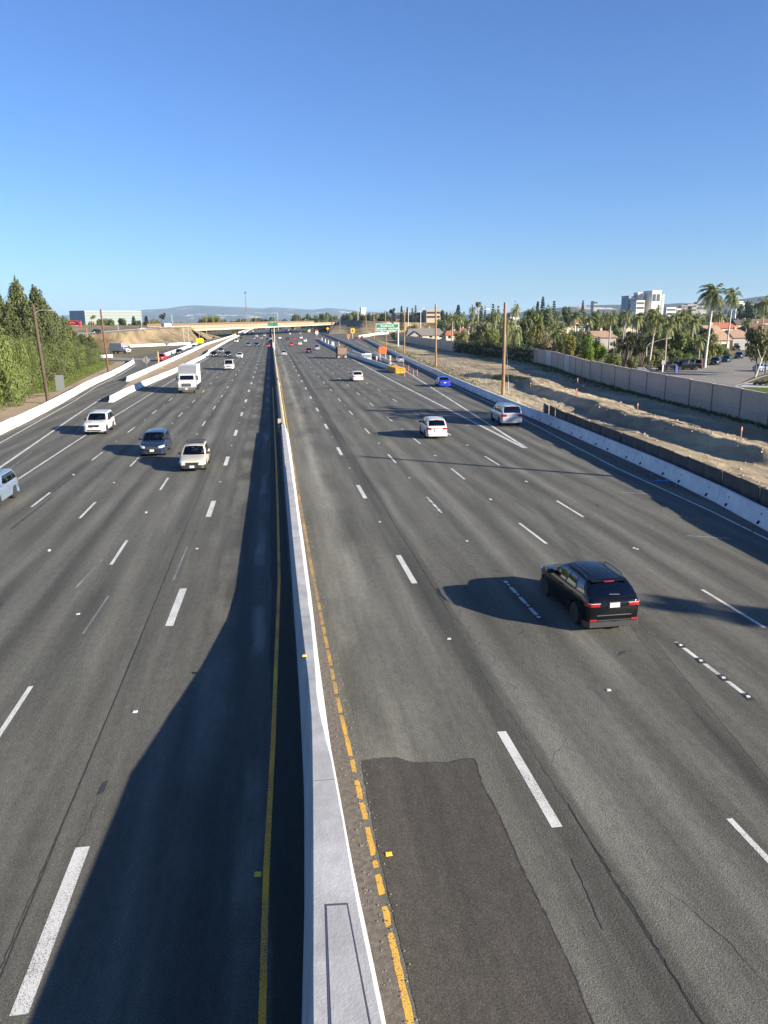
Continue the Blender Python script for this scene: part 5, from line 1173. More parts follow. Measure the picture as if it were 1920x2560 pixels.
b = MB(); b.poly([(-.25, -.01, c.z-.6), (.25, -.01, c.z-.6), (.1, -.01, c.z+.1), (.5, -.01, c.z+.2), (.1, -.01, c.z+.7), (-.25, -.01, c.z+.3)]); b.build('symbol', M_blk, r)
b = MB(); b.box(-.1, .1, .07, .17, 0, c.z); b.build('sign_post', M_galv, r)
# back of a diamond sign between ramp and lanes, other sign backs
def diamond_back(px, py, cpy, s_, lab, tilt=-.06):
    g = G(px, py); c = A(px-4.6, cpy, g.y); r = D.objects.new('sign_back', None); COL.objects.link(r); r.location = g; tag(r, lab, 'road sign'); r.rotation_euler = (0, tilt*0, 0)
    dx = c.x-g.x
    b = MB(); b.loft([[(dx, y, c.z-s_), (dx+s_, y, c.z), (dx, y, c.z+s_), (dx-s_, y, c.z)] for y in (.0, .04)]); b.build('sign_panel', M_signback, r)
    b = MB(); b.tube([(0, -.05, 0), (dx*1.2, -.05, c.z+s_*.8)], .05, 6); b.build('sign_post', M_wood, r)
diamond_back(370, 937, 900, .78, 'grey back of a diamond road sign on a wooden post between the barriers')
diamond_back(421, 879, 858, 1.0, 'grey back of a far diamond road sign beside the ramp')
g = G(398, 921); b = MB(); b.box(-.12, .12, -.1, .1, 0, 3.6); b.box(-.5, .7, -.1, .1, .05, .15); b.tube([(.9, 0, 0), (.05, 0, 1.3)], .06, 6); o = b.build('timber_post', mat('pale_timber', (.42, .30, .17), .85), label='pale timber post with a brace on the dirt strip', cat='post'); o.location = g
g = G(126.5, 1003); b = MB(); b.box(-.75, .35, 0, .05, .8, 2.9); b.box(-.6, -.4, .06, .2, 0, 2.8, 1); o = b.build('sign_back', [M_signback, M_wood], label='grey back of a tall rectangular sign beside the dark leaning lamp pole', cat='road sign'); o.location = (g.x, g.y+6, 0)
# red hotel sign among the left trees
Yb = 430; tl_, br_ = A(171, 801, Yb), A(204, 826.5, Yb); W_, H_ = br_.x-tl_.x, tl_.z-br_.z
r = D.objects.new('hotel_sign', None); COL.objects.link(r); r.location = ((tl_.x+br_.x)/2, Yb, (tl_.z+br_.z)/2); r.rotation_euler = (0, 0, -.25); tag(r, 'large dark red sign with white lettering and orange arc rising behind the left trees', 'sign')
b = MB(); b.loft([[(-W_*.75, y, -H_/2), (W_*.5, y, -H_/2), (W_*.5, y, H_*.42), (-W_*.1, y, H_*.5), (-W_*.75, y, H_*.46)] for y in (0, 1.2)]); b.build('sign_box', mat('sign_edge', (.5, .045, .03), .5), r)
b = MB(); b.loft([[(-W_*.72, y, -H_*.3), (W_*.38, y, -H_*.32), (W_*.36, y, H_*.34), (-W_*.1, y, H_*.45), (-W_*.72, y, H_*.4)] for y in (-.05, -.01)]); b.build('sign_face', mat('sign_maroon', (.16, .012, .02), .5), r)
put_text('Residence', H_*.29, r, -W_*.2, -.04*H_, -.09, M_signw, .04); put_text('Inn', H_*.17, r, -W_*.12, -H_*.24, -.09, M_signw, .02)
b = MB(); ring = [(math.cos(a)*W_*.27-W_*.22, -.09, math.sin(a)*H_*.26+H_*.1) for a in [math.pi*k/12 for k in range(13)]]; ring2 = [(math.cos(a)*W_*.21-W_*.22, -.09, math.sin(a)*H_*.17+H_*.1) for a in [math.pi*k/12 for k in range(13)]]
for k in range(1, 12): b.poly([ring[k], ring[k+1] if k < 12 else ring[k], ring2[k+1] if k < 12 else ring2[k], ring2[k]])
b.build('arc_emblem', mat('sign_arc', (.7, .22, .05), .5), r)
b = MB(); b.box(-W_*.1, W_*.1, .3, .9, -tl_.z-0+H_/2, -H_/2); b.build('sign_post', M_galv, r)

# ================================================================ OVERPASS AND EMBANKMENTS
U = Vector((119, 397, 0)).normalized(); Nn = Vector((-U.y, U.x, 0)); Lp = Vector((-46, 470, 0)); BL_ = Vector((119, 397, 0)).length
r = D.objects.new('overpass', None); COL.objects.link(r); r.location = (Lp.x, Lp.y, 0); r.rotation_euler = (0, 0, math.atan2(U.y, U.x)); tag(r, 'tan concrete overpass crossing the whole freeway in the distance', 'bridge')
# local x along the bridge (from left), local y away
zs = lambda x: 4.9+2.0*x/BL_
def span(b, y0_, y1_, dz0, dz1, xa=0, xb=BL_, m=0, n=12):
    b.loft([[(xa+(xb-xa)*k/n, y0_, zs(xa+(xb-xa)*k/n)+dz0), (xa+(xb-xa)*k/n, y1_, zs(xa+(xb-xa)*k/n)+dz0), (xa+(xb-xa)*k/n, y1_, zs(xa+(xb-xa)*k/n)+dz1), (xa+(xb-xa)*k/n, y0_, zs(xa+(xb-xa)*k/n)+dz1)] for k in range(n+1)], m=m)
b = MB(); span(b, .4, 26, 0, 1.45); b.build('girder', M_bridge, r)
b = MB(); span(b, -.3, 26.7, 1.46, 1.75); b.build('deck', M_parap, r)
b = MB(); span(b, -.25, .05, 1.76, 2.75); span(b, 26.4, 26.7, 1.76, 2.75); b.build('parapet', M_parap, r)
M_rust = mat('rail_rust', (.14, .085, .05), .8)
b = MB(); span(b, -.2, -.1, 3.7, 3.8)
for k in range(60): x = BL_*k/60; b.box(x-.12, x+.12, -.2, -.1, zs(x)+2.7, zs(x)+3.7)
b.build('rail', M_rust, r)
b = MB(); span(b, 26.5, 26.56, 2.8, 4.3); b.build('far_fence', mat('far_fence', (.16, .10, .06), .9), r)
for px, py in [(585, 841), (773, 830.4)]:
    g = G(px, py)-Lp; lx, ly = g.dot(U), g.dot(Nn)
    b = MB(); gg = g+Lp; q = b.box(gg.x-1.3, gg.x+1.3, gg.y, gg.y+46, 0, zs(lx)+.05); Mi = Matrix.Translation((Lp.x, Lp.y, 0)) @ Matrix.Rotation(math.atan2(U.y, U.x), 4, 'Z'); b.v = [tuple(Mi.inverted() @ Vector(p)) for p in b.v]; b.build('pier', M_bridge, r)
b = MB(); b.box(-3, .0, -.2, 26.6, 0, zs(0)+1.46); b.box(BL_, BL_+3, -.2, 26.6, 0, zs(BL_)+1.46); b.build('abutment', M_bridge, r)
def slope(name, toe, crest, back, m, **tg):
    b = MB(); n = len(toe)
    for k in range(n-1):
        S = 6; J = 8
        for j in range(J):
            for s in range(S):
                def pt(kk, f):
                    a = Vector(toe[k]).lerp(Vector(toe[k+1]), kk); c = Vector(crest[k]).lerp(Vector(crest[k+1]), kk)
                    p = a.lerp(c, f); p.z = a.z+(c.z-a.z)*(f*f*.3+f*.7); nn = mnoise.noise(p*.08)*1.0+mnoise.noise(p*.3)*.35
                    p.z += nn*f*(1-f)*1.8; return p
                b.poly([pt(s/S, j/J), pt((s+1)/S, j/J), pt((s+1)/S, (j+1)/J), pt(s/S, (j+1)/J)])
        b.poly([crest[k], crest[k+1], back[k+1], back[k]])
        bk0, bk1 = Vector(back[k]), Vector(back[k+1]); b.poly([tuple(bk0), tuple(bk1), (bk1.x-8, bk1.y+16, 0), (bk0.x-8, bk0.y+16, 0)])
    return b.build(name, m, smooth=60, **tg)
def Pz(px, py, Y): p = A(px, py, Y); return (p.x, p.y, p.z)
def T0(px, py): p = G(px, py); return (p.x, p.y, -.01)
cr = [Pz(120, 842, 235), Pz(231, 836, 300), Pz(300, 829.5, 345), Pz(360, 825, 390), Pz(420, 821, 430), Pz(478, 819.5, 468)]
te = [T0(120, 885), T0(225, 872), T0(300, 866), T0(360, 862), T0(430, 859), T0(540, 845)]
bk = [(c[0]-8, c[1]+13, c[2]) for c in cr]
slope('left_embankment', te, cr, bk, M_dry, kind='structure')
b = MB()
for k in range(len(cr)-1):
    a, c, d, e = [Vector(q) for q in (cr[k], cr[k+1], bk[k+1], bk[k])]; up = Vector((0, 0, .05)); b.poly([tuple(a.lerp(e, .08)+up), tuple(c.lerp(d, .08)+up), tuple(d.lerp(c, .1)+up), tuple(e.lerp(a, .1)+up)])
b.build('raised_road', M_asph2, kind='structure')
b = MB()
for k in range(len(cr)-1):
    a, c = Vector(cr[k]), Vector(cr[k+1]); n = max(2, int((c-a).length/4))
    for s in range(n): p = a.lerp(c, s/n); b.box(p.x-.06, p.x+.06, p.y-.06, p.y+.06, p.z, p.z+.7)
    b.tube([tuple(a+Vector((0, 0, .6))), tuple(c+Vector((0, 0, .6)))], .12, 5)
b.build('guard_rail', M_galv, label='guard rail along the raised road on the left', cat='guard rail')
# second dry ridge behind the raised road
cr2 = [Pz(150, 812, 420), Pz(215, 813.5, 450), Pz(290, 813.5, 480), Pz(370, 813.5, 520), Pz(400, 816, 540)]; te2 = [Pz(150, 835, 330), Pz(215, 831, 350), Pz(290, 827, 385), Pz(370, 822, 430), Pz(400, 819, 460)]
slope('dry_ridge', te2, cr2, [(c[0]-10, c[1]+20, c[2]) for c in cr2], M_dry, kind='structure')
# right embankment
te3 = [T0(822, 836), T0(860, 833), T0(905, 833), T0(960, 832), T0(1030, 830), T0(1120, 828), T0(1250, 826)]
cr3 = [Pz(842, 804, 880), Pz(868, 800, 800), Pz(905, 801.5, 740), Pz(960, 803.5, 720), Pz(1030, 806, 740), Pz(1120, 808, 760), Pz(1250, 808, 800)]
slope('right_embankment', te3, cr3, [(c[0]+5, c[1]+25, c[2]) for c in cr3], M_dry, kind='structure')
sheet('right_verge', [G(905, 846), G(935, 851), G(966, 862), G(1012, 882), G(1060, 903), G(1100, 892), (60, 300), (63, 400), (70, 560), (120, 700), (60, 700), (55, 500)][:12], .01, M_olive, kind='structure')
# fill slopes under the overpass ends
b = MB(); b.poly([(Lp.x, Lp.y-2, 6.2), (Lp.x-4, Lp.y+22, 6.2), (-33, 540, 0), (-35, 500, 0)]); b.poly([(Lp.x, Lp.y-2, 6.2), (-35, 500, 0), T0(520, 850)]); b.build('left_abutment_slope', M_dry, kind='structure')
Rp = Lp+U*BL_; b = MB(); b.poly([(Rp.x, Rp.y-2, 8.3), (Rp.x-6, Rp.y+26, 8.3), (Rp.x-22, Rp.y+10, 0), (Rp.x-14, Rp.y-60, 0), T0(822, 836)]); b.build('right_abutment_slope', mat('rubble_slope', (.12, .075, .05), .95, noise=.4, nscale=.4), kind='structure')
# chain fence line at the foot of the right embankment
b = MB(); fp = [G(842, 831), G(880, 832), G(939, 832), G(1015, 830)]
for a, c in zip(fp, fp[1:]):
    n = int((c-a).length/4)+1
    for s in range(n): p = a.lerp(c, s/n); b.box(p.x-.1, p.x+.1, p.y-.1, p.y+.1, 0, 2.2)
    for z in (2.1, 1.2): b.tube([(a.x, a.y, z), (c.x, c.y, z)], .1, 5)
b.build('chain_fence', mat('fence_brown', (.09, .07, .05), .9), label='low brown fence at the foot of the dry bank', cat='fence')
# vehicles on the raised road
def on_road(o, px, py, Y, rz): p = A(px, py, Y); o.location = (p.x, p.y, p.z); o.rotation_euler = (0, 0, rz)
for (kind, col), px, py, Y, rz, lab in [(('suv', 'dark'), 240, 834.5, 306, R(160), 'dark car on the raised road above the left trees'), (('sedan', 'white'), 355, 825.5, 392, R(-25), 'white car midway along the raised road'), (('sedan', 'white'), 426, 820, 440, R(-25), 'white car near the bridge end of the raised road')]:
    k = (kind, col); o = copy_tree(PROTO[k]); o['label'] = lab; on_road(o, px, py, Y, rz)
o = copy_tree(bt); o['label'] = 'white box truck on the raised road'; on_road(o, 420, 820.5, 436, R(-40)); o.scale = (.8, .8, .7)
o = PROTO[('suv', 'white')]
# yellow truck body by the ramp
g = G(500, 861); r = D.objects.new('yellow_machine', None); COL.objects.link(r); r.location = g; tag(r, 'yellow work machine at the end of the ramp barrier', 'machine')
b = MB(); b.loft([[(-1.6, y, .5), (1.6, y, .5), (1.6, y, 2.3), (.8, y, 2.9), (-1.6, y, 2.6)] for y in (-1.5, 2)]); b.build('body', M_yellow, r)
b = MB(); b.box(-2.9, -1.62, -1.4, 1.9, .6, 2.2); b.build('hopper', mat('olive_metal', (.2, .17, .05), .6), r)
for yy in (-1, 1.5):
    b = MB(); b.lathe([(.5, -1.65), (.5, 1.65)], (0, yy, .5), 'x', 12); b.build('wheel', M_tyre, r)

# ================================================================ BUILDINGS
TILE = {k: mat('roof_'+k, c, .85, noise=.18, nscale=1.2, bump=.3, bscale=3) for k, c in dict(grey=(.16, .15, .135), tan=(.32, .21, .14), red=(.36, .12, .055), brown=(.16, .09, .06), dark=(.10, .085, .075)).items()}
WALLM = {k: mat('stucco_'+k, c, .9, noise=.08, nscale=1) for k, c in dict(cream=(.5, .45, .34), grey=(.28, .27, .25), white=(.6, .6, .57), tan=(.40, .32, .22)).items()}
M_win = mat('window_glass', (.02, .025, .03), .1, coat=1)
def house(px0, px1, pyE, pyR, Y, roofc, wallc, lab, depth=12, ridge='x', rz=0, chim=True):
    a, c = A(px0, pyE, Y), A(px1, pyE, Y); rr = A((px0+px1)/2, pyR, Y+(depth/2 if ridge == 'x' else 0)); w_ = c.x-a.x; ez = max(2.2, a.z); hz_ = max(ez+1.0, rr.z)
    r = D.objects.new('house', None); COL.objects.link(r); r.location = ((a.x+c.x)/2, Y+depth/2, 0); r.rotation_euler = (0, 0, rz); tag(r, lab, 'house')
    W2, D2 = w_/2, depth/2; o_ = .6
    b = MB(); b.loft([[(-W2+o_, -D2+o_, z), (W2-o_, -D2+o_, z), (W2-o_, D2-o_, z), (-W2+o_, D2-o_, z)] for z in (0, ez)])
    if ridge == 'y': b.poly([(-W2+o_, -D2+o_, ez), (W2-o_, -D2+o_, ez), (0, -D2+o_, hz_-.35)])
    b.build('wall', WALLM[wallc], r)
    b = MB(); t = .18
    if ridge == 'x':
        hx_ = W2*.62 if roofc in ('red', 'tan') else W2*.8
        E = [(-W2, -D2), (W2, -D2), (W2, D2), (-W2, D2)]
        for z0_ in (0,):
            b.poly([(-W2, -D2, ez), (W2, -D2, ez), (hx_, 0, hz_), (-hx_, 0, hz_)]); b.poly([(W2, D2, ez), (-W2, D2, ez), (-hx_, 0, hz_), (hx_, 0, hz_)])
            b.poly([(W2, -D2, ez), (W2, D2, ez), (hx_, 0, hz_)]); b.poly([(-W2, D2, ez), (-W2, -D2, ez), (-hx_, 0, hz_)])
        b.loft([[(x, y, z) for x, y in E] for z in (ez-t, ez-.003)])
    else:
        for sx in (-1, 1): b.loft([[(sx*W2, y, ez-.2), (sx*W2, y, ez), (0, y, hz_), (0, y, hz_-.2)] for y in (-D2, D2)])
    rf = b.build('roof', TILE[roofc], r)
    if chim:
        b = MB(); b.box(W2*.3-.4, W2*.3+.4, D2*.2-.4, D2*.2+.4, ez, hz_+.9); b.build('chimney', WALLM['tan'], rf)
    n = max(2, int(w_/5))
    for k in range(n):
        x = -W2+w_*(k+.5)/n; b = MB(); b.box(x-.75, x+.75, -D2+o_-.06, -D2+o_-.02, 1.0, min(2.2, ez-.2)); wn = b.build('window', M_win, r)
        b = MB(); b.box(x-.85, x+.85, -D2+o_-.08, -D2+o_-.061, .9, 1.0); b.build('sill', WALLM['white'], wn)
    return r
house(1016, 1114, 839, 821, 430, 'grey', 'cream', 'long grey roofed house just behind the far block wall')
house(1024, 1055, 840, 828, 415, 'grey', 'grey', 'grey gable of the house behind the far block wall', 8, 'y', 0, False)
house(1113, 1160, 838, 827, 400, 'red', 'cream', 'low red tiled house left of the bushes')
house(1150, 1171, 830, 821, 430, 'red', 'cream', 'taller red tiled gable behind the low red tiled house', 10)
house(1153, 1186, 849, 839, 330, 'brown', 'tan', 'small brown roofed house right of the red tiled one')
house(1170, 1230, 815, 808, 560, 'brown', 'white', 'brown roofed house far behind the nearest lamp pole')
house(1265, 1305, 812, 803, 560, 'brown', 'white', 'brown roofed house right of the nearest lamp pole')
house(1275, 1300, 791, 780, 700, 'dark', 'white', 'white two storey house between palm crowns, right of the nearest lamp pole', 10, 'x', 0, False)
house(1385, 1440, 812, 803, 560, 'dark', 'cream', 'dark roofed house behind the wide palm')
house(1430, 1475, 806, 797, 620, 'red', 'white', 'red roofed house far behind the wide palm')
house(1481, 1540, 819, 807, 400, 'dark', 'grey', 'dark grey roofed house left of the bent palm')
house(1478, 1546, 843, 827, 262, 'tan', 'grey', 'tan roofed house with grey wall behind the bright green shrub', 12, 'x', 0)
house(1489, 1530, 806, 799, 620, 'red', 'cream', 'red roofed house far left of the hospital palms')
house(1545, 1620, 812, 803, 520, 'brown', 'cream', 'brown roofed house behind the bent palm crown')
house(1640, 1700, 812, 802, 500, 'brown', 'tan', 'brown roofed house in the middle of the palms')
house(1700, 1770, 815, 803, 450, 'dark', 'tan', 'dark brown roofed house left of the tall palm')
house(1770, 1832, 850, 813, 232, 'tan', 'cream', 'large tan tiled house between the two tall palms', 14)
house(1764, 1800, 866, 852, 215, 'tan', 'tan', 'lower tan tiled wing in front of the large tan house', 8, 'x', 0, False)
house(1783, 1852, 820, 806, 330, 'red', 'cream', 'red tiled house behind the two tall palms')
house(1832, 1886, 843, 824, 238, 'tan', 'grey', 'tan roofed house with plain grey side wall and round bush', 12)
house(1840, 1900, 811, 799, 420, 'dark', 'tan', 'wide dark roofed house behind the red tiled one')
house(1884, 1935, 823, 808, 300, 'brown', 'grey', 'brown roofed house at the right edge of the photo', 12)
house(1880, 1940, 806, 797, 520, 'brown', 'tan', 'brown roofed house far back at the right edge')
for k in range(22):
    px = 1010+k*42+random.uniform(-12, 12); Y = random.uniform(650, 1150); py = 804-(px-676)*.0052
    z_e = random.uniform(3.2, 5.5); e = py+(9.6-z_e)*1923/Y
    house(px-14*600/Y, px+14*600/Y, e, e-2.3*1923/Y, Y, random.choice(['brown', 'dark', 'red', 'tan', 'grey']), random.choice(['cream', 'white', 'tan']), 'distant house number'[:13]+' '+['with brown roof', 'among the far trees', 'between the palms', 'under the skyline'][k % 4], 12, 'x', 0, False)['group'] = 'far houses among the trees'
for o in [o for o in D.objects if o.get('group') == 'far houses among the trees']: o['label'] = 'small distant house among the trees of the far neighbourhood'
def block(name, px0, px1, py0, py1, Y, depth, m, lab, bands=0, rz=0, mb_=None, cat='building', cols=0):
    a, c = A(px0, py1, Y), A(px1, py0, Y); r = D.objects.new(name, None); COL.objects.link(r); r.location = ((a.x+c.x)/2, Y+depth/2, 0); r.rotation_euler = (0, 0, rz); tag(r, lab, cat)
    W2 = (c.x-a.x)/2; b = MB(); b.box(-W2, W2, -depth/2, depth/2, 0, c.z); b.build('wall', m, r)
    b = MB(); b.box(-W2-.3, W2+.3, -depth/2-.3, depth/2+.3, c.z+.003, c.z+.8); b.build('roof', m, r)
    lo = max(2, a.z)
    for k in range(bands):
        z = lo+(c.z-lo)*(k+.3)/bands; h = (c.z-lo)/bands*.5; b = MB()
        for q in range(cols or 1):
            x0_ = -W2+.5+(2*W2-1)*q/(cols or 1); x1_ = -W2+.5+(2*W2-1)*(q+1)/(cols or 1)-(.8 if cols else 0); b.box(x0_, x1_, -depth/2-.12, -depth/2-.02, z, z+h)
        b.build('window', mb_ or M_win, r)
    return r
block('office_building', 989, 1062, 783, 803, 800, 25, mat('dark_office', (.09, .09, .1), .6), 'low dark office building on top of the dry bank', 1, 0, M_win)
block('office_building', 1066, 1101, 777, 798, 780, 20, WALLM['tan'], 'small tan flat roofed building right of the dark office', 2, 0, None)
M_hosp = mat('hospital_white', (.62, .60, .54), .6); M_hglass = mat('hospital_glass', (.07, .085, .10), .15, coat=.6)
block('hospital', 1626, 1654, 728, 800, 800, 20, M_hosp, 'tall white stepped hospital block on the right skyline', 2, .0, M_hglass, cols=2)
block('hospital', 1570, 1608, 741, 776, 815, 18, mat('wing_panel', (.20, .23, .27), .4), 'glass banded hospital wing left of the tall white block', 3, .0, M_hosp)
block('hospital', 1592, 1608, 733, 776, 812, 10, M_hosp, 'narrow white stair block beside the glass banded wing', 0, .0)
block('hospital', 1590, 1612, 753, 776, 798, 14, M_hosp, 'low white hospital front below the glass wing', 2, .0, M_hglass)
block('hospital', 1653, 1661, 738, 800, 806, 20, M_hosp, 'narrow white step right of the tall hospital block', 0, .0)
for px0, px1, py0, py1, lab in [(1662, 1690, 765, 790, 'low white building right of the hospital'), (1688, 1712, 768, 790, 'low white and dark building right of the hospital'), (1715, 1742, 757, 780, 'pale grey building left of the tall palms'), (1738, 1768, 752, 776, 'pale building with sloping parapet left of the tall palms'), (1700, 1730, 760, 776, 'grey glazed building behind the pale ones'), (1835, 1862, 755, 790, 'white building with overhanging floors right of the tall palms'), (1840, 1858, 750, 760, 'grey roofed building above the white one right of the palms'), (1872, 1884, 757, 770, 'small white roof among far right trees')]:
    block('building', px0+3, px1, py0+5, py1, 900, 7, M_hosp if 'white' in lab else WALLM['grey'], lab, 2, 0, M_hglass)
block('tower', 1484, 1494, 753, 770, 3000, 30, WALLM['grey'], 'small far grey tower on the right skyline', 2)
block('tower', 903, 915, 769, 800, 2200, 30, M_hosp, 'far white office tower above the trees right of the hills', 0)
# big green and white striped hangar-like building
M_bg = mat('band_green', (.24, .29, .26), .6); M_bw = mat('band_white', (.32, .345, .32), .6)
a, c = A(213, 800, 1500), A(350, 776, 1500); r = D.objects.new('warehouse', None); COL.objects.link(r); tag(r, 'huge pale green and white banded building on the left skyline', 'building')
r.location = (a.x, 1500, 0); r.rotation_euler = (0, 0, .16); Ln = (c.x-a.x)*1.01
b = MB(); b.box(0, Ln, 0, 60, 0, c.z); b.build('wall', M_bw, r)
for k in range(5):
    b = MB(); z = c.z*(.22+.155*k); b.box(-.0, Ln+.0, -.35, -.05, z, z+c.z*.075); b.build('wall_band', M_bg, r)
b = MB(); b.loft([[(-.01, 0, z), (-28, 30, z), (-28, 70, z), (-.01, 60, z)] for z in (0, c.z)]); b.build('side_wing', mat('wing_shade_blue', (.22, .28, .33), .6), r)  # blue shade of the building's left face, put into its colour
# crane mast
a = A(616, 797, 900); t = A(616, 733, 900); r = D.objects.new('crane_mast', None); COL.objects.link(r); r.location = (a.x, 900, 0); tag(r, 'thin red and grey lattice mast standing above the overpass', 'mast')
b = MB(); s_ = .5; n = 16
for k in range(n):
    z0_, z1_ = t.z*k/n, t.z*(k+1)/n
    for x, y in ((-s_, -s_), (s_, -s_), (s_, s_), (-s_, s_)): b.tube([(x, y, z0_), (x, y, z1_)], .13, 4, m=k//4 % 2)
    b.tube([(-s_, -s_, z0_), (s_, -s_, z1_)], .1, 4, m=k//4 % 2); b.tube([(s_, s_, z0_), (-s_, s_, z1_)], .1, 4, m=k//4 % 2)
b.build('lattice', [mat('mast_red', (.25, .06, .04), .7), mat('mast_grey', (.2, .2, .22), .7)], r)
b = MB(); b.box(-.9, .9, -.9, .9, t.z, t.z+1.2); b.build('mast_head', M_trim, r)
for px in (1300, 1322, 1309): pass

# ================================================================ STREET ON THE RIGHT
sheet('side_street', [G(1690, 945), G(1790, 961), G(1862, 975), G(1817, 962), G(1862, 940), G(1935, 920), G(1960, 880), G(1900, 880), G(1832, 905), G(1772, 926)][:0] or [(64, 90), (66, 104), (72, 112), (82, 124), (92, 134), (108, 150), (150, 195), (146, 222), (118, 186), (100, 166), (90, 157), (80, 150), (72, 141), (62, 128), (56, 118), (55, 100)], .012, M_asph2, kind='structure')
sheet('front_yards', [(54, 60), (60, 84), (66, 104), (80, 118), (120, 150), (200, 200), (200, 60)], .004, M_lawn, kind='structure')
b = MB(); strip(b, [(60, 84), (64.5, 98), (67.5, 106), (73, 112), (82.5, 122.5), (93, 133)], .35, .14); strip(b, [(61, 129), (72, 142), (80, 151), (90, 158)], .35, .14); 
b.build('kerb', M_side, kind='structure')
sheet('driveway', [(68, 106), (73, 112), (90, 110), (90, 104), (76, 100)], .03, M_side, kind='structure')
sheet('sidewalk', [(62, 86), (75, 98), (110, 96), (110, 90), (76, 90), (62, 78)], .03, M_side, kind='structure')
sheet('driveway_north', [(72, 142), (80, 151), (76, 156), (64, 144)], .03, M_side, kind='structure')
sheet('north_gardens', [(61.5, 130), (80, 151.5), (100, 167), (118, 187), (146, 223), (160, 300), (64, 300), (61, 180)], .004, M_olive, kind='structure')
SG = 'vehicles parked on the side street'
def street_car(kind, col, px, py, rz, lab):
    k = (kind, col)
    if k not in PROTO: PROTO[k] = make_car(kind, lab, col, False, False, SG); o = PROTO[k]
    else: o = copy_tree(PROTO[k])
    o['label'] = lab; o['group'] = SG; g = G(px, py); place(o, g.x, g.y, rz); return o
street_car('big', 'black', 1682, 925, R(96), 'dark suv with tail lights behind the block wall, left of the dark van'); street_car('van', 'black', 1716, 925, R(88), 'long dark blue van parked behind the block wall')
for kind, col, px, py, rz, lab in [('suv', 'dark', 1788, 912, 140, 'black car with pale headlights parked first along the far kerb'), ('sedan', 'navy', 1815, 905, 140, 'dark car second along the far kerb'), ('suv', 'slate', 1847, 896, 142, 'grey blue suv third along the far kerb'), ('sedan', 'navy', 1873, 891, 140, 'dark blue car fourth along the far kerb'), ('sedan', 'silver', 1893, 886, 140, 'silver car fifth along the far kerb'), ('suv', 'navy', 1842, 876, 150, 'dark suv on a driveway behind the parked cars'), ('van', 'dark', 1862, 870, 150, 'dark van on the driveway behind the parked cars'), ('sedan', 'steel', 1905, 928, -60, 'silver blue sedan parked on the near side by the pale tree trunk')]:
    street_car(kind, col, px, py, R(rz), lab)
# street lamp and small sign behind the wall
lamp_pole((1614, 925), (1617, 868), (1669, 845), (1618, 865), .1, M_galv, 'slim grey street lamp with a long arm behind the block wall', None)
r, cx, cz, W_, H_ = panel_sign(1654, 901, 1663, 911, 930, M_signback, 'grey back of a small square sign behind the block wall')
g = G(1690, 932); b = MB(); b.box(-.25, .25, -.2, .2, 0, 1.2); o = b.build('mail_box', mat('post_blue', (.02, .06, .3), .5), label='small blue box on the corner behind the block wall', cat='box'); o.location = g

# ================================================================ HILLS
M_hill = mat('hill_scrub', (.13, .12, .085), .95, noise=.0)
m, nb, b_ = new_mat('hill_mat'); nb.coords()
k = nb.rng(nb.noise(.0016, (1, 1, 3), 6, .6), .4, .6); col = nb.mix(k, (.035, .05, .045), (.07, .08, .07))
pt = nb.math('MULTIPLY', nb.rng(nb.noise(.004, (1, .3, 6), 6, .75, (5, 0, 3)), .55, .63), nb.rng(nb.noise(.0007, (1, 1, 1), 3, .5, (2, 2, 2)), .46, .56))
col = nb.mix(pt, col, (.8, .68, .56)); nb.L.new(col, b_.inputs['Base Color']); b_.inputs['Roughness'].default_value = .95
def hills(name, prof, Y, depth, seed):
    b = MB(); rows = 9; pts = []
    xs = [prof[0][0]+(prof[-1][0]-prof[0][0])*k/150 for k in range(151)]
    pf = lerp_tab(prof); grid = []
    for x in xs:
        col_ = []
        for j in range(rows+1):
            f = j/rows; yy = Y-depth*(1-f); tz = A(x, pf(x), Y).z; p = A(x, 806, yy)
            n_ = mnoise.fractal(Vector((p.x*.0006+seed, yy*.0006, 0)), .7, 2, 6)
            z = tz*(f**1.3)*(1+.45*n_*(1-f)*1.5) if f < 1 else tz*(1+.035*mnoise.fractal(Vector((p.x*.002+seed, 0, 0)), .8, 2, 4)); col_.append((p.x, yy, max(z, -5)))
        grid.append(col_)
    for i in range(150):
        for j in range(rows): b.poly([grid[i][j], grid[i+1][j], grid[i+1][j+1], grid[i][j+1]])
    b.build(name, m, smooth=80, kind='structure')
hills('hills', [(-200, 800), (60, 797), (136, 791), (202, 785.6), (280, 780), (353, 775.5), (420, 770), (491.6, 763.4), (550, 764.5), (600, 767.7), (658, 771), (680, 768), (724, 771), (780, 773.5), (823, 769.7), (857, 773), (900, 778), (1000, 783), (1200, 788)], 13000, 5500, 3)
hills('near_hills', [(760, 802), (900, 796), (1100, 790), (1300, 780), (1440, 764), (1500, 763), (1620, 761), (1700, 757), (1800, 754), (1850, 748), (1900, 741), (2100, 735)], 4200, 1800, 11)
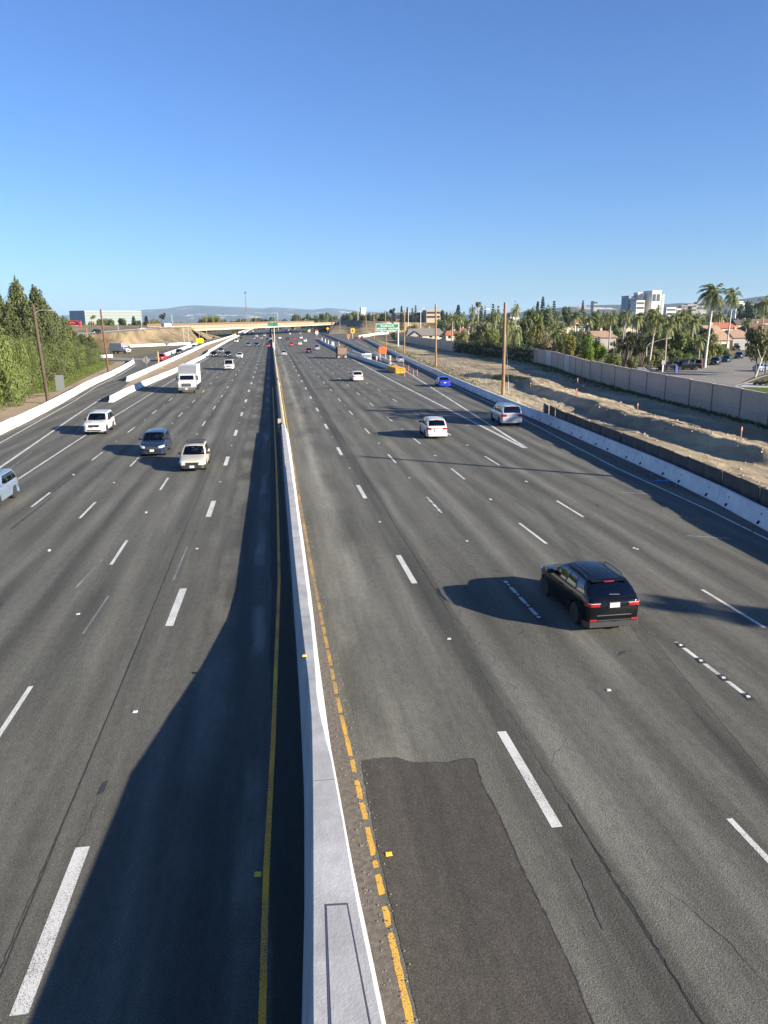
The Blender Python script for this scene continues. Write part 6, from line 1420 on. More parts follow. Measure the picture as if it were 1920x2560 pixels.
# ================================================================ TREES AND PLANTS
def leaf_mat(name, c1, c2, c3=None, sc=.9, tr=.22):
    m, nb, b = new_mat(name); nb.coords(); t = m.node_tree
    geo = nb.node('ShaderNodeNewGeometry'); oi = nb.node('ShaderNodeObjectInfo')
    k = nb.math('MULTIPLY_ADD', geo.outputs['Random Per Island'], .75, nb.math('MULTIPLY', nb.noise(sc, (1, 1, 1), 3), .35))
    col = nb.mix(nb.rng(k, .15, .95), c1, c2)
    if c3: col = nb.mix(nb.rng(geo.outputs['Random Per Island'], .86, .9), col, c3)
    col = nb.mul(col, nb.rng(oi.outputs['Random'], 0, 1, .8, 1.25))
    nb.L.new(col, b.inputs['Base Color']); b.inputs['Roughness'].default_value = .6; b.inputs['Specular IOR Level'].default_value = .25
    out = nb.N['Material Output']; tl = nb.node('ShaderNodeBsdfTranslucent'); mx = nb.node('ShaderNodeMixShader'); mx.inputs[0].default_value = tr
    nb.L.new(nb.mul(col, 1.2), tl.inputs[0]); nb.L.new(b.outputs[0], mx.inputs[1]); nb.L.new(tl.outputs[0], mx.inputs[2]); nb.L.new(mx.outputs[0], out.inputs[0])
    return m
LF = dict(dark=leaf_mat('leaf_dark', (.026, .042, .015), (.06, .085, .028)), mid=leaf_mat('leaf_mid', (.06, .085, .022), (.145, .18, .048)), olive=leaf_mat('leaf_olive', (.08, .09, .035), (.175, .18, .07)),
          lime=leaf_mat('leaf_lime', (.075, .105, .025), (.16, .19, .055)), bright=leaf_mat('leaf_bright', (.07, .12, .012), (.18, .25, .03)), yellow=leaf_mat('leaf_yellow', (.11, .12, .025), (.22, .21, .05)), tan=leaf_mat('leaf_tan', (.14, .12, .06), (.24, .20, .11)),
          palm=leaf_mat('leaf_palm', (.085, .115, .035), (.20, .23, .08), (.28, .22, .12)), pine=leaf_mat('leaf_pine', (.02, .032, .018), (.045, .06, .032)), tall=leaf_mat('leaf_tall', (.06, .078, .028), (.125, .145, .055)))
M_bark = mat('bark', (.13, .10, .07), .9, noise=.3, nscale=3); M_palmt = mat('palm_trunk', (.30, .26, .20), .9, noise=.25, nscale=4, ns=(.3, .3, 3)); M_palmw = mat('pale_palm_trunk', (.46, .42, .35), .9, noise=.2, nscale=3, ns=(.3, .3, 3))
def leaves(b, rng_, cen, rad, n, s, shell=.45, flat=0, droop=0):
    for _ in range(n):
        d = Vector((rng_.gauss(0, 1), rng_.gauss(0, 1), rng_.gauss(0, 1))).normalized(); q = rng_.random()**shell
        p = Vector((cen[0]+d.x*rad[0]*q, cen[1]+d.y*rad[1]*q, cen[2]+d.z*rad[2]*q))
        if p.z < .05: p.z = .05+rng_.random()*.2
        nrm = (d*1.6+Vector((rng_.gauss(0, .5), rng_.gauss(0, .5), rng_.gauss(0, .5)+flat))).normalized()
        u = nrm.orthogonal().normalized(); a = rng_.random()*6.28; v = nrm.cross(u); uu = u*math.cos(a)+v*math.sin(a); vv = nrm.cross(uu)
        ss = s*rng_.uniform(.6, 1.35); L = ss*(1+droop)
        pts = [p+uu*ss*.5, p+vv*L*.5+uu*ss*.12, p-uu*ss*.5, p-vv*L*.5-uu*ss*.1]
        b.poly([tuple(x) for x in pts])
def trunk_mb(H, r, bend=.3, limbs=5, seed=0, crownz=.5):
    b = MB(); rg = random.Random(seed); pts = [(0, 0, -.2)]; x = y = 0
    for k in range(1, 6): x += rg.uniform(-bend, bend)*.3; y += rg.uniform(-bend, bend)*.3; pts.append((x, y, H*k/5))
    b.tube(pts, [r, r*.85, r*.7, r*.55, r*.4, r*.2], 7)
    for k in range(limbs):
        a = k*2.4; z0_ = H*rg.uniform(.35, .7); L = H*.35; b.tube([(pts[2][0], pts[2][1], z0_), (pts[3][0]+math.cos(a)*L*.5, pts[3][1]+math.sin(a)*L*.5, z0_+L*.45), (pts[3][0]+math.cos(a)*L, pts[3][1]+math.sin(a)*L, z0_+L*.8)], [r*.4, r*.25, r*.1], 5)
    return b
PL = {}
def reg(k, trunk, tm, crown, cm, H, rad, crown_nm='crown'): PL[k] = (trunk.mesh('trunk', tm, 40) if trunk else None, [(crown_nm, crown.mesh('crown', cm))], H, rad)
def mk_plume(seed, H, rad, n, s):
    rg = random.Random(seed); b = MB(); N = 70
    for k in range(N):
        f = (k+.5)/N; z = H*(.04+.92*f); rr = rad*(1-f)**.5*(.55+.8*rg.random()); a = k*2.399+rg.random()
        rr = max(.35, rr); cx, cy = math.cos(a)*rr*.62, math.sin(a)*rr*.62
        leaves(b, rg, (cx, cy, z+.3), (rr*.55, rr*.55, H*.06*(1+rg.random())), n//N, s, .5, 0, .5)
    leaves(b, rg, (0, 0, H*.96), (.5, .5, H*.05), n//40, s*.8)
    return b
for i in range(3): reg('plume%d' % i, trunk_mb(13, .3, .3, 0, i), M_bark, mk_plume(20+i, 16, 4.2, 17000, .25), LF['tall'], 16, 4.2)
def mk_round(seed, H, rad, n, s, lobes=9, z0=.3, squash=1, oblong=1):
    rg = random.Random(seed); b = MB()
    for k in range(lobes):
        a = k*2.399; q = rg.uniform(.25, .68); z = H*(z0+(1-z0)*rg.uniform(.15, .82)); rr = rad*rg.uniform(.35, .58)
        leaves(b, rg, (math.cos(a)*rad*q, math.sin(a)*rad*q, z), (rr, rr, rr*.8*squash*oblong), n//lobes, s, .4)
    return b
for i in range(3): reg('round%d' % i, trunk_mb(6.5, .25, .5, 5, 30+i), M_bark, mk_round(40+i, 9, 4, 2600, .5, 11), LF[['mid', 'olive', 'dark'][i]], 9, 4)
for i in range(2): reg('bush%d' % i, None, None, mk_round(60+i, 4, 2.6, 3400, .28, 14, .02, .95), LF[['mid', 'olive'][i]], 4, 2.6, 'foliage')
for nm, lm, seed in (('bushbright', 'bright', 71), ('bushyellow', 'yellow', 72), ('bushlime', 'lime', 75), ('bushtan', 'tan', 73), ('bushdark', 'dark', 74)): reg(nm, None, None, mk_round(seed, 5, 2.8, 3200, .30, 15, .02, 1.0), LF[lm], 5, 2.8, 'foliage')
for nm, lm, seed in (('bigbush0', 'mid', 76), ('bigbush1', 'tall', 77), ('biglime', 'lime', 78)): reg(nm, None, None, mk_round(seed, 9, 5, 15000, .24, 26, .02, 1.0), LF[lm], 9, 5, 'foliage')
def mk_conifer(seed, H, rad, n, s, pw=.9, base=.12):
    rg = random.Random(seed); b = MB(); T_ = 15
    for k in range(T_):
        f = k/T_; z = H*(base+(1-base)*f); rr = rad*(1-f)**pw+.25
        for j in range(6):
            a = j*1.047+k*.7; leaves(b, rg, (math.cos(a)*rr*.55, math.sin(a)*rr*.55, z), (rr*.5, rr*.5, H*.028), n//(T_*6), s, .5, .5)
    return b
reg('norfolk', trunk_mb(17, .3, .1, 0, 5), M_bark, mk_conifer(81, 18, 4.2, 1800, .6, .8), LF['pine'], 18, 4.2)
reg('conifer', trunk_mb(13, .3, .1, 0, 6), M_bark, mk_conifer(82, 14, 3.4, 1800, .6, .5), LF['pine'], 14, 3.4)
reg('cypress', trunk_mb(10, .2, .1, 0, 7), M_bark, mk_conifer(83, 12, 1.5, 1500, .4, .35, .03), LF['dark'], 12, 1.5)
reg('umbrella', trunk_mb(11, .25, .4, 3, 8), M_bark, mk_round(84, 13, 3.4, 900, .6, 6, .72, .6), LF['pine'], 13, 3.4)
for i in range(3): reg('far%d' % i, None, None, mk_round(90+i, 9, 4.5, 700, .85, 9, .05, .95), LF[['dark', 'mid', 'olive'][i]], 9, 4.5)
def frond(b, rg, base, az, el, L, droop, wl, wind=(0, 0), n=13):
    p = Vector(base); d = Vector((math.cos(az)*math.cos(el), math.sin(az)*math.cos(el), math.sin(el))); st = L/n; pts = [p.copy()]
    for k in range(n):
        d = (d+Vector((wind[0]*.06, wind[1]*.06, -droop/n*(1+k*.12)))).normalized(); p = p+d*st; pts.append(p.copy())
    for k in range(1, n):
        t = (pts[k+1]-pts[k-1]).normalized(); sd = t.cross(Vector((0, 0, 1))).normalized(); f = k/n; ll = wl*math.sin(math.pi*min(1, f*.85+.15))**.6
        for sx in (-1, 1):
            e = pts[k]+sd*sx*ll*.8+t*ll*.45+Vector((wind[0]*.12, wind[1]*.12, -ll*rg.uniform(.35, .8)))
            wv = t*.10; b.poly([tuple(pts[k]-wv), tuple(pts[k]+wv*1.4), tuple(e)])
    for a, c in zip(pts, pts[1:]):
        sd = (c-a).cross(Vector((0, 0, 1))).normalized()*.035; b.poly([tuple(a-sd), tuple(a+sd), tuple(c+sd), tuple(c-sd)])
def mk_palm(seed, Ht, L, nf, droop, wl, wind=(0, 0), bend=0, up=1.25, skirt=0, trunk_r=.2):
    rg = random.Random(seed); b = MB(); top_ = (bend, 0, Ht)
    for k in range(nf):
        az = k*2.399+rg.uniform(-.2, .2); el = up-(up+.35)*(k/nf)**1.1
        frond(b, rg, top_, az, el, L*rg.uniform(.85, 1.1), droop*rg.uniform(.8, 1.2), wl, wind)
    for k in range(skirt): frond(b, rg, (bend, 0, Ht-.3), k*2.4, -.5, L*.7, droop*.6, wl*.6, wind)
    t = MB(); t.tube([(0, 0, -.2), (bend*.25, 0, Ht*.3), (bend*.55, 0, Ht*.6), (bend*.9, 0, Ht*.9), (bend, 0, Ht+.2)], [trunk_r*1.5, trunk_r*1.05, trunk_r, trunk_r*.9, trunk_r*.7], 9)
    return t, b
for i in range(3):
    t, c = mk_palm(100+i, 8, 3.2, 20, 1.5+.2*i, .75, (-.4, 0), .2*i); reg('palm%d' % i, t, M_palmt, c, LF['palm'], 9.7, 2.35, 'fronds')
t, c = mk_palm(110, 12.2, 3.6, 30, 1.7, 1.0, (-.9, .2), .5, 1.5); reg('tallpalm', t, M_palmw, c, LF['palm'], 14.6, 2.2, 'fronds')
t, c = mk_palm(111, 7.5, 3.4, 28, 1.5, .95, (-1.0, .2), 1.1, 1.5); reg('bentpalm', t, M_palmw, c, LF['palm'], 10.3, 2.2, 'fronds')
t, c = mk_palm(112, 3.0, 5.0, 38, 1.05, .75, (0, 0), 0, 1.35, 0, .5); reg('datepalm', t, M_bark, c, LF['palm'], 6.6, 4.4, 'fronds')
t, c = mk_palm(113, 5.2, 4.2, 30, 2.3, .9, (-.2, 0), 0, 1.2, 14, .35); reg('droopypalm', t, M_bark, c, LF['palm'], 7.2, 3.2, 'fronds')
t, c = mk_palm(114, 13, 1.6, 30, 1.6, .5, (0, 0), 0, 1.2, 6, .2); reg('fanpalm', t, M_palmt, c, LF['palm'], 14.2, 1.3, 'fronds')
t, c = mk_palm(115, 2.6, 1.8, 16, 1.4, .55, (0, 0), 0, 1.3, 0, .12); reg('smallpalm', t, M_palmt, c, LF['yellow'], 4.0, 1.6, 'fronds')
# dracaena clump : many stems with spiky heads
rg = random.Random(5); t = MB(); c = MB()
for k in range(16):
    a = k*2.399; q = 2.9*math.sqrt((k+.5)/16); h = rg.uniform(2.2, 6.4)*(1-.25*q/2.9); x, y = math.cos(a)*q, math.sin(a)*q
    t.tube([(x*.35, y*.35, -.1), (x*.7, y*.7, h*.5), (x, y, h)], [.2, .14, .09], 6)
    for z in ([h] if h < 4 else [h, h*.75]):
        for j in range(46):
            az = rg.random()*6.28; el = rg.uniform(-.7, 1.4); L = rg.uniform(.6, .95); d = Vector((math.cos(az)*math.cos(el), math.sin(az)*math.cos(el), math.sin(el))); s_ = d.cross(Vector((.3, .2, 1))).normalized()*.07; p = Vector((x, y, z))
            c.poly([tuple(p-s_), tuple(p+s_), tuple(p+d*L*.6+s_*.8), tuple(p+d*L-Vector((0, 0, .15))), tuple(p+d*L*.6-s_*.8)])
reg('dracaena', t, M_bark, c, leaf_mat('leaf_dracaena', (.03, .045, .018), (.085, .10, .04)), 7, 3.4, 'leaves')
def plant(k, px, top, Y, rpx=None, label=None, cat='tree', group=None, name=None, X=None, H=None, rz=None, base=0.0):
    tr, crowns, H0, r0 = PL[k]
    if X is None: p = A(px, top, Y); X, H = p.x, p.z-base
    sz = H/H0; sx = (rpx*Y/1923/r0) if rpx else sz
    nm = name or {'bigb': 'shrub', 'bigl': 'shrub', 'palm': 'palm_tree', 'tall': 'palm_tree', 'bent': 'palm_tree', 'date': 'palm_tree', 'droo': 'palm_tree', 'fanp': 'palm_tree', 'smal': 'palm_tree', 'bush': 'shrub', 'cypr': 'cypress_tree', 'coni': 'conifer_tree', 'norf': 'conifer_tree', 'drac': 'dracaena_plant'}.get(k[:4], 'tree')
    r = D.objects.new(nm, None); COL.objects.link(r); r.location = (X, Y, base); r.scale = (sx, sx, sz); r.rotation_euler = (0, 0, (random.uniform(0, 6.28) if rz is None else rz))
    tag(r, label, 'palm' if 'palm' in nm else ('shrub' if nm in ('shrub', 'dracaena_plant') else cat), group)
    if tr: link('trunk', tr, r)
    for cn, cm in crowns: link(cn, cm, r)
    return r
# ---- left stand of tall trees ----
LG = 'tall evergreen trees of the left stand'; ll = 'tall feathery evergreen in the dense stand on the left'
for i, (px, top, Y, rp, lab) in enumerate([(40, 707, 138, 50, 'tallest evergreen of the left stand, with the highest pointed top'), (86, 725, 143, 50, 'second tallest evergreen of the left stand, behind the leaning lamp pole'), (-2, 747, 128, 52, 'tall evergreen cut by the left edge of the photo'), (64, 752, 133, 46, ll), (108, 757, 152, 48, ll), (124, 776, 160, 44, ll), (140, 790, 168, 42, ll), (158, 795, 188, 30, ll), (178, 823, 198, 28, ll), (203, 838, 208, 30, 'last low evergreen of the left stand, in front of the red sign'), (20, 770, 122, 50, ll), (145, 815, 172, 36, ll), (225, 842, 214, 30, ll), (-40, 740, 118, 50, ll)]):
    plant('plume%d' % (i % 3), px, top, Y, rp, lab, 'tree', LG, 'evergreen_tree')
for i, (px, top, Y, rp) in enumerate([(-6, 846, 97, 52), (24, 850, 104, 46), (50, 842, 112, 46), (74, 838, 122, 44), (97, 846, 133, 40), (120, 850, 143, 38), (144, 846, 153, 36), (166, 852, 164, 32), (186, 856, 174, 28), (207, 862, 184, 26), (226, 872, 196, 22), (10, 890, 96, 34), (88, 880, 122, 28), (134, 876, 142, 26)]):
    plant(['bigbush0', 'bigbush1', 'biglime', 'bigbush1'][i % 4], px, top, Y, rp, 'bushy green shrub at the grassy foot of the left tree stand', 'shrub', 'shrubs at the foot of the left trees')
for i, (px, top, Y, rp) in enumerate([(-8, 828, 92, 44), (30, 846, 99, 34), (60, 856, 110, 26)]): plant('biglime', px, top, Y, rp, ['bright green bushy tree at the left edge of the photo', 'second bright green shrub from the left edge', 'third bright green shrub, behind the leaning lamp pole foot'][i], 'shrub')
# ---- ivy on the wall ----
rg = random.Random(9); b = MB()
iv = [(60.9, 178), (61.0, 188), (60.4, 200), (59.8, 212), (59.3, 225), (58.9, 240), (59.0, 248)]
for a, c_ in zip(iv, iv[1:]):
    n = int(math.dist(a, c_)/1.3)
    for s in range(n):
        x = a[0]+(c_[0]-a[0])*s/n; y = a[1]+(c_[1]-a[1])*s/n
        for z in (.5, 1.5, 2.6, 3.3): leaves(b, rg, (x-.35+rg.uniform(-.5, .2), y, z+rg.uniform(-.2, .4)), (.75, 1.0, .75), 34, .34, .5)
b.build('ivy_hedge', LF['dark'], label='dark ivy hedge smothering the middle stretch of the block wall', cat='hedge')
# wall under the ivy
wall_run([(61.1, 182.5), (61.05, 186), (61.0, 189.5)], 3.1, 'short ivy covered piece of the block wall')
# ---- right neighbourhood, individually seen plants ----
for k, px, top, Y, rp, lab in [
 ('tallpalm', 1781, 703, 152, 33, 'taller of two wind blown palms with a pale trunk above the street'), ('tallpalm', 1832, 714, 214, 19, 'second tall pale trunked palm, right of the tallest'),
 ('bentpalm', 1634, 752, 138, 22, 'palm with a bent pale trunk behind the street lamp'), ('palm1', 1671, 792, 141, 24, 'palm with a straight trunk right of the bent palm'),
 ('palm2', 1752, 838, 146, 18, 'short palm on the lawn left of the tall palm'), ('smallpalm', 1785, 855, 164, 13, 'small yellow green palm right of the tall palm'),
 ('dracaena', 1563, 808, 150, 42, 'big dark dracaena clump behind the block wall, left of the bent palm'), ('dracaena', 1606, 826, 158, 30, 'smaller dracaena clump around the bent palm trunk'),
 ('datepalm', 1391, 776, 228, 38, 'wide date palm with arching fronds in the middle of the shrubs'), ('droopypalm', 1270, 789, 216, 27, 'drooping palm just right of the nearest lamp pole'),
 ('droopypalm', 1290, 806, 205, 22, 'shaggy palm hanging over the ivy right of the nearest lamp pole'),
 ('palm0', 1131, 783, 380, 16, 'left palm of the pair above the red tiled house'), ('palm1', 1151, 784, 380, 15, 'right palm of the pair above the red tiled house'),
 ('fanpalm', 1196, 750, 380, 9, 'tall narrow wind blown palm left of the nearest lamp pole'), ('palm2', 1183, 761, 450, 11, 'round headed palm left of the tall narrow one'),
 ('palm0', 1240, 774, 320, 14, 'palm between the shrubs left of the nearest lamp pole'), ('palm1', 1289, 762, 370, 14, 'round headed palm right of the nearest lamp pole'), ('palm2', 1293, 752, 460, 8, 'thin palm with its crown blown left, behind the round headed palm'),
 ('palm0', 1439, 772, 255, 22, 'wind blown palm right of the date palm'), ('palm2', 1474, 783, 270, 20, 'spreading palm above the bright green shrub'),
 ('palm1', 1868, 792, 300, 17, 'bright palm behind the tan roofed house'), ('palm0', 1914, 738, 300, 20, 'palm at the right edge of the photo with a slim pale trunk'),
 ('palm0', 1715, 768, 205, 26, 'leafy palm in the middle of the palms'), ('palm2', 1738, 786, 190, 24, 'palm left of the tallest palm'), ('palm1', 1693, 785, 180, 22, 'palm right of the straight trunked one'), ('palm0', 1528, 776, 260, 20, 'palm left of the dracaena clump top'), ('palm1', 1566, 768, 300, 18, 'tall palm crown below the glass hospital wing'), ('palm2', 1598, 780, 240, 20, 'palm crown left of the bent palm crown'), ('palm1', 1800, 775, 330, 15, 'palm between the two tall ones'), *[(['round0', 'round1', 'bush1', 'bush0', 'palm2', 'palm0'][i % 6], 1492+i*17+(i*7) % 9, 777+(i*5) % 13, 330+(i*37) % 120, 19, 'garden tree in the thick row below the hospital') for i in range(18)], ('palm0', 1505, 790, 330, 14, 'palm behind the tan roofed house left of the dracaena'),
 ('bushbright', 1483, 836, 172, 27, 'bright green shrub behind the block wall'), ('bushbright', 1500, 846, 165, 18, 'smaller bright green shrub right of the big bright one'), ('bushyellow', 1343, 799, 205, 20, 'tall yellow green shrub left of the date palm'), ('bushtan', 1368, 822, 190, 27, 'tan grey brushy shrub below the date palm'), ('bushtan', 1345, 838, 192, 16, 'small tan shrub on the wall below the yellow green one'),
 ('bush1', 1208, 806, 262, 26, 'olive shrub left of the nearest lamp pole above the ivy'), ('bush0', 1230, 818, 255, 20, 'green shrub over the ivy left of the nearest lamp pole'), ('bushyellow', 1190, 824, 290, 15, 'yellow green shrub by the brown roofed house'),
 ('bushdark', 1310, 818, 215, 24, 'dark shrub hanging over the ivy'), ('bush0', 1330, 846, 196, 14, 'low green shrub at the end of the ivy'), ('bushyellow', 1425, 826, 178, 17, 'yellow green shrub right of the tan one'), ('bushdark', 1445, 824, 186, 22, 'dark leafy shrub left of the bright green one'), ('bush0', 1408, 842, 182, 14, 'green shrub on the wall below the date palm'),
 ('round0', 1345, 780, 300, 22, 'mid green tree behind the yellow green shrub'), ('bush1', 1315, 796, 290, 20, 'olive tree behind the dark hanging shrub'),
 ('round1', 1650, 808, 170, 32, 'leafy tree behind the straight palm'), ('round0', 1702, 822, 165, 34, 'dense green tree behind the dark van'), ('bushdark', 1735, 842, 158, 26, 'dark shrub behind the short palm'), ('bush0', 1690, 872, 152, 22, 'low green shrub behind the dark van'), ('bush1', 1645, 872, 148, 22, 'olive shrub behind the wall right of the bent palm'), ('bush0', 1716, 882, 152, 18, 'low shrub behind the long dark van'), ('bushyellow', 1625, 884, 143, 14, 'yellow green shrub at the foot of the bent palm'), ('bushbright', 1470, 862, 160, 18, 'low bright green shrub on the wall left of the big bright one'), ('bush0', 1536, 880, 138, 22, 'green shrub against the wall left of the dracaena'), ('bush1', 1582, 892, 137, 20, 'olive shrub against the wall under the dracaena'),
 ('round2', 1770, 812, 225, 24, 'dark tree behind the tallest palm'), ('bush0', 1800, 856, 178, 16, 'green shrub right of the small yellow palm'), ('bush1', 1814, 868, 190, 16, 'olive shrub before the large tan tiled house'), ('bush0', 1768, 876, 164, 12, 'shrub at the foot of the tallest palm'),
 ('bush0', 1875, 850, 240, 14, 'shrub right of the round bush'), ('round1', 1903, 816, 127, 36, 'spreading tree with a pale trunk at the right edge of the photo'), ('round0', 1925, 826, 132, 34, 'tree cut by the right edge behind the pale trunked one'),
 ('bushtan', 1905, 947, 108, 16, 'brown green shrub on the front lawn at the right edge'), ('bushdark', 1893, 952, 109, 11, 'dark low shrub beside the brown green one'), ('bush0', 1925, 950, 107, 14, 'green low shrub cut by the right edge'),
 ('bushbright', 1016, 868, 300, 12, 'low green shrub at the base of the exit sign'), ('bushyellow', 1031, 810, 500, 16, 'yellow green shrub on the dry bank above the grey roofed house'), ('bushdark', 985, 828, 410, 8, 'dark shrub at the left end of the far block wall'),
 ('norfolk', 1358, 738, 470, 15, 'tall layered conifer on the right skyline'), ('conifer', 1345, 751, 480, 9, 'shorter conifer left of the tall layered one'), ('cypress', 1386, 749, 520, 6, 'narrow conifer right of the tall layered one'), ('norfolk', 1458, 748, 480, 10, 'dark conifer right of the rounded tree on the skyline'), ('round2', 1420, 757, 500, 16, 'rounded dark tree between two skyline conifers'), ('bush0', 1372, 762, 440, 14, 'light green crown beside the tall layered conifer'), ('bush0', 1329, 765, 440, 13, 'light green crown left of the skyline conifers'),
 ('conifer', 1146, 760, 600, 11, 'dark conifer above the palm pair'), ('round2', 1108, 768, 640, 9, 'dark round tree left of the conifer above the palm pair'), ('cypress', 1204, 762, 480, 6, 'dark cypress right of the tall narrow palm'), ('cypress', 1213, 766, 500, 4, 'thin cypress behind the tall wooden pole'), ('cypress', 1233, 757, 520, 6, 'narrow dark conifer under the lamp arm'), ('cypress', 1246, 762, 520, 5, 'smaller narrow conifer beside the nearest lamp pole'),
 ('umbrella', 980, 769, 700, 9, 'umbrella shaped pine behind the green exit sign'), ('conifer', 1004, 763, 720, 6, 'conifer right of the umbrella pine'), ('cypress', 1039, 761, 760, 4, 'narrow conifer above the dark office building'), ('cypress', 1031, 768, 760, 4, 'small conifer left of the narrow one above the office'), ('conifer', 1018, 766, 740, 5, 'second conifer right of the umbrella pine'),
 ('fanpalm', 234, 785, 560, 5, 'fan palm with two thin trunks beside the banded building'), ('fanpalm', 229, 789, 565, 4, 'shorter fan palm beside the banded building'),
 ('round2', 304, 789, 520, 13, 'big dark tree before the banded building'), ('conifer', 333, 789, 530, 9, 'dark conifer before the banded building'), ('conifer', 365, 788, 540, 9, 'green conifer right of the banded building'), ('umbrella', 406, 781, 560, 8, 'sparse dark tree above the white truck on the raised road'), ('round2', 345, 795, 520, 10, 'dark tree between the two conifers on the left'), ('round0', 275, 797, 520, 12, 'green tree left of the big dark one'), ('round0', 250, 797, 540, 11, 'green tree right of the fan palms'), ('bush1', 385, 797, 530, 11, 'olive tree left of the sparse dark one')]:
    o = plant(k, px, top, Y, rp, lab)
    if 'thick row' in lab: o['group'] = 'thick row of garden trees below the hospital'; o['category'] = 'tree'
    if k in ('tallpalm', 'bentpalm'): o.rotation_euler.z = 0.1
g = G(1851, 862); b = MB(); rg = random.Random(3); leaves(b, rg, (0, 0, 1.3), (1.25, 1.25, 1.25), 2600, .2, .12); b.build('topiary_bush', leaf_mat('leaf_topiary', (.10, .17, .02), (.16, .24, .04)), label='round clipped bright green bush before the plain grey side wall', cat='shrub').location = (g.x, g.y, 0)
g = G(1888, 943); b = MB(); b.tube([(0, 0, 0), (.5, 0, 1.6), (1.0, .2, 3.0), (1.7, .4, 4.4)], [.16, .13, .11, .07], 8); b.tube([(.95, .2, 2.9), (.2, -.2, 3.8), (-.1, 0, 4.8)], [.08, .06, .04], 6); b.build('bare_tree', mat('white_trunk', (.5, .46, .4), .85), label='pale leaning trunk with dark forks on the near lawn', cat='tree').location = g
# off-frame palms whose crowns shade the lanes
for x, y, H, lab in [(44.8, 58.0, 14, 'first palm outside the right edge behind the wall'), (47.5, 62.5, 15.5, 'second palm outside the right edge behind the wall'), (52, 52, 14, 'third palm outside the right edge behind the wall')]: plant('palm1', 0, 0, y, None, lab, X=x, H=H)
plant('cypress', 0, 0, 2.9, None, 'slim cypress outside the right edge whose pointed shadow reaches the black suv', X=43.8, H=13.2)
# ---- skyline trees ----
rg = random.Random(21); SKY = 'small distant trees along the skyline'
def belt(x0, x1, t0, t1, Y0, Y1, n, lab, kinds=('far0', 'far1', 'far2'), rp=(7, 13), base=0):
    for i in range(n):
        px = x0+(x1-x0)*(i+rg.uniform(.1, .9))/n; Y = rg.uniform(Y0, Y1); tp = t0+(t1-t0)*(px-x0)/(x1-x0)+rg.uniform(-5, 7)
        plant(rg.choice(kinds), px, tp, Y, rg.uniform(*rp), lab, 'tree', SKY+lab[-24:], 'tree', base=base)
belt(205, 480, 800, 800, 580, 700, 26, 'small dark tree in the belt behind the raised road')
belt(496, 546, 788, 790, 720, 760, 6, 'pale green tree left of the mast above the overpass', ('far1', 'bushyellow'), (9, 14))
belt(546, 720, 796, 796, 980, 1250, 18, 'low distant tree above the middle of the overpass')
belt(630, 682, 788, 788, 950, 1000, 5, 'green tree above the overpass right of the mast', ('far1', 'far2'), (8, 12))
belt(728, 836, 785, 783, 960, 1050, 11, 'rounded distant tree above the right half of the overpass', ('far0', 'far1', 'far2'), (10, 15))
for px, tp, rp in ((765, 779, 12), (788, 783, 10), (812, 775, 17), (745, 785, 11)): plant(rg.choice(['far1', 'far2']), px, tp, 960, rp, 'rounded distant tree above the right half of the overpass', 'tree', SKY+'rounded distant tree above the right half of the overpass'[-24:], 'tree')
belt(850, 990, 775, 780, 790, 900, 22, 'dark distant tree on top of the dry bank', ('far0', 'far0', 'far2'), (8, 13))
belt(990, 1110, 782, 780, 830, 950, 14, 'distant tree behind the dark office building', ('far0', 'far1', 'far2'), (7, 11))
belt(1100, 1480, 789, 788, 600, 800, 30, 'distant tree in the neighbourhood skyline behind the palms', ('far0', 'far1', 'far2'), (13, 21))
belt(1100, 1480, 803, 802, 400, 560, 22, 'garden tree among the far roofs behind the ivy', ('far1', 'far2', 'palm2', 'palm0', 'palm1'), (13, 19))
belt(1480, 1940, 789, 785, 560, 760, 32, 'distant tree in the skyline below the hospital', ('far0', 'far1', 'far2'), (13, 20))
belt(1480, 1940, 806, 803, 340, 500, 20, 'garden tree among the roofs behind the street', ('far1', 'far2', 'palm2', 'palm0', 'palm1'), (13, 19))
belt(1860, 1945, 750, 742, 700, 800, 9, 'dark tree on the right skyline beside the white roofs', ('far0', 'far2'), (12, 20))
belt(1150, 1345, 820, 832, 262, 330, 8, 'leafy garden tree just behind the ivy hedge', ('bush0', 'bush1', 'bushyellow', 'round1'), (18, 27))
belt(1380, 1480, 824, 832, 200, 250, 5, 'leafy garden tree behind the date palm shrubs', ('bush0', 'bush1', 'bushyellow'), (20, 28))
belt(1590, 1780, 826, 832, 185, 230, 9, 'leafy garden tree behind the street palms', ('bush0', 'bush1', 'bushdark', 'bushyellow'), (22, 32))
belt(880, 1940, 778, 768, 1300, 2600, 70, 'tiny far tree on the hazy plain', ('far0', 'far1', 'far2'), (5, 9))
belt(-60, 205, 800, 800, 500, 900, 10, 'dark tree far behind the left stand', ('far0', 'far1'), (8, 14))
# grass tufts and weeds
def tufts(name, n, region, s, m, lab_kind='stuff', zf=None, seed=1):
    rg = random.Random(seed); b = MB()
    for _ in range(n):
        x, y = region(rg); z = zf(x, y) if zf else 0; h = s*rg.uniform(.5, 1.3)
        for k in range(3): a = rg.random()*6.28; dx, dy = math.cos(a)*h*.5, math.sin(a)*h*.5; b.poly([(x-dy*.3, y+dx*.3, z), (x+dy*.3, y-dx*.3, z), (x+dx, y+dy, z+h)])
    b.build(name, m, kind='stuff')
def reg_left(rg):
    y = rg.uniform(100, 205); x0_ = lerp_tab([(100, -37), (118, -32.5), (140, -34), (176, -37), (205, -40)])(y); return x0_-abs(rg.gauss(0, 5)), y
tufts('long_grass', 9000, reg_left, .32, leaf_mat('grass_blade', (.07, .10, .02), (.16, .19, .045)))
def reg_wall(rg): y = rg.uniform(62, 180); return wallx(y)-.3-abs(rg.gauss(0, .5 if y < 100 else 1.6)), y
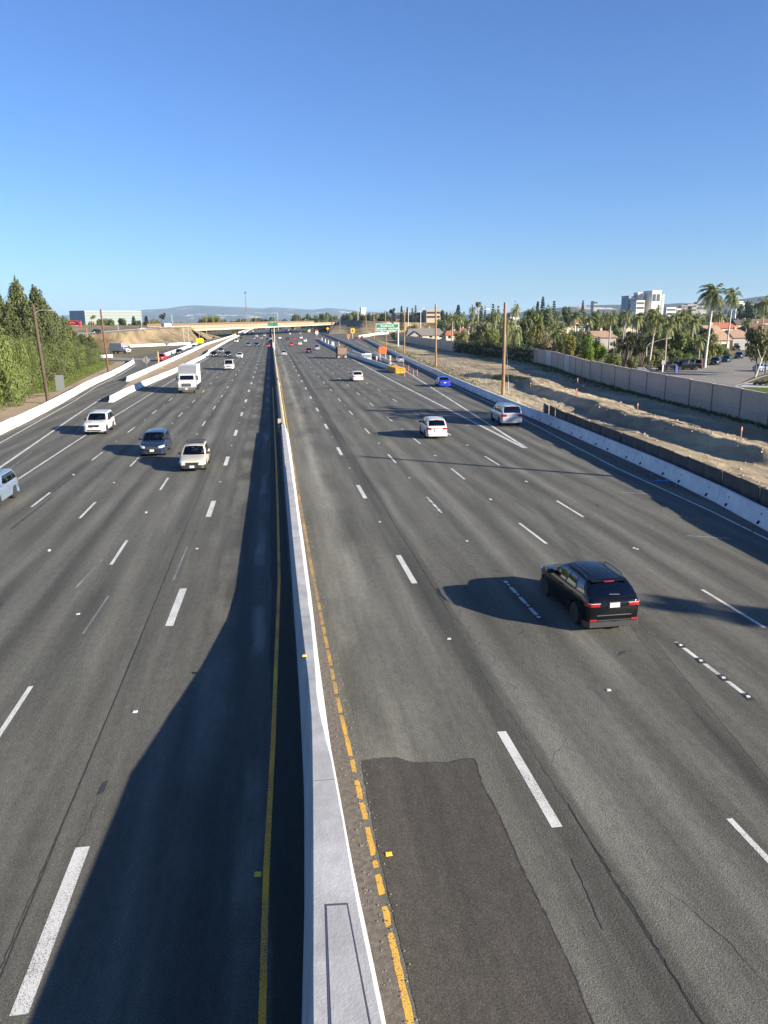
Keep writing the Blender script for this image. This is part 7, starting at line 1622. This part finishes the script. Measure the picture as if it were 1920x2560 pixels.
tufts('wall_weeds', 2600, reg_wall, .3, LF['mid'], zf=dirt_z, seed=4)
def reg_weed(rg):
    y = rg.uniform(115, 420); return rbx(y)+1.0+abs(rg.gauss(0, 1.8)), y
tufts('verge_weeds', 2600, reg_weed, .35, LF['olive'], zf=dirt_z, seed=5)
def reg_dry(rg): f = rg.random(); y = 300+180*f; return -62+22*f+rg.gauss(0, 4), y
g = G(1905, 1142); plant('bush0', 0, 0, g.y, None, 'small green weed on the sandy ground at the right edge', X=g.x, H=.9)
# pebbles and litter on the dirt and shoulder
rg = random.Random(8); b = MB()
for _ in range(700):
    y = rg.uniform(28, 140); x = rg.uniform(rbx(y)+1, wallx(y)-.6); s_ = rg.uniform(.04, .13); z = dirt_z(x, y); b.loft([[(x-s_, y-s_, z-.02), (x+s_, y-s_*.7, z-.02), (x+s_*.8, y+s_, z-.02), (x-s_*.7, y+s_, z-.02)], [(x-s_*.5, y-s_*.4, z+s_*.8), (x+s_*.5, y-s_*.3, z+s_*.7), (x+s_*.3, y+s_*.5, z+s_*.8), (x-s_*.4, y+s_*.4, z+s_*.6)]])
b.build('loose_stones', M_dirt, kind='stuff')
b = MB()
for _ in range(900):
    y = rg.uniform(6, 40); x = rg.uniform(br(y), yx(y)+.25); s_ = rg.uniform(.005, .018); b.loft([[(x-s_, y-s_, 0), (x+s_, y-s_, 0), (x+s_, y+s_, 0), (x-s_, y+s_, 0)], [(x-s_*.6, y-s_*.6, s_), (x+s_*.5, y-s_*.6, s_), (x+s_*.5, y+s_*.5, s_*1.2), (x-s_*.6, y+s_*.6, s_)]])
for _ in range(500):
    y = rg.uniform(24, 120); x = rbx(y)-.25-abs(rg.gauss(0, .35)); s_ = rg.uniform(.015, .06); b.loft([[(x-s_, y-s_, 0), (x+s_, y-s_, 0), (x+s_, y+s_, 0), (x-s_, y+s_, 0)], [(x-s_*.6, y-s_*.6, s_), (x+s_*.5, y-s_*.6, s_), (x+s_*.5, y+s_*.5, s_*1.2), (x-s_*.6, y+s_*.6, s_)]])
b.build('gravel_litter', mat('gravel', (.17, .15, .12), .9), kind='stuff')
for px, py, L, a, w_, nm, lab in [(1655, 1204, .9, 1.2, .22, 'blue_sheet', 'crumpled blue plastic scrap against the right barrier'), (1590, 1233, 1.6, 1.12, .02, 'thin_slat', 'upper thin pale slat lying in the barrier shade'), (1770, 1343, 1.8, 1.15, .02, 'thin_slat', 'lower thin pale slat lying in the barrier shade'), (1640, 965, 1.2, 1.2, .1, 'thin_slat', 'pale slat lying on the dirt near the orange cone')][:3]:
    g = G(px, py); b = MB(); n = 8
    b.loft([[(-w_/2, -L/2+L*k/n, .006+.04*abs(math.sin(k*1.7))*(w_ > .1)), (w_/2*(1+.4*math.sin(k*2)), -L/2+L*k/n, .006), (0, -L/2+L*k/n, .02+.12*abs(math.sin(k*2.3))*(w_ > .1))] for k in range(n+1)])
    o = b.build(nm, mat('blue_plastic', (.05, .2, .55), .4) if 'blue' in nm else M_galv, label=lab, cat='litter'); o.location = (g.x, g.y, 0); o.rotation_euler = (0, 0, a)
# ================================================================ AIR
hz_b = MB(); hz_b.box(-16000, 16000, -400, 22000, -8, 450)
m = D.materials.new('haze_mat'); m.use_nodes = True; t = m.node_tree; t.nodes.remove(t.nodes['Principled BSDF']); pv = t.nodes.new('ShaderNodeVolumePrincipled')
pv.inputs['Color'].default_value = (.5, .74, 1, 1); pv.inputs['Density'].default_value = 4.2e-5; pv.inputs['Anisotropy'].default_value = 0.0
t.links.new(pv.outputs[0], t.nodes['Material Output'].inputs['Volume'])
hz_b.build('haze', m, kind='stuff')
